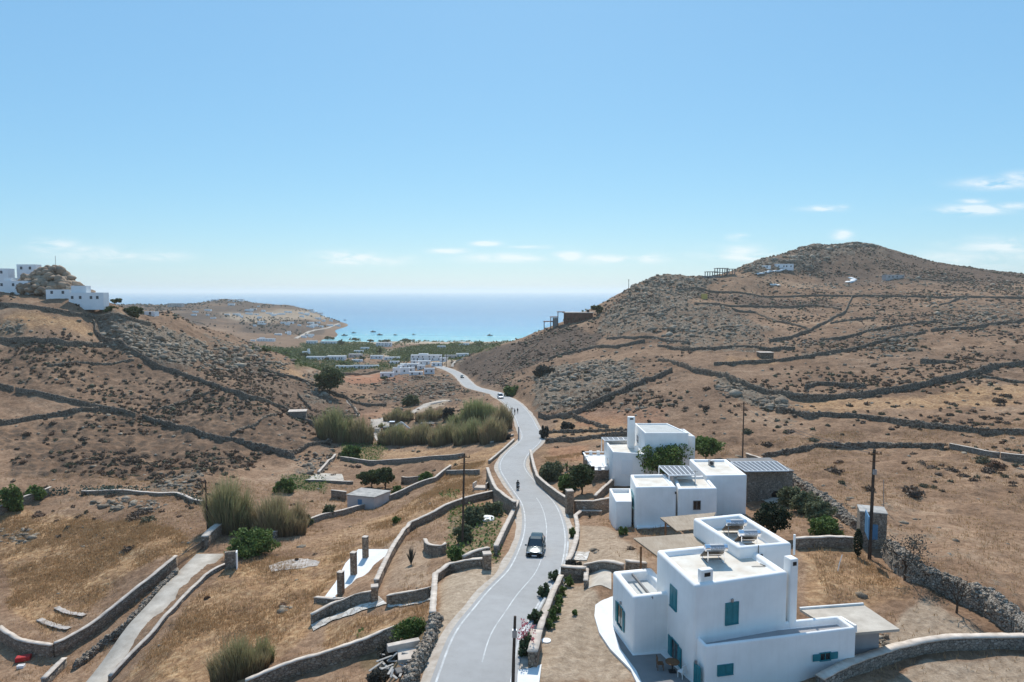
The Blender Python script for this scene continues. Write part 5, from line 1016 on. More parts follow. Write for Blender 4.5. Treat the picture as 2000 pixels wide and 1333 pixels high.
# ---------------------------------------------------------------- vegetation
def leafmesh(name, Cn, size, mat, up=.0, elong=1.0, org=None):
    n = len(Cn); r = RNG.normal(size=(n,3)); r[:,2] += up; r /= np.linalg.norm(r, axis=1)[:,None]; a = np.cross(r, RNG.normal(size=(n,3))); a /= np.linalg.norm(a, axis=1)[:,None]; b = np.cross(r, a)
    s = (size*RNG.uniform(.6,1.3,n))[:,None]; V = np.stack([Cn-a*s*elong*.5-b*s*.5*.6, Cn+a*s*elong*.1-b*s*.5, Cn+a*s*elong*.6, Cn+b*s*.5], 1).reshape(-1,3)
    return mesh_np(name, V, np.arange(4*n).reshape(n,4), MAT[mat])
def crown_pts(n, rx, ry, rz_, clumps, base=0.0, tight=.33):
    """leaf centres in clumps filling an uneven ellipsoid whose bottom is at z=base"""
    d = RNG.normal(size=(clumps,3)); d /= np.linalg.norm(d, axis=1)[:,None]; rr = RNG.uniform(.25,.86,clumps)[:,None]; c = d*rr; c[:,2] = np.where(c[:,2] < -.6, -c[:,2]*.5, c[:,2])
    k = RNG.integers(0, clumps, n); cs = RNG.uniform(.16,tight,clumps)[k][:,None]; v = RNG.normal(size=(n,3)); v /= np.linalg.norm(v, axis=1)[:,None]; p = c[k] + v*cs*RNG.uniform(.5,1.05,n)[:,None]
    return p*np.array([rx,ry,rz_]) + np.array([0,0,base+rz_])
def tree(label, px, py, wp, hp, mat='leafd', name='tree', cat='tree', trunk=.15, group=None, n=None, ls=None, clumps=None, kind='crown', tight=.33, dpt=.8, Yo=None):
    g = G(px, py) if Yo is None else (atY(px, py, Yo)[0], Yo, hz(atY(px, py, Yo)[0], Yo)); s = g[1]/F; w = wp*s; h = hp*s; t = trunk*h; n = n or int(min(6000, max(200, wp*hp*1.8))); ls = ls or max(.16, .0030*g[1])
    r = empty(name, (g[0], g[1]+w*.3, g[2]), label, cat, group)
    p = crown_pts(n, w/2, w/2*dpt, (h-t)/2*(1 if cat == 'tree' else 1.25), clumps or int(12+n/70), t*.8 if cat == 'tree' else -h*.28, tight); link('crown' if cat == 'tree' else 'foliage', leafmesh('crown', p, ls, mat, .3), r)
    m = MB(); rad = max(.06, h*.022); cz_ = t+(h-t)*.35
    m.tube([(0,0,-.3),(rad,0,t*.6),(0,rad,cz_)], [rad*1.5,rad,rad*.6], 7)
    for k in range(4 if cat == 'tree' else 3): a = 2*pi*k/4+RNG.uniform(0,1); m.tube([(0,0,t*.5),(cos(a)*w*.16,sin(a)*w*.16,cz_*.9),(cos(a)*w*.3,sin(a)*w*.3,t+(h-t)*.6)], [rad*.7,rad*.45,rad*.2], 5)
    m.build('trunk' if cat == 'tree' else 'stem', MAT['twig'], r); return r
TR_ = [
 ('big dark tree standing at the foot of the left hill',638,772,66,54,'leafd','tree','tree'),
 ('dark dense low tree beside the flat roofed hut, left one',722,958,62,40,'leafd','tree','tree'),('taller dark rounded tree behind the flat roofed hut',750,958,44,48,'leafd','tree','tree'),
 ('small green bush right of the hut trees',775,966,26,18,'leafg','shrub','shrub'),
 ('wide dark green bush at the top of the concrete driveway',482,1092,116,56,'leafg','shrub','shrub'),
 ('green bush beside the tall reeds in the valley fields',552,966,48,34,'leafg','shrub','shrub'),
 ('narrow dark shrub below the flat roofed hut',640,1012,26,32,'leafo','shrub','shrub'),('small grey-green shrub against the long field wall',600,1027,24,26,'leafo','shrub','shrub'),
 ('small round green bush on the slope above the curved wall',772,1024,24,16,'leafg','shrub','shrub'),('round green bush by the long field wall, right of the hut',830,943,34,22,'leafg','shrub','shrub'),
 ('bright green bush at the foot of the left reed clump',684,898,44,30,'leafg','shrub','shrub'),
 ('grey-green bush in the overgrown plot, nearest the retaining wall',962,1010,44,34,'leafo','shrub','shrub'),('green bush behind the round white well cover',925,1028,50,40,'leafo','shrub','shrub'),
 ('bush around the foot of the left utility pole',905,1062,46,36,'leafo','shrub','shrub'),('low bright green bush, lowest in the overgrown plot',888,1100,46,34,'leafg','shrub','shrub'),
 ('dark green bush at the roadside near the bottom of the photo',800,1262,78,56,'leafg','shrub','shrub'),('dusty grey bush left of the roadside rubble',762,1300,70,46,'leafgrey','shrub','shrub'),('grey bush at the bottom edge by the rubble',740,1345,60,40,'leafgrey','shrub','shrub'),
 ('large dark green tree in front of the back house',1302,927,124,104,'leafg','tree','tree'),('round green tree right of the back house',1385,903,84,48,'leafg','tree','tree'),('bright green bush left of the small dark panels',1272,925,42,30,'leafg','shrub','shrub'),
 ('dark garden tree below the terrace of the back house',1138,968,60,64,'leafd','tree','tree'),('leafy bush on the garden wall by the road, left of the terrace',1082,942,64,40,'leafo','shrub','shrub'),('green bush in the walled garden beside the road',1110,964,50,40,'leafg','shrub','shrub'),
 ('wide dark conifer between the middle house and the garden wall',1517,1060,80,76,'leafcy','tree','tree'),
 ('grey-green bush nearest the annex in the row along the stone wall',1553,990,62,42,'leafo','shrub','shrub'),('grey-green bush second from the annex in the row',1582,1007,66,46,'leafo','shrub','shrub'),('grey-green bush in the middle of the row along the stone wall',1610,1028,72,50,'leafo','shrub','shrub'),('darker bush at the garden wall end of the row',1622,1054,74,44,'leafg','shrub','shrub'),
 ('small green bush against the middle house foundation',1217,1046,26,16,'leafg','shrub','shrub'),
 ('dark ball-shaped bush on the left ridge, left one',210,611,32,16,'leafd','shrub','shrub'),('dark wide bush on the left ridge, right one',253,617,44,20,'leafd','shrub','shrub'),
 ('clipped hedge-like bush before the hilltop houses',109,578,26,12,'leafd','shrub','shrub'),('tree at the right foot of the hilltop house',222,594,26,11,'leafd','tree','tree'),
 ('bright green bush at the left edge of the photo, left one',14,1004,44,62,'leafg','shrub','shrub'),('bright green bush near the left edge, right one',60,980,44,32,'leafg','shrub','shrub'),
 ('bright green bush where the road leaves the bend',1000,775,40,24,'leafg','shrub','shrub'),('grey bush behind the reeds near the road',876,822,26,32,'leafgrey','shrub','shrub'),('round green bush alone in the dark valley slope',800,795,38,26,'leafo','shrub','shrub'),
 ('dry brown bush on the slope above the road bend',1062,735,46,22,'leafgrey','shrub','shrub'),('dark bush by the terraced field, left of the back house',1062,858,22,28,'leafgrey','shrub','shrub'),('dark bush in the terraced field, middle one',1108,840,30,20,'leafgrey','shrub','shrub'),
 ('grey thorny bush between the reeds and the road wall',975,862,50,26,'leafgrey','shrub','shrub'),
 ('dark boulder-like tree beside the ridge building',1168,616,24,22,'leafd','tree','tree'),
 ('small dark bush beside the road kerb at the bend',1118,1052,13,26,'leafg','shrub','shrub'),
 ('small green weed in the middle of the dusty yard',1124,1203,12,14,'leafg','shrub','shrub'),
 ('low brown bush at the foot of the stone wall by the yard',1118,1112,40,16,'leafgrey','shrub','shrub'),
]
for l, px, py, w, h, mt, nm, ct in TR_: tree(l, px, py, w, h, mt, nm, ct, trunk=.15 if ct == 'tree' else .04, Yo=106 if l.startswith('large dark green tree in front') else None)
# six round bushes and oleanders of the planter
for k, (px, py, w, h) in enumerate([(1112,1148,26,24),(1098,1166,24,22),(1092,1183,24,22),(1088,1200,24,24),(1080,1215,28,26),(1073,1231,24,22)]):
    tree(['small round bush farthest up the planter row','second small round bush down the planter row','third small round bush down the planter row','fourth small round bush down the planter row','fifth small round bush down the planter row','last small round bush, at the near end of the planter row'][k], px, py, w, h, 'leafg', 'shrub', 'shrub', .05, 'round bushes along the planter wall', ls=.13, n=700)
for k, (px, py, w, h) in enumerate([(1084,1140,30,32),(1064,1172,34,40),(1047,1222,36,38),(1030,1290,46,64)]):
    r = tree(['oleander bush nearest the stone wall between road and yard','second oleander bush from the stone wall, overhanging the road kerb','third oleander bush from the stone wall','oleander bush with pink blossom beside the utility pole at the bottom'][k], px, py, w, h, 'olean', 'oleander', 'shrub', .1, 'oleanders at the road edge', ls=.2, n=900)
    if k == 3: g = r.location; w_ = 46*g[1]/F; p = crown_pts(150, w_/2, w_/2*.8, 1.2, 14, .4); link('blossom', leafmesh('blossom', p+[0,0,.2], .14, 'pink', .3), r)
# far trees on the valley floor
for l, px, py, w, h, mt in [('dark tree clump at the left end of the beach',692,668,26,8,'leafd'),('dark tree clump second from the left behind the beach',722,669,18,6,'leafd'),('long dark tree clump in the middle of the beach',752,670,36,6,'leafd'),('dense dark tree clump right of the middle of the beach',795,670,36,9,'leafd'),
  ('round dark tree by the sand track behind the beach',741,694,13,14,'leafd'),('tree before the white houses at the inner bay',663,676,18,13,'leafd'),('dark shoreline tree clump at the far left of the bay',640,666,26,9,'leafd'),
  ('green tree clump near the right end of the beach',890,680,50,11,'leafg'),('tall green tree at the right end of the beach',935,678,26,13,'leafg'),('bush before the white pointed house',591,698,30,9,'leafd'),('small round tree in front of the long valley house',637,706,10,7,'leafd'),
  ('dark tree left of the sand-coloured village house',706,705,16,9,'leafd'),('dark bushes below the first village house',750,743,22,8,'leafd'),('dark tree on the crest of the left slope above the green fields',515,692,24,14,'leafd'),('green tree clump in the fields at left',650,702,26,7,'leafg'),
  ('green tree clump before the white wall-like building',665,714,34,7,'leafg'),('bright green tree clump in the left fields',555,694,30,12,'leafg')]:
    tree(l, px, py, w, h, mt, 'tree', 'tree', .1, 'trees on the valley floor', n=260, ls=.011*F/F*G(px,py)[1]*.16, clumps=22)
# cypress, bare trees
def cypress(label, px, py, wp, hp):
    g = G(px, py); s = g[1]/F; w = wp*s; h = hp*s; r = empty('cypress', g, label, 'tree'); n = 900; t = RNG.uniform(0,1,n)**.8; a = RNG.uniform(0,2*pi,n); rr = w/2*np.sin(np.pi*np.clip(t*.92+.06,0,1))**.6*RNG.uniform(.6,1.05,n)
    link('crown', leafmesh('crown', np.stack([rr*np.cos(a), rr*np.sin(a), .15+t*h],1), .16, 'leafcy', .8), r); MB().tube([(0,0,-.3),(0,0,h*.6)],[.1,.05],7).build('trunk', MAT['twig'], r)
cypress('small dark upright cypress next to the tall utility pole', 1675, 1088, 17, 54)
def bare(label, px, py, wp, hp, nb_=60, leaf=0, mat='twig', trunk=.25, lm='leafgrey', name='bare_tree', cat='tree'):
    g = G(px, py); s = g[1]/F; w = wp*s; h = hp*s; r = empty(name, g, label, cat); m = MB(); m.tube([(0,0,-.3),(.05,0,h*trunk)],[.10,.08],6); tips = []
    def grow(p, d, L, rad, k):
        q2 = p + d*L; m.tube([p, (p+q2)/2+RNG.normal(size=3)*L*.05, q2], [rad, rad*.8, rad*.6], 4)
        if k == 0: tips.append(q2); return
        for _ in range(3): e_ = d + RNG.normal(size=3)*.45; e_[2] = max(e_[2], .05); e_ /= np.linalg.norm(e_); grow(q2, e_, L*.72, rad*.62, k-1)
    for k in range(4):
        a = 2*pi*k/4+RNG.uniform(0,1); d = np.array([cos(a)*w/h*.8, sin(a)*w/h*.8, 1.]); d /= np.linalg.norm(d); grow(np.array([.05,0,h*trunk]), d, h*.25, .06, 3)
    m.build('trunk', MAT[mat], r)
    if leaf: tp = np.array(tips); k = RNG.integers(0,len(tp),leaf); link('crown' if cat == 'tree' else 'foliage', leafmesh('crown', tp[k]+RNG.normal(size=(leaf,3))*.28, .14, lm, .3), r)
    return r
bare('sparse leafless-looking tree casting a shadow near the tall utility pole', 1766, 1134, 66, 100, leaf=700)
bare('thin bare sapling with purple-grey twigs in front of the massive stone wall', 1868, 1198, 46, 80, leaf=60)
bare('big dry leafless bush in the upper right fields', 1886, 714, 44, 32, trunk=.02, leaf=150, name='bare_bush', cat='shrub'); bare('bare bush between the walls high on the right hill', 1633, 611, 28, 16, trunk=.02, leaf=80, name='bare_bush', cat='shrub')
# agave-like plant, palm, cactus rows
def spiky(name, label, cat, px, py, wp, hp, n, mat, curve=.3, wd=.12, trunk=0):
    g = G(px, py); s = g[1]/F; w = wp*s/2; h = hp*s; V = []; Q = []
    for i in range(n):
        a = RNG.uniform(0,2*pi); e_ = RNG.uniform(.15,1); L = RNG.uniform(.7,1.1); c_, s_2 = cos(a), sin(a); k = len(V)
        for t, ww in ((0,1),(.5,.9),(1,.1)):
            rr = w*e_*L*t; z = trunk*h + (h-trunk*h)*(L*t*(1-.35*e_) - curve*e_*t*t); V += [(c_*rr-s_2*wd*ww/2, s_2*rr+c_*wd*ww/2, z), (c_*rr+s_2*wd*ww/2, s_2*rr-c_*wd*ww/2, z)]
        Q += [(k,k+1,k+3,k+2),(k+2,k+3,k+5,k+4)]
    r = empty(name, g, label, cat); link('leaves', mesh_np('leaves', V, np.array(Q), MAT[mat]), r)
    if trunk: MB().tube([(0,0,-.2),(0,0,h*trunk)],[.18,.15],7).build('trunk', MAT['twig'], r)
    return r
spiky('spiky_plant', 'dark spiky upright plant on the bare slope left of the curved wall', 'plant', 803, 1103, 26, 42, 60, 'leafgrey', .0, .12); spiky('palm', 'small young palm in the garden left of the back house terrace', 'palm', 1107, 920, 26, 22, 40, 'leafg', .6, .22, .35)
spiky('spiky_plant', 'dark spiky plant in the bare garden by the pale stone step', 'plant', 1152, 1012, 22, 12, 40, 'leafgrey', .1, .1)
def cactus(label, pts, n, h):
    P = resample([G(*q_)[:2] for q_ in pts], .25); Cs = []
    for _ in range(n): p = P[RNG.integers(0,len(P))]+RNG.normal(size=2)*.45; Cs.append((p[0],p[1],hz(p[0],p[1])+RNG.uniform(0,1)**1.3*h))
    Cs = np.array(Cs); o = Cs.mean(0); o[2] = Cs[:,2].min()-.2; props(link('prickly_pear', leafmesh('prickly_pear', Cs-o, .38, 'cactus', .0), loc=o), kind='stuff')
cactus('row of prickly pear cactus on the wall in the left foreground', [(160,960),(215,962),(285,962),(300,962)], 420, 1.2); cactus('short prickly pear clump at the end of the coping wall at left', [(100,968),(135,962)], 140, 1.3); cactus('prickly pear clump beside the reeds and the rock heap', [(350,968),(375,975),(395,985)], 170, 1.2)
# reeds
def reeds(label, px, py, wp, hp, n, g0=.5, dp=.75, bw=.032, name='reed_clump', hue=0):
    n = int(n*1.5); g = G(px, py); s = g[1]/F; w = wp*s; h = hp*s*.92; a = RNG.uniform(0,2*pi,n); rr = np.sqrt(RNG.uniform(0,1,n)); n = n; x = rr*np.cos(a)*w/2; y = rr*np.sin(a)*w/2*dp + w/2*dp
    lum = 1-.45*rr**2; hh = h*lum*RNG.uniform(.5,1.08,n)*(1+.45*vnoise(x/ (w*.16)+9, y/(w*.16)+4, 5)*2); la = RNG.uniform(0,2*pi,n); ln = RNG.uniform(.02,.30,n); dx = np.cos(la)*ln+x/w*.25; dy = np.sin(la)*ln
    zb = hzv(g[0]+x, g[1]+y)-g[2]-.1; th = RNG.uniform(0,pi,n); bx = np.cos(th)*bw*g[1]/110; by = np.sin(th)*bw*g[1]/110; V = np.zeros((n,6,3)); C4 = np.zeros((n,6,4)); C4[...,3] = 1; gg = np.clip(g0+.15+.35*RNG.normal(size=n)*.6+.5*vnoise(x/(w*.2), y/(w*.2)+3, 8),0,1)[:,None]
    lo = np.array([.17,.115,.07]); md = np.array([.32,.225,.13])*(1-gg)+np.array([.24,.225,.10])*gg; hi = np.array([.42,.31,.19])*(1-gg)+np.array([.30,.34,.15])*gg; jit = RNG.uniform(.75,1.25,n)[:,None]
    for k, (t, ww) in enumerate(((0,1),(.55,1.3),(1,.3))):
        cx = x+dx*hh*t*t; cy = y+dy*hh*t*t
        for q_, sg in enumerate((-1,1)): V[:,2*k+q_] = np.stack([cx+sg*bx*ww, cy+sg*by*ww, zb+hh*t],1); C4[:,2*k+q_,:3] = (lo if k == 0 else md if k == 1 else hi)*jit
    i = np.arange(n)[:,None]*6; Q = np.concatenate([i+np.array([0,1,3,2]), i+np.array([2,3,5,4])]); me = mesh_np(name, V.reshape(-1,3), Q, MAT['reed']); at = me.color_attributes.new('rc','FLOAT_COLOR','POINT'); at.data.foreach_set('color', C4.astype(np.float32).ravel())
    return props(link(name, me, loc=g), label, 'reeds')
reeds('tall olive reed clump behind the utility pole in the left foreground', 436, 1045, 84, 104, 4200, .4); reeds('brown reed clump to the right of the olive one in the left foreground', 530, 1050, 110, 78, 5000, .1)
reeds('reed clump at the foot of the left hill, greener one', 650, 866, 78, 62, 3000, .5); reeds('brown reed clump beside the greener one at the hill foot', 703, 868, 44, 50, 1800, .05)
for k, (px, w, h, g0) in enumerate([(775,84,40,.35),(825,88,40,.15),(875,86,42,.3),(925,84,46,.5),(962,52,50,.1)]):
    reeds(['leftmost length of the long reed hedge in the valley','second length of the long reed hedge, browner','middle length of the long reed hedge','fourth length of the long reed hedge, mixed green','last length of the reed hedge, nearest the road, reddish brown'][k], px, 871-k*1.2, w, h, 2600, g0)
reeds('broad green reed thicket beside the road behind the hedge', 930, 838, 110, 48, 4500, .75, .45); reeds('brown end of the reed thicket touching the road', 982, 842, 34, 50, 1500, .05)
reeds('brown reed patch behind the digger yard', 775, 826, 60, 26, 1400, .2); reeds('brown reed patch right of the digger yard', 838, 826, 60, 26, 1300, .1)
reeds('tall dry grass clump at the bottom edge left of centre', 455, 1335, 120, 78, 3500, .25, .6, .03, 'grass_clump'); reeds('greener tall grass clump beside the dry one at the bottom', 512, 1300, 40, 56, 700, .9, .6, .03, 'grass_clump')
reeds('yellow reed tuft on the lower left hill', 745, 838, 16, 12, 300, .5)
# ---------------------------------------------------------------- rocks
rk_, nt, bs = M_('rock_stone'); tcn = N(nt, 'ShaderNodeTexCoord'); gi = N(nt, 'ShaderNodeNewGeometry'); n1 = noise(nt, .9, 7, .65, tcn.outputs['Object']); n2 = noise(nt, 5, 5, .7, tcn.outputs['Object'])
r = ramp(nt, [(.25,(.12,.095,.07)),(.45,(.24,.19,.14)),(.6,(.36,.295,.22)),(.78,(.50,.43,.34))]); nt.links.new(mth(nt,'ADD',mth(nt,'MULTIPLY',gi.outputs['Random Per Island'],.25),mth(nt,'MULTIPLY',n1.outputs['Fac'],.8)), r.inputs[0]); nt.links.new(r.outputs[0], bs.inputs['Base Color']); bs.inputs['Roughness'].default_value = .95; bs.inputs['Specular IOR Level'].default_value = .1; bump(nt, bs, n2.outputs['Fac'], .9, .25); MAT['rock'] = rk_
MAT['rockb'] = simple('hill_rock', (.36,.27,.19), .95, .3, .25, .1, bmp=.8, c2=(.15,.10,.07))
def outcrop(label, px, py, rx, ry, n, size, mat='rock', name='rock_outcrop', cat='rocks'):
    g0 = G(px, py); P = []
    for _ in range(n):
        a = RNG.uniform(0,2*pi); r2 = RNG.uniform(0,1)**.75; g = G(px+rx*r2*cos(a), py+ry*r2*sin(a))
        if abs(g[1]-g0[1]) < g0[1]*.35+6: P.append(g)
    P = np.array(P); R = size*np.minimum(RNG.lognormal(-.75,.5,len(P)), 1.5); P[:,2] += R*.1; V, Fc = rockset(P, R); o = P.mean(0); o[2] = P[:,2].min()-.3; return (props(link('rock_cluster', mesh_np('rock_cluster', V-o, Fc, MAT[mat]), loc=o), kind='stuff') if label.split()[0] in ('scattered','loose','rubble','rocks','second','pale','broken','craggy','rocky','rock') or rx >= 30 or 'kerb' in label or 'tree' in label or 'two walls' in label or size < .35 else props(link(name, mesh_np(name, V-o, Fc, MAT[mat]), loc=o), label, cat))  # crags and outcrops as well as scattered stones, each a cluster of boulders
OC = [('grey rock outcrop above the road bend, left part of the pale crags',1092,742,46,26,130,1.5),('long grey crag in the middle right, above the climbing wall',1175,728,62,20,150,1.5),('broken rocks just above the climbing wall by the road',1108,786,46,14,80,1.2),('rocks between the crags and the sweeping wall',1225,745,38,16,80,1.2),
 ('grey outcrop left of the sweeping wall',1425,760,32,14,80,1.2),('rock heap where two walls meet in the middle right',1505,790,36,13,90,1.2),('craggy rocks behind the unfinished brick building',1240,605,60,26,170,1.9),('scattered grey rocks in the middle of the right slope',1335,642,66,26,150,1.7),
 ('craggy skyline rocks on the right ridge',1275,555,46,14,110,1.9),('rocky knolls on the skyline between ridge and concrete frame',1345,548,40,7,60,1.9),('rocks under the upper right field corner',1425,640,50,18,90,1.6),('rocky shoulder beside the glass-fronted hill house',1560,505,60,16,170,2.4),('rocks just right of the concrete frame',1470,528,32,8,70,1.9),
 ('summit rocks on the right hill',1672,480,34,4,110,3.2),('rocks at the left end of the hill top',1600,484,40,5,110,2.6),('rocks along the summit crest',1640,482,80,3,110,2.2),('pale rock strip near the right edge of the photo',1905,620,86,16,150,1.5),('pale rocks among the scrub of the right fields',1740,680,46,18,90,1.2),('rocks above the long straight wall',1600,560,70,8,90,1.8),('rocks below the hill top, right part',1790,545,80,14,90,1.9),
 ('pale rocky slope right of the golden field on the left hill',258,662,62,28,260,1.4),('second part of the pale rocky slope on the left hill',345,682,64,26,230,1.5),('rocks lower on the left hill slope',425,704,56,24,150,1.5),('pale rocks in the golden field at the left edge',24,640,30,12,70,1.1),('dark rocks on the crest of the left slope above the valley',490,685,58,22,140,1.7),
 ('rocks at the crest over the green fields',548,708,30,12,60,1.5),('rocks beside the big dark tree',626,765,30,16,70,1.2),('pale rocks above the prickly pear row',345,945,46,18,90,.8),('flat pale boulders heaped in the left foreground field',222,985,44,12,50,1.1),('heap of dark rubble at the right end of the pale boulders',290,990,24,12,90,.45),
 ('heap of grey stones at the left edge of the photo',28,1048,46,17,150,.55),('small heap of dark stones on the golden slope',553,1188,18,9,16,.45),('scattered pale stones in the left foreground field',200,1065,55,25,60,.22),('rubble at the end of the left hill wall',610,905,40,24,90,.9),
 ('pile of stones in the bare front garden',1162,1076,12,6,14,.3),('rubble and broken pots beside the villa terrace',1722,1253,16,16,50,.28),('loose stones along the top of the broken wall near the shed',1640,1005,60,30,130,.35),('rocks in the dark valley slope below the village',820,765,70,22,90,1.2),('rocks in the field behind the back house',1250,800,50,16,50,.8)]
for l, px, py, rx, ry, n, sz in OC: outcrop(l, px, py, rx, ry, int(n*.75), sz)
# hilltop rock
prof = [(38,543),(60,532),(75,524),(90,519),(104,515),(115,522),(127,532),(140,543),(155,553),(172,566),(190,578),(205,588)]
P = []; R = []
for _ in range(330):
    px = RNG.uniform(38,205); top = np.interp(px, [a for a,b in prof], [b for a,b in prof]); bot = np.interp(px,[38,120,205],[565,574,592]); py = bot+(top-bot)*RNG.uniform(0,1)**.8; dd = (py-bot)/(top-bot+1e-6); P.append(atY(px, py+4, 284+12*dd+RNG.uniform(-2,4))); R.append(RNG.uniform(.9,2.4))
V, Fc = rockset(np.array(P), np.array(R), 2, .8, .10); o = np.array(P).mean(0); o[2] = min(p[2] for p in P)-1; props(link('rock_outcrop', mesh_np('rock_outcrop', V-o, Fc, MAT['rockb'] if 'rockb' in MAT else MAT['rock']), loc=o), 'great brown rounded rock mass on the left hilltop between the white houses', 'rocks')
# ---------------------------------------------------------------- scrub: sampled over the ground where it grows
def sample(n, dens, ymin, ymax):
    w = dens*(GY >= ymin)*(GY <= ymax)*(np.abs(S)[None] < .82); area = GY*np.gradient(S)[None]*GY*np.gradient(T)[:,None]; w = (w*area).ravel(); c = np.cumsum(w); k = np.searchsorted(c, RNG.uniform(0, c[-1], n)); i, j = k//nc, k % nc
    i = np.clip(i+0,0,nr-2); t = T[i]+RNG.uniform(0,1,n)*(T[i+1]-T[i]); jj = np.clip(j,0,nc-2); s = S[jj]+RNG.uniform(0,1,n)*(S[jj+1]-S[jj]); return s*np.exp(t), np.exp(t), i, j
clr = np.clip(1-M_pale*1.2,0,1)*np.clip(1-M_green*1.2,0,1)*np.clip((D-6)/2,0,1)*(H0 > 9)*np.clip(1-M_terra,0,1)
# keep plants off houses and paved ground
def keepoff(m, pts, v=0):
    P = np.array([G(*q_)[:2] for q_ in pts]); x = GX; y = GY; r = np.zeros(GX.shape, bool)
    for k in range(len(P)):
        x0, y0 = P[k-1]; x1, y1 = P[k]; r ^= ((y0 > y) != (y1 > y)) & (x < (x1-x0)*(y-y0)/(y1-y0+1e-9)+x0)
    m[r] = v
for poly in ([(1050,1120),(1560,1060),(1700,1333),(1040,1340)],[(1170,1010),(1400,1010),(1560,985),(1550,920),(1340,880),(1130,890),(1170,990)],[(610,1225),(765,1180),(775,1070),(700,1065),(620,1170)],[(150,1340),(380,1080),(440,1080),(440,1115),(230,1340)]): keepoff(clr, poly)
dens = (.016 + .50*M_scrub**1.4 + .20*M_dark + .06*M_rock)*clr*(1-.8*M_gold)*np.clip(.35+fbm(GX,GY,30,3,120)*2.2,.05,1.6)
NS = 25000; bxs, bys, bi, bj = sample(NS, dens, 48, 770); bz_ = hzv(bxs, bys); bsz = RNG.lognormal(-.68,.38,NS)*(1+.25*np.clip((bys-250)/300,0,1)); app = bsz/bys
# a few that stand out in the photograph
XP = [(1628,922,1.5),(1783,967,1.9),(1945,912,1.5),(1920,903,1.4),(1800,905,.9),(1640,905,.9),(1950,785,1.9),(1968,775,1.2),(1855,812,1.1),(1900,803,1.0),(1722,810,.9),(1860,792,1.3),(1590,862,1.2),(1500,870,1.2),(1460,845,1.3),(1545,845,1.5),(75,1008,1.2),(272,1005,1.6),(262,1015,1.5),(290,1018,1.3),(1380,798,1.2),(1990,712,2.2),(1700,700,1.3),(1660,730,1.2),(1690,745,1.1),(155,905,1.2),(285,893,1.2),(330,912,1.3),(215,925,1.0)]
XP = [(*G(a,b), c) for a,b,c in XP]
bxs = np.r_[bxs,[q_[0] for q_ in XP]]; bys = np.r_[bys,[q_[1] for q_ in XP]]; bz_ = np.r_[bz_,[q_[2] for q_ in XP]]; bsz = np.r_[bsz,[q_[3] for q_ in XP]]; app = np.r_[app, np.full(len(XP), 9.)]
order = np.argsort(-app); first = order[:290]; rest = order[290:]
def bushmesh(mat, n=150):
    d = RNG.normal(size=(n,3)); d[:,2] = np.abs(d[:,2]); d /= np.linalg.norm(d,axis=1)[:,None]; lob = 1+.28*np.sin(d[:,:1]*5+RNG.uniform(0,6))*np.cos(d[:,1:2]*4); p = d*lob*np.array([1,.9,.72])*RNG.uniform(.72,1.04,(n,1)); me1 = leafmesh('b', p, .26, mat, .2)
    V1 = np.array([v.co[:] for v in me1.vertices]); F1 = np.arange(len(V1)).reshape(-1,4); V2 = I2_[0]*(1+RNG.normal(size=(len(I2_[0]),1))*.07)*np.array([.80,.72,.56]); bpy.data.meshes.remove(me1)
    return mesh_np('scrub_bush', np.r_[V1,V2], [F1, I2_[1]+len(V1)], MAT[mat])
BV = [bushmesh('scrub'), bushmesh('scrub'), bushmesh('scrubr'), bushmesh('scrubg'), bushmesh('scrub')]
proto = [link('scrub_bush', m) for m in BV]; used = [False]*len(BV)
for k in first:
    v = int(RNG.integers(0, len(BV))); o = proto[v] if not used[v] else proto[v].copy()
    if used[v]: COL.objects.link(o)
    used[v] = True; o.location = (bxs[k], bys[k], bz_[k]-.08); s = bsz[k]*RNG.uniform(.85,1.1); o.scale = (s, s*RNG.uniform(.8,1.1), s*RNG.uniform(.65,1.0)); o.rotation_euler = (0,0,RNG.uniform(0,6.28))
    left = bxs[k] < 0; props(o, 'low rounded brown scrub bush on the dry slopes left of the road' if left else 'low rounded brown scrub bush on the dry fields right of the road', 'bush', 'scrub bushes left of the road' if left else 'scrub bushes right of the road')
for part, mat in enumerate(('scrub','scrubr','scrubg')):
    ids = rest[part::4] if part else np.r_[rest[0::4], rest[3::4]]
    V, Fc = rockset(np.stack([bxs[ids],bys[ids],bz_[ids]+bsz[ids]*.15],1), bsz[ids], 1, .7, .14); props(link('scrub', mesh_np('scrub', V, Fc, MAT[mat], True)), kind='stuff')
# leafy outline for the nearer scrub
for mat, sl in (('scrub', slice(0,None,2)), ('scrubr', slice(1,None,4)), ('scrubg', slice(3,None,4))):
    ids = rest[bys[rest] < 290][sl]; kq = 16; c = np.repeat(np.stack([bxs[ids],bys[ids],bz_[ids]+bsz[ids]*.1],1), kq, 0); sz_ = np.repeat(bsz[ids], kq)[:,None]; d = RNG.normal(size=(len(c),3)); d[:,2] = np.abs(d[:,2]); d /= np.linalg.norm(d,axis=1)[:,None]
    props(link('scrub_twigs', leafmesh('scrub_twigs', c+d*sz_*np.array([1,1,.75])*RNG.uniform(.8,1.15,(len(c),1)), .36, mat, .3)), kind='stuff')
# loose stones
sd = (.02+.5*M_rock+.05*M_scrub)*clr; sx_, sy_, i_, j_ = sample(9000, sd, 45, 600); ss = .15*np.minimum(RNG.lognormal(0,.5,9000), 2.2)*(1+sy_/130); V, Fc = rockset(np.stack([sx_,sy_,hzv(sx_,sy_)],1), ss, 1, .6, .2); props(link('stones', mesh_np('stones', V, Fc, MAT['rock'])), kind='stuff')
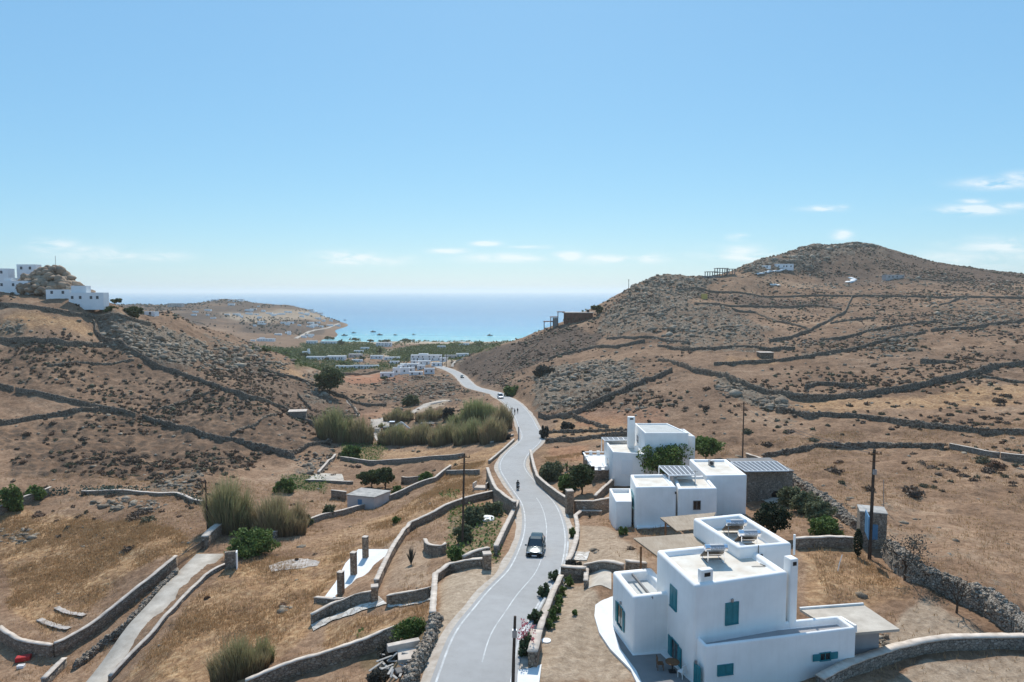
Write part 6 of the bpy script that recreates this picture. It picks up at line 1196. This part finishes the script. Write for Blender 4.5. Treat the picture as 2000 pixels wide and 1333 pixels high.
# dry grass
gd = (.10+.9*M_gold)*clr*np.clip(.5+fbm(GX,GY,6,3,140)*1.8,.05,1.5); NG = 42000; x, y, i_, j_ = sample(NG, gd, 44, 150); z = hzv(x,y); B = 4; x = np.repeat(x,B)+RNG.normal(size=NG*B)*.16; y = np.repeat(y,B)+RNG.normal(size=NG*B)*.16; z = np.repeat(z,B)-.03; n = len(x)
h = RNG.lognormal(-1.25,.35,n); a = RNG.uniform(0,2*pi,n); w = .022*(.6+y/90); ln = RNG.uniform(0,.5,n)*h; a2 = RNG.uniform(0,2*pi,n); V = np.stack([np.stack([x-np.cos(a)*w,y-np.sin(a)*w,z],1),np.stack([x+np.cos(a)*w,y+np.sin(a)*w,z],1),np.stack([x+np.cos(a2)*ln,y+np.sin(a2)*ln,z+h],1)],1).reshape(-1,3)
props(link('dry_grass', mesh_np('dry_grass', V, np.arange(3*n).reshape(n,3), MAT['dgrass'])), kind='stuff')
# vines and field plants on the valley floor
x, y, i_, j_ = sample(26000, M_green*(H0 > 1.5), 300, 1000); z = hzv(x,y)+RNG.uniform(.1,1.5,len(x)); V = leafmesh('vines', np.stack([x,y,z],1), 1.5, 'vine', .4); props(link('field_plants', V), kind='stuff')
x, y, i_, j_ = sample(2500, M_green*clr.clip(0,1)*0+M_green*(GY < 200), 60, 200); props(link('green_weeds', leafmesh('green_weeds', np.stack([x,y,hzv(x,y)+RNG.uniform(0,.5,len(x))],1), .35, 'leafg', .4)), kind='stuff')
# ---------------------------------------------------------------- poles
def pole(label, px, py, top, r=.15, arms=True, name='utility_pole', mat='pole', lean=0, tpx=None, box=False):
    g = G(px, py); zt = atY(tpx or px, top, g[1])[2]-g[2]; dx = atY(tpx or px, top, g[1])[0]-g[0]; o = empty(name, g, label, 'pole'); m = MB(); m.tube([(0,0,-.5),(dx*.5,0,zt*.5),(dx,0,zt)],[r,r*.85,r*.7],10); m.build('shaft', MAT[mat], o)
    if arms:
        m = MB(); m.bar((dx-.7,-.12,zt-.45),(dx+.7,-.12,zt-.45),.10); m.bar((dx-.5,-.12,zt-1.2),(dx+.5,-.12,zt-1.2),.08) if zt > 7 else None; m.build('crossarm', MAT['wood'], o)
        for s in (-.6,-.2,.2,.6): m = MB(); m.tube([(dx+s,-.12,zt-.4),(dx+s,-.12,zt-.33),(dx+s,-.12,zt-.2)],[.03,.06,.03],7); m.build('insulator', MAT['dmetal'], o)
    if box: m = MB(); m.box((dx*.8,-.25,zt*.8),(.3,.25,.5)); m.build('meter_box', MAT['metal'], o)
    return o
pole('tallest wooden utility pole standing by the stone shed at right', 1698, 1092, 878, .19, tpx=1708, box=True); pole('dark utility pole behind the middle house roofs', 1450, 905, 785, .14, tpx=1453); pole('utility pole in the overgrown plot left of the road', 903, 1066, 886, .15, tpx=907)
pole('utility pole in front of the olive reeds at left', 406, 1042, 938, .15, tpx=401); pole('dark leaning pole close to the camera at the bottom of the road', 1001, 1352, 1204, .13, False, tpx=1006, box=True); pole('short dark pole beside the two walkers on the road', 1000, 836, 796, .14, tpx=1000)
pole('thin mast with a cross arm on the right skyline', 1228, 572, 546, .22, tpx=1228); pole('thin grey metal post with a wire beside the stone shed', 1726, 1000, 938, .06, False, 'metal_post', 'metal'); pole('thin mast on top of the hilltop rock at left', 108, 540, 500, .12, False, 'mast', 'metal')
pole('dark pole at the village entrance, left one of two', 864, 716, 689, .22, False); pole('dark pole at the village entrance, right one of two', 872, 717, 691, .22, False); pole('thin white stick leaning in the brown garden behind the villa', 1634, 1119, 1084, .05, False, 'white_stick', 'white', tpx=1645)
pole('low concrete post at the inner side of the road bend', 1013, 858, 834, .25, False, 'concrete_post', 'greyc')
# ---------------------------------------------------------------- boats
for l, px, py, w in [('small dark boat moored nearest the headland',673,656,12),('dark boat moored second from the headland',691,651,9),('dark motor boat farthest out in the bay, left of centre',729,649,11),('dark boat moored below the farthest motor boat',742,655,12),('small dark boat in the middle of the bay',772,655,8),('small dark boat right of the middle of the bay',808,654,7),('lone dark boat at the right side of the bay',957,656,11),('tiny dark boat off the tip of the headland',674,626,6)]:
    g = atZ(px, py, .0); s = g[1]/F; L = w*s; o = empty('boat', g, l, 'boat', None, RNG.uniform(-.4,.4)); W2 = L*.16
    m = MB(); hl = [(-.5,.7,.0),(-.3,1,.0),(.1,1,.02),(.38,.6,.08),(.5,.03,.16)]; m.v = [(a*L,sg*b*W2,z) for a,b,c in hl for sg,z in ((-1,L*.11+c*L*.3),(-.6,-.3),(.6,-.3),(1,L*.11+c*L*.3))]; m.f = [(i*4+j,(i+1)*4+j,(i+1)*4+j+1,i*4+j+1) for i in range(4) for j in range(3)]+[(i*4+3,(i+1)*4+3,(i+1)*4,i*4) for i in range(4)]+[(0,1,2,3)]; m.build('hull', MAT['dmetal'], o)
    m = MB(); m.box((-.08*L,0,L*.17),(L*.35,W2*1.3,L*.13)); m.box((-.12*L,0,L*.25),(L*.22,W2*1.1,L*.05)); m.build('cabin', MAT['rawc'], o, bevel=.05); m = MB(); m.tube([(0,0,L*.1),(0,0,L*.5)],.06,5); m.build('mast', MAT['dmetal'], o)
# ---------------------------------------------------------------- vehicles
def near_road(px, py):
    g = np.array(atZ(px, py, 40.0)); best = None
    for i in range(len(ROAD)):
        for o in (-2.2,-1.7,-1.1,-.55,0,.55,1.1,1.7,2.2):
            p = np.array([ROAD[i,0]+RN[i,0]*o, ROAD[i,1]+RN[i,1]*o, ROAD[i,2]+.03]); dz = p[2]-CZ; cy = p[1]*cos(PITCH)-dz*sin(PITCH); cu = p[1]*sin(PITCH)+dz*cos(PITCH); e_ = (1000+F*p[0]/cy-px)**2+(666.5-F*cu/cy-py)**2
            if best is None or e_ < best[0]: best = (e_, p, math.atan2(tan[i,1], tan[i,0]))
    return best[1], best[2]
MAT['carpaint'] = simple('dark_car_paint', (.030,.045,.05), .18, .05, 1, .7, .5); MAT['vanw'] = simple('van_white', (.7,.71,.72), .3, .03, 1, .5); MAT['lamp'] = simple('headlamp_glass', (.65,.67,.7), .1, .05, 2, .8); MAT['cglass'] = simple('car_glass', (.02,.035,.04), .05, .1, 1, .9)
def loft(rings, close=True):
    m = MB(); n = len(rings[0]); m.v = [p for r in rings for p in r]; m.f = [(i*n+j,i*n+(j+1) % n,(i+1)*n+(j+1) % n,(i+1)*n+j) for i in range(len(rings)-1) for j in range(n)]+[tuple(range(n))[::-1], tuple((len(rings)-1)*n+j for j in range(n))]; return m
def car(label, px, py, paint, L=4.6, W_=1.88, H_=1.68, name='suv', cat='car', flip=True, van=False):
    p, an = near_road(px, py); r = empty(name, p, label, cat, None, an+(pi if flip else 0)); w = W_/2; f = L/2      # +x is forward
    st = [(f,.80,.42,.70),(f-.12,.93,.30,.86),(f-.9,1,.26,1.00),(f-1.35,1,.26,1.06),(-.2,1,.26,1.08),(-f+.5,1,.26,1.10),(-f+.08,.96,.32,1.05),(-f,.88,.45,.95)]
    ring = lambda x, k, z0, z1: [(x,-w*k*.92,z0),(x,-w*k,z0+.25),(x,-w*k,z1-.16),(x,-w*k*.86,z1),(x,w*k*.86,z1),(x,w*k,z1-.16),(x,w*k,z0+.25),(x,w*k*.92,z0)]
    body = loft([ring(*s) for s in st]); bd = body.build('body', MAT[paint], r, bevel=.04, smooth=True)
    ct = [(f-1.32,.86,.84,1.03,1.05),(f-2.0,.84,.70,1.03,H_-.06),(f-2.6,.84,.70,1.03,H_),(-f+1.0,.84,.70,1.03,H_-.02),(-f+.45,.84,.66,1.03,H_-.10),(-f+.12,.84,.80,1.03,1.10)]
    rg = lambda x, k0, k1, z0, z1: [(x,-w*k0*1.04,z0),(x,-w*k1,z1-.04),(x,-w*k1*.85,z1),(x,w*k1*.85,z1),(x,w*k1,z1-.04),(x,w*k0*1.04,z0)]
    loft([rg(*s) for s in ct]).build('cabin', MAT['cglass'], r, bevel=.02)
    rf = loft([[(x,-w*k1*.98,z1-.03),(x,-w*k1*.84,z1+.015),(x,w*k1*.84,z1+.015),(x,w*k1*.98,z1-.03)] for x,k0,k1,z0,z1 in ct[1:5]]); rf.build('roof', MAT[paint], r)
    m = MB()
    for s in (-1,1): m.bar((f-1.32,s*w*.86,1.05),(f-2.0,s*w*.71,H_-.05),.07); m.bar((-.2,s*w*.88,1.05),(-.3,s*w*.71,H_-.04),.07)
    m.build('pillars', MAT[paint], r)
    for s in (-1,1):
        for x in (f-.85,-f+.9):
            m = MB(); m.tube([(x,s*(w-.22),.34),(x,s*(w+.01),.34)],.34,18); t = m.build('wheel', MAT['rubber'], r); m = MB(); m.tube([(x,s*(w-.02),.34),(x,s*(w+.03),.34)],.21,12); m.build('rim', MAT['metal'], t)
        m = MB(); m.box((f-.17,s*w*.70,.76),(.22,.34,.15)); m.build('headlight', MAT['lamp'], r, bevel=.03); m = MB(); m.box((f-1.45,s*(w+.10),1.10),(.12,.22,.16)); m.build('mirror', MAT[paint], r, bevel=.03)
        m = MB(); m.box((-f+.05,s*w*.8,.85),(.1,.22,.3)); m.build('tail_light', MAT['red'], r)
    m = MB(); m.box((f-.02,0,.66),(.06,.85,.18)); m.build('grille', MAT['blackp'], r); m = MB(); m.box((f+.0,0,.40),(.08,1.3,.16)); m.build('bumper_intake', MAT['blackp'], r); m = MB(); m.box((f+.045,0,.52),(.02,.52,.11)); m.build('number_plate', MAT['paintw'], r)
    return r
car('dark metallic car driving towards the camera on the near road', 1047, 1079, 'carpaint'); car('white van on the far bend of the road', 977, 778, 'vanw', 4.8, 1.95, 2.0, 'van', 'van'); car('tiny dark car on the last stretch of road before the village', 903, 738, 'carpaint', 4.2, 1.75, 1.5, 'car', 'car')
def figure(name, J, E_, R, mat, parent=None, loc=(0,0,0), rz=0):
    me = bpy.data.meshes.new(name); me.from_pydata(J, E_, []); me.materials.append(MAT[mat]); o = link(name, me, parent, loc); o.rotation_euler = (0,0,rz); s = o.modifiers.new('skin','SKIN'); me.skin_vertices.new() if not me.skin_vertices else None
    for v, r_ in zip(me.skin_vertices[0].data, R): v.radius = (r_, r_)
    me.skin_vertices[0].data[0].use_root = True; u = o.modifiers.new('sub','SUBSURF'); u.levels = 1; u.render_levels = 2; s.use_smooth_shade = True; return o
MAT['cloth_d'] = simple('dark_cloth', (.02,.02,.022), .9, .2, 6, .1); MAT['cloth_g'] = simple('grey_cloth', (.12,.12,.13), .9, .2, 6, .1); MAT['skin'] = simple('skin', (.42,.25,.17), .6, .1, 6, .3); MAT['cloth_w'] = simple('pale_cloth', (.5,.5,.5), .9, .2, 6, .1)
def person(label, loc, rz, pose, top, helmet=False):
    if pose == 'ride': J = [(0,0,.82),(.05,0,1.05),(.16,0,1.28),(.2,0,1.42),(.28,0,1.60),(.16,.2,1.34),(.36,.3,1.15),(.58,.30,1.06),(.16,-.2,1.34),(.36,-.3,1.15),(.58,-.30,1.06),(.05,.13,.78),(.42,.24,.68),(.25,.22,.28),(.42,.22,.22),(.05,-.13,.78),(.42,-.24,.68),(.25,-.22,.28),(.42,-.22,.22)]
    else: J = [(0,0,.95),(0,0,1.15),(0,0,1.36),(0,0,1.48),(.02,0,1.64),(0,.19,1.40),(-.05,.24,1.12),(.1,.25,.88),(0,-.19,1.40),(.06,-.24,1.12),(.2,-.25,.90),(0,.09,.9),(.12,.1,.5),(.05,.1,.08),(.18,.1,.04),(0,-.09,.9),(-.08,-.1,.5),(-.22,-.1,.12),(-.1,-.1,.04)]
    E_ = [(0,1),(1,2),(2,3),(3,4),(2,5),(5,6),(6,7),(2,8),(8,9),(9,10),(0,11),(11,12),(12,13),(13,14),(0,15),(15,16),(16,17),(17,18)]; R = [.15,.14,.16,.065,.105,.075,.05,.035,.075,.05,.035,.10,.075,.05,.045,.10,.075,.05,.045]
    r = empty('person', loc, label, 'person', None, rz); figure('body', J, E_, R, top, r)
    if helmet: m = MB(); V, Fc = I2_; m.v = [tuple(v*[.15,.14,.15]+np.array([.28,0,1.63])) for v in V]; m.f = [tuple(f) for f in Fc]; m.build('helmet', MAT['blackp'], r, smooth=True); m = MB(); m.box((.41,0,1.62),(.04,.18,.09)); m.build('visor', MAT['cglass'], r, bevel=.02)
    else: m = MB(); V, Fc = I1_; m.v = [tuple(v*[.105,.10,.11]+np.array([-.01,0,1.70])) for v in V]; m.f = [tuple(f) for f in Fc]; m.build('hair', MAT['blackp'], r, smooth=True)
    return r
p, an = near_road(1011, 957); rz = an+pi; mo = empty('motorcycle', p, 'black motor scooter ridden towards the camera on the empty road', 'motorcycle', None, rz)
def wheel(x): m = MB(); k=[(x+.27*cos(a),0,.30+.27*sin(a)) for a in np.linspace(0,2*pi,17)]; m.tube(k,.06,6); t = m.build('wheel', MAT['rubber'], mo); m = MB(); m.tube([(x,-.06,.3),(x,.06,.3)],.12,10); m.build('hub', MAT['metal'], t)
wheel(.70); wheel(-.62)
m = MB(); m.tube([(-.85,0,.72),(-.3,0,.74),(.0,0,.66),(.2,0,.50),(.35,0,.48)],[.10,.17,.17,.16,.12],8); m.tube([(-.6,0,.35),(-.2,0,.42),(.3,0,.40)],[.12,.18,.14],8); m.build('body', MAT['carpaint'], mo, smooth=True); m = MB(); m.tube([(.70,0,.3),(.55,0,.85),(.48,0,1.0)],[.06,.05,.04],6); m.tube([(.52,0,.6),(.60,0,.85)],[.2,.16],10); m.build('front_fork', MAT['dmetal'], mo)
m = MB(); m.tube([(.5,-.36,1.06),(.54,0,1.0),(.5,.36,1.06)],[.025,.03,.025],6); m.build('handlebar', MAT['dmetal'], mo); m = MB(); m.tube([(.68,0,.86),(.74,0,.86)],[.09,.08],10); m.build('headlight', MAT['lamp'], mo); m = MB(); m.quad((.60,-.2,1.0),(.60,.2,1.0),(.48,.16,1.32),(.48,-.16,1.32)); m.box((.56,0,1.12),(.02,.34,.3)); m.build('windscreen', MAT['cglass'], mo)
person('rider in dark clothes and black helmet on the motor scooter', p, rz, 'ride', 'cloth_d', True)
for px, py, l, c in ((1005,809,'walker in grey clothes on the road, left one of the two','cloth_g'),(1010,808,'walker in dark clothes on the road, right one of the two','cloth_d')): p, an = near_road(px, py); person(l, p, an+pi, 'walk', c)
# digger yard
g = G(763,846); dg = empty('excavator', g, 'black excavator with a pale boom parked on the yard among the reeds', 'excavator'); s = g[1]/F
for y in (-1.1,1.1): m = MB(); m.box((0,y,.45),(4.0,.6,.9)); m.build('track', MAT['rubber'], dg, bevel=.25)
m = MB(); m.box((-.6,0,1.5),(3.6,2.6,1.2)); m.build('engine_body', MAT['dmetal'], dg, bevel=.15); m = MB(); m.box((.4,.6,2.6),(1.6,1.3,1.8)); m.build('cab', MAT['cglass'], dg, bevel=.1); m = MB(); m.box((.4,.6,3.55),(1.7,1.4,.12)); m.build('cab_roof', MAT['paintw'], dg)
m = MB(); m.bar((1.0,-.5,1.9),(3.6,-.5,3.6),.45,.6); m.bar((3.6,-.5,3.6),(6.0,-.5,1.6),.35,.45); m.build('boom', MAT['paintw'], dg); m = MB(); m.box((6.1,-.5,1.1),(.8,1.0,.9),.2); m.build('bucket', MAT['dmetal'], dg, bevel=.1)
g = G(742,846); sk = empty('cement_pallet', g, 'stack of pale blocks on the yard beside the excavator', 'blocks');
for k in range(4): m = MB(); m.box((-3+k*2.0,.3*k,.8),(1.6,1.3,1.0+.4*(k % 2))); m.build('block', MAT['concrete' if k % 2 else 'brick'], sk, bevel=.05)
g = G(835,833); tr_ = empty('flat_trailer', g, 'dark flat trailer with a long drawbar among the reeds', 'trailer'); m = MB(); m.box((0,0,1.0),(4.5,2,.25)); m.build('bed', MAT['dmetal'], tr_); m = MB(); m.bar((2.2,0,.95),(6.0,0,.8),.2); m.build('drawbar', MAT['dmetal'], tr_)
for x in (-.8,.8): m = MB(); m.tube([(x,-1.1,.5),(x,-.8,.5)],.5,12); m.tube([(x,1.1,.5),(x,.8,.5)],.5,12); m.build('wheel', MAT['rubber'], tr_)
# odds and ends
g = G(46,1290); r = empty('red_crate', g, 'red plastic crate lying on the ground at the bottom left corner', 'crate', None, .35); m = MB(); m.box((0,0,.25),(1.5,.8,.5)); m.build('shell', MAT['red'], r, bevel=.05); m = MB(); m.box((0,0,.51),(1.35,.65,.03)); m.build('lid', MAT['pinkp'] if 'pinkp' in MAT else MAT['red'], r)
g = G(41,1305); r = empty('white_box', g, 'small white box lying below the red crate', 'box', None, .2); m = MB(); m.box((0,0,.18),(.75,.5,.36)); m.build('carton', MAT['white'], r, bevel=.03); m = MB(); m.box((0,0,.37),(.7,.12,.02)); m.build('tape', MAT['coping'], r)
def sheet(label, pts, w):
    C_ = resample([G(*q_)[:2] for q_ in pts], .25); t = np.gradient(C_,axis=0); t /= np.linalg.norm(t,axis=1)[:,None]; nn = np.stack([t[:,1],-t[:,0]],1); V = []
    for j,a in enumerate(np.linspace(-.5,.5,6)): V.append(np.c_[C_+nn*a*w*(1+.2*RNG.normal(size=(len(C_),1))*.5), hzv(C_[:,0],C_[:,1])+.12+.10*RNG.uniform(0,1,len(C_))])
    V = np.stack(V,1); k = len(C_); i = (np.arange(k-1)[:,None]*6+np.arange(5)[None]).ravel(); o = V.reshape(-1,3).mean(0); me = mesh_np('plastic_sheet', V.reshape(-1,3)-o, np.stack([i,i+1,i+7,i+6],1), MAT['ash']); ob = link('plastic_sheet', me, loc=o); md = ob.modifiers.new('t','SOLIDIFY'); md.thickness = .03; props(ob, label, 'sheet')
sheet('crumpled pale sheet on the ground, upper of two beside the driveway wall', [(110,1188),(130,1198),(166,1204)], .7); sheet('crumpled pale sheet on the ground, lower of two beside the driveway wall', [(76,1212),(100,1222),(135,1230)], .8)
g = G(788,1302); r = empty('scrap_heap', g, 'heap of broken planks and white sheets beside the roadside rubble wall', 'scrap', None, .3); m = MB(); m.box((.2,1.3,.9),(2.4,.5,.5),.1); m.box((.5,.3,.6),(1.7,1.5,.25),-.1); m.build('slabs', MAT['coping'], r, bevel=.04); m = MB()
for _ in range(22): a = RNG.uniform(-1.5,1.2,2); b_ = a+RNG.normal(size=2)*.8; m.bar((a[0],a[1],RNG.uniform(.2,.7)),(b_[0],b_[1],RNG.uniform(.2,.9)),.16,.05)
m.build('planks', MAT['hutroof'], r); m = MB(); m.box((.3,-1.0,.25),(2.2,.8,.4),.15); m.build('dark_tarp', MAT['dmetal'], r, bevel=.1)
# garden table and chairs in the shade of the villa
g = atZ(1313,1312,ZP); r = empty('garden_table', g, 'round garden table in the shade by the villa door', 'table'); m = MB(); m.tube([(0,0,.70),(0,0,.74)],.5,18); m.build('table_top', MAT['wood'], r); m = MB(); m.tube([(0,0,0),(0,0,.7)],.05,8); m.box((0,0,.02),(.5,.5,.04)); m.build('leg', MAT['dmetal'], r)
for k, (dx, dy, a, l) in enumerate(((-.8,.3,0,'wooden garden chair left of the round table by the villa'),(.5,-.75,2.2,'pale garden chair in front of the round table by the villa'))):
    c = empty('garden_chair', (g[0]+dx,g[1]+dy,ZP), l, 'chair', None, a); mt = MAT['wood' if k == 0 else 'slabw']; m = MB(); m.box((0,0,.45),(.45,.45,.05)); m.build('seat', mt, c); m = MB(); m.box((-.22,0,.72),(.04,.45,.5)); m.build('backrest', mt, c)
    for x in (-.2,.2):
        for y in (-.2,.2): m = MB(); m.box((x,y,.21),(.04,.04,.43)); m.build('leg', mt, c)

# headland and far-slope bushes too many to count
x, y, i_, j_ = sample(5200, (H0 > 5)*(GY > 1050)*np.clip(.3+fbm(GX,GY,90,3,160)*2,0,1), 1050, 2000); props(link('far_bushes', leafmesh('far_bushes', np.stack([x,y,hzv(x,y)+.8],1), 4.2, 'leafgrey', .6)), kind='stuff')
x, y, i_, j_ = sample(2600, (H0 > 1.2)*np.clip(M_pale*0+1-M_terra,0,1)*np.clip(fbm(GX,GY,60,3,170)*3,0,1)*(GX > -330)*(GX < 60), 480, 1010); props(link('far_shrubs', leafmesh('far_shrubs', np.stack([x,y,hzv(x,y)+RNG.uniform(.2,1.8,len(x))],1), 2.2, 'leafo', .5)), kind='stuff')
# a sagging wire pair between the two utility poles at the right
A0 = np.array(atY(1708, 884, G(1698,1092)[1])); B0 = np.array(atY(1453, 790, G(1450,905)[1])); m = MB()
for dx in (-.6,.6): m.tube([A0*(1-u)+B0*u+np.array([dx,0,-2.2*u*(1-u)*2]) for u in np.linspace(0,1,14)], .022, 4)
props(m.build('power_line', MAT['dmetal']), 'pair of thin dark wires sagging between the two utility poles at right', 'wire')
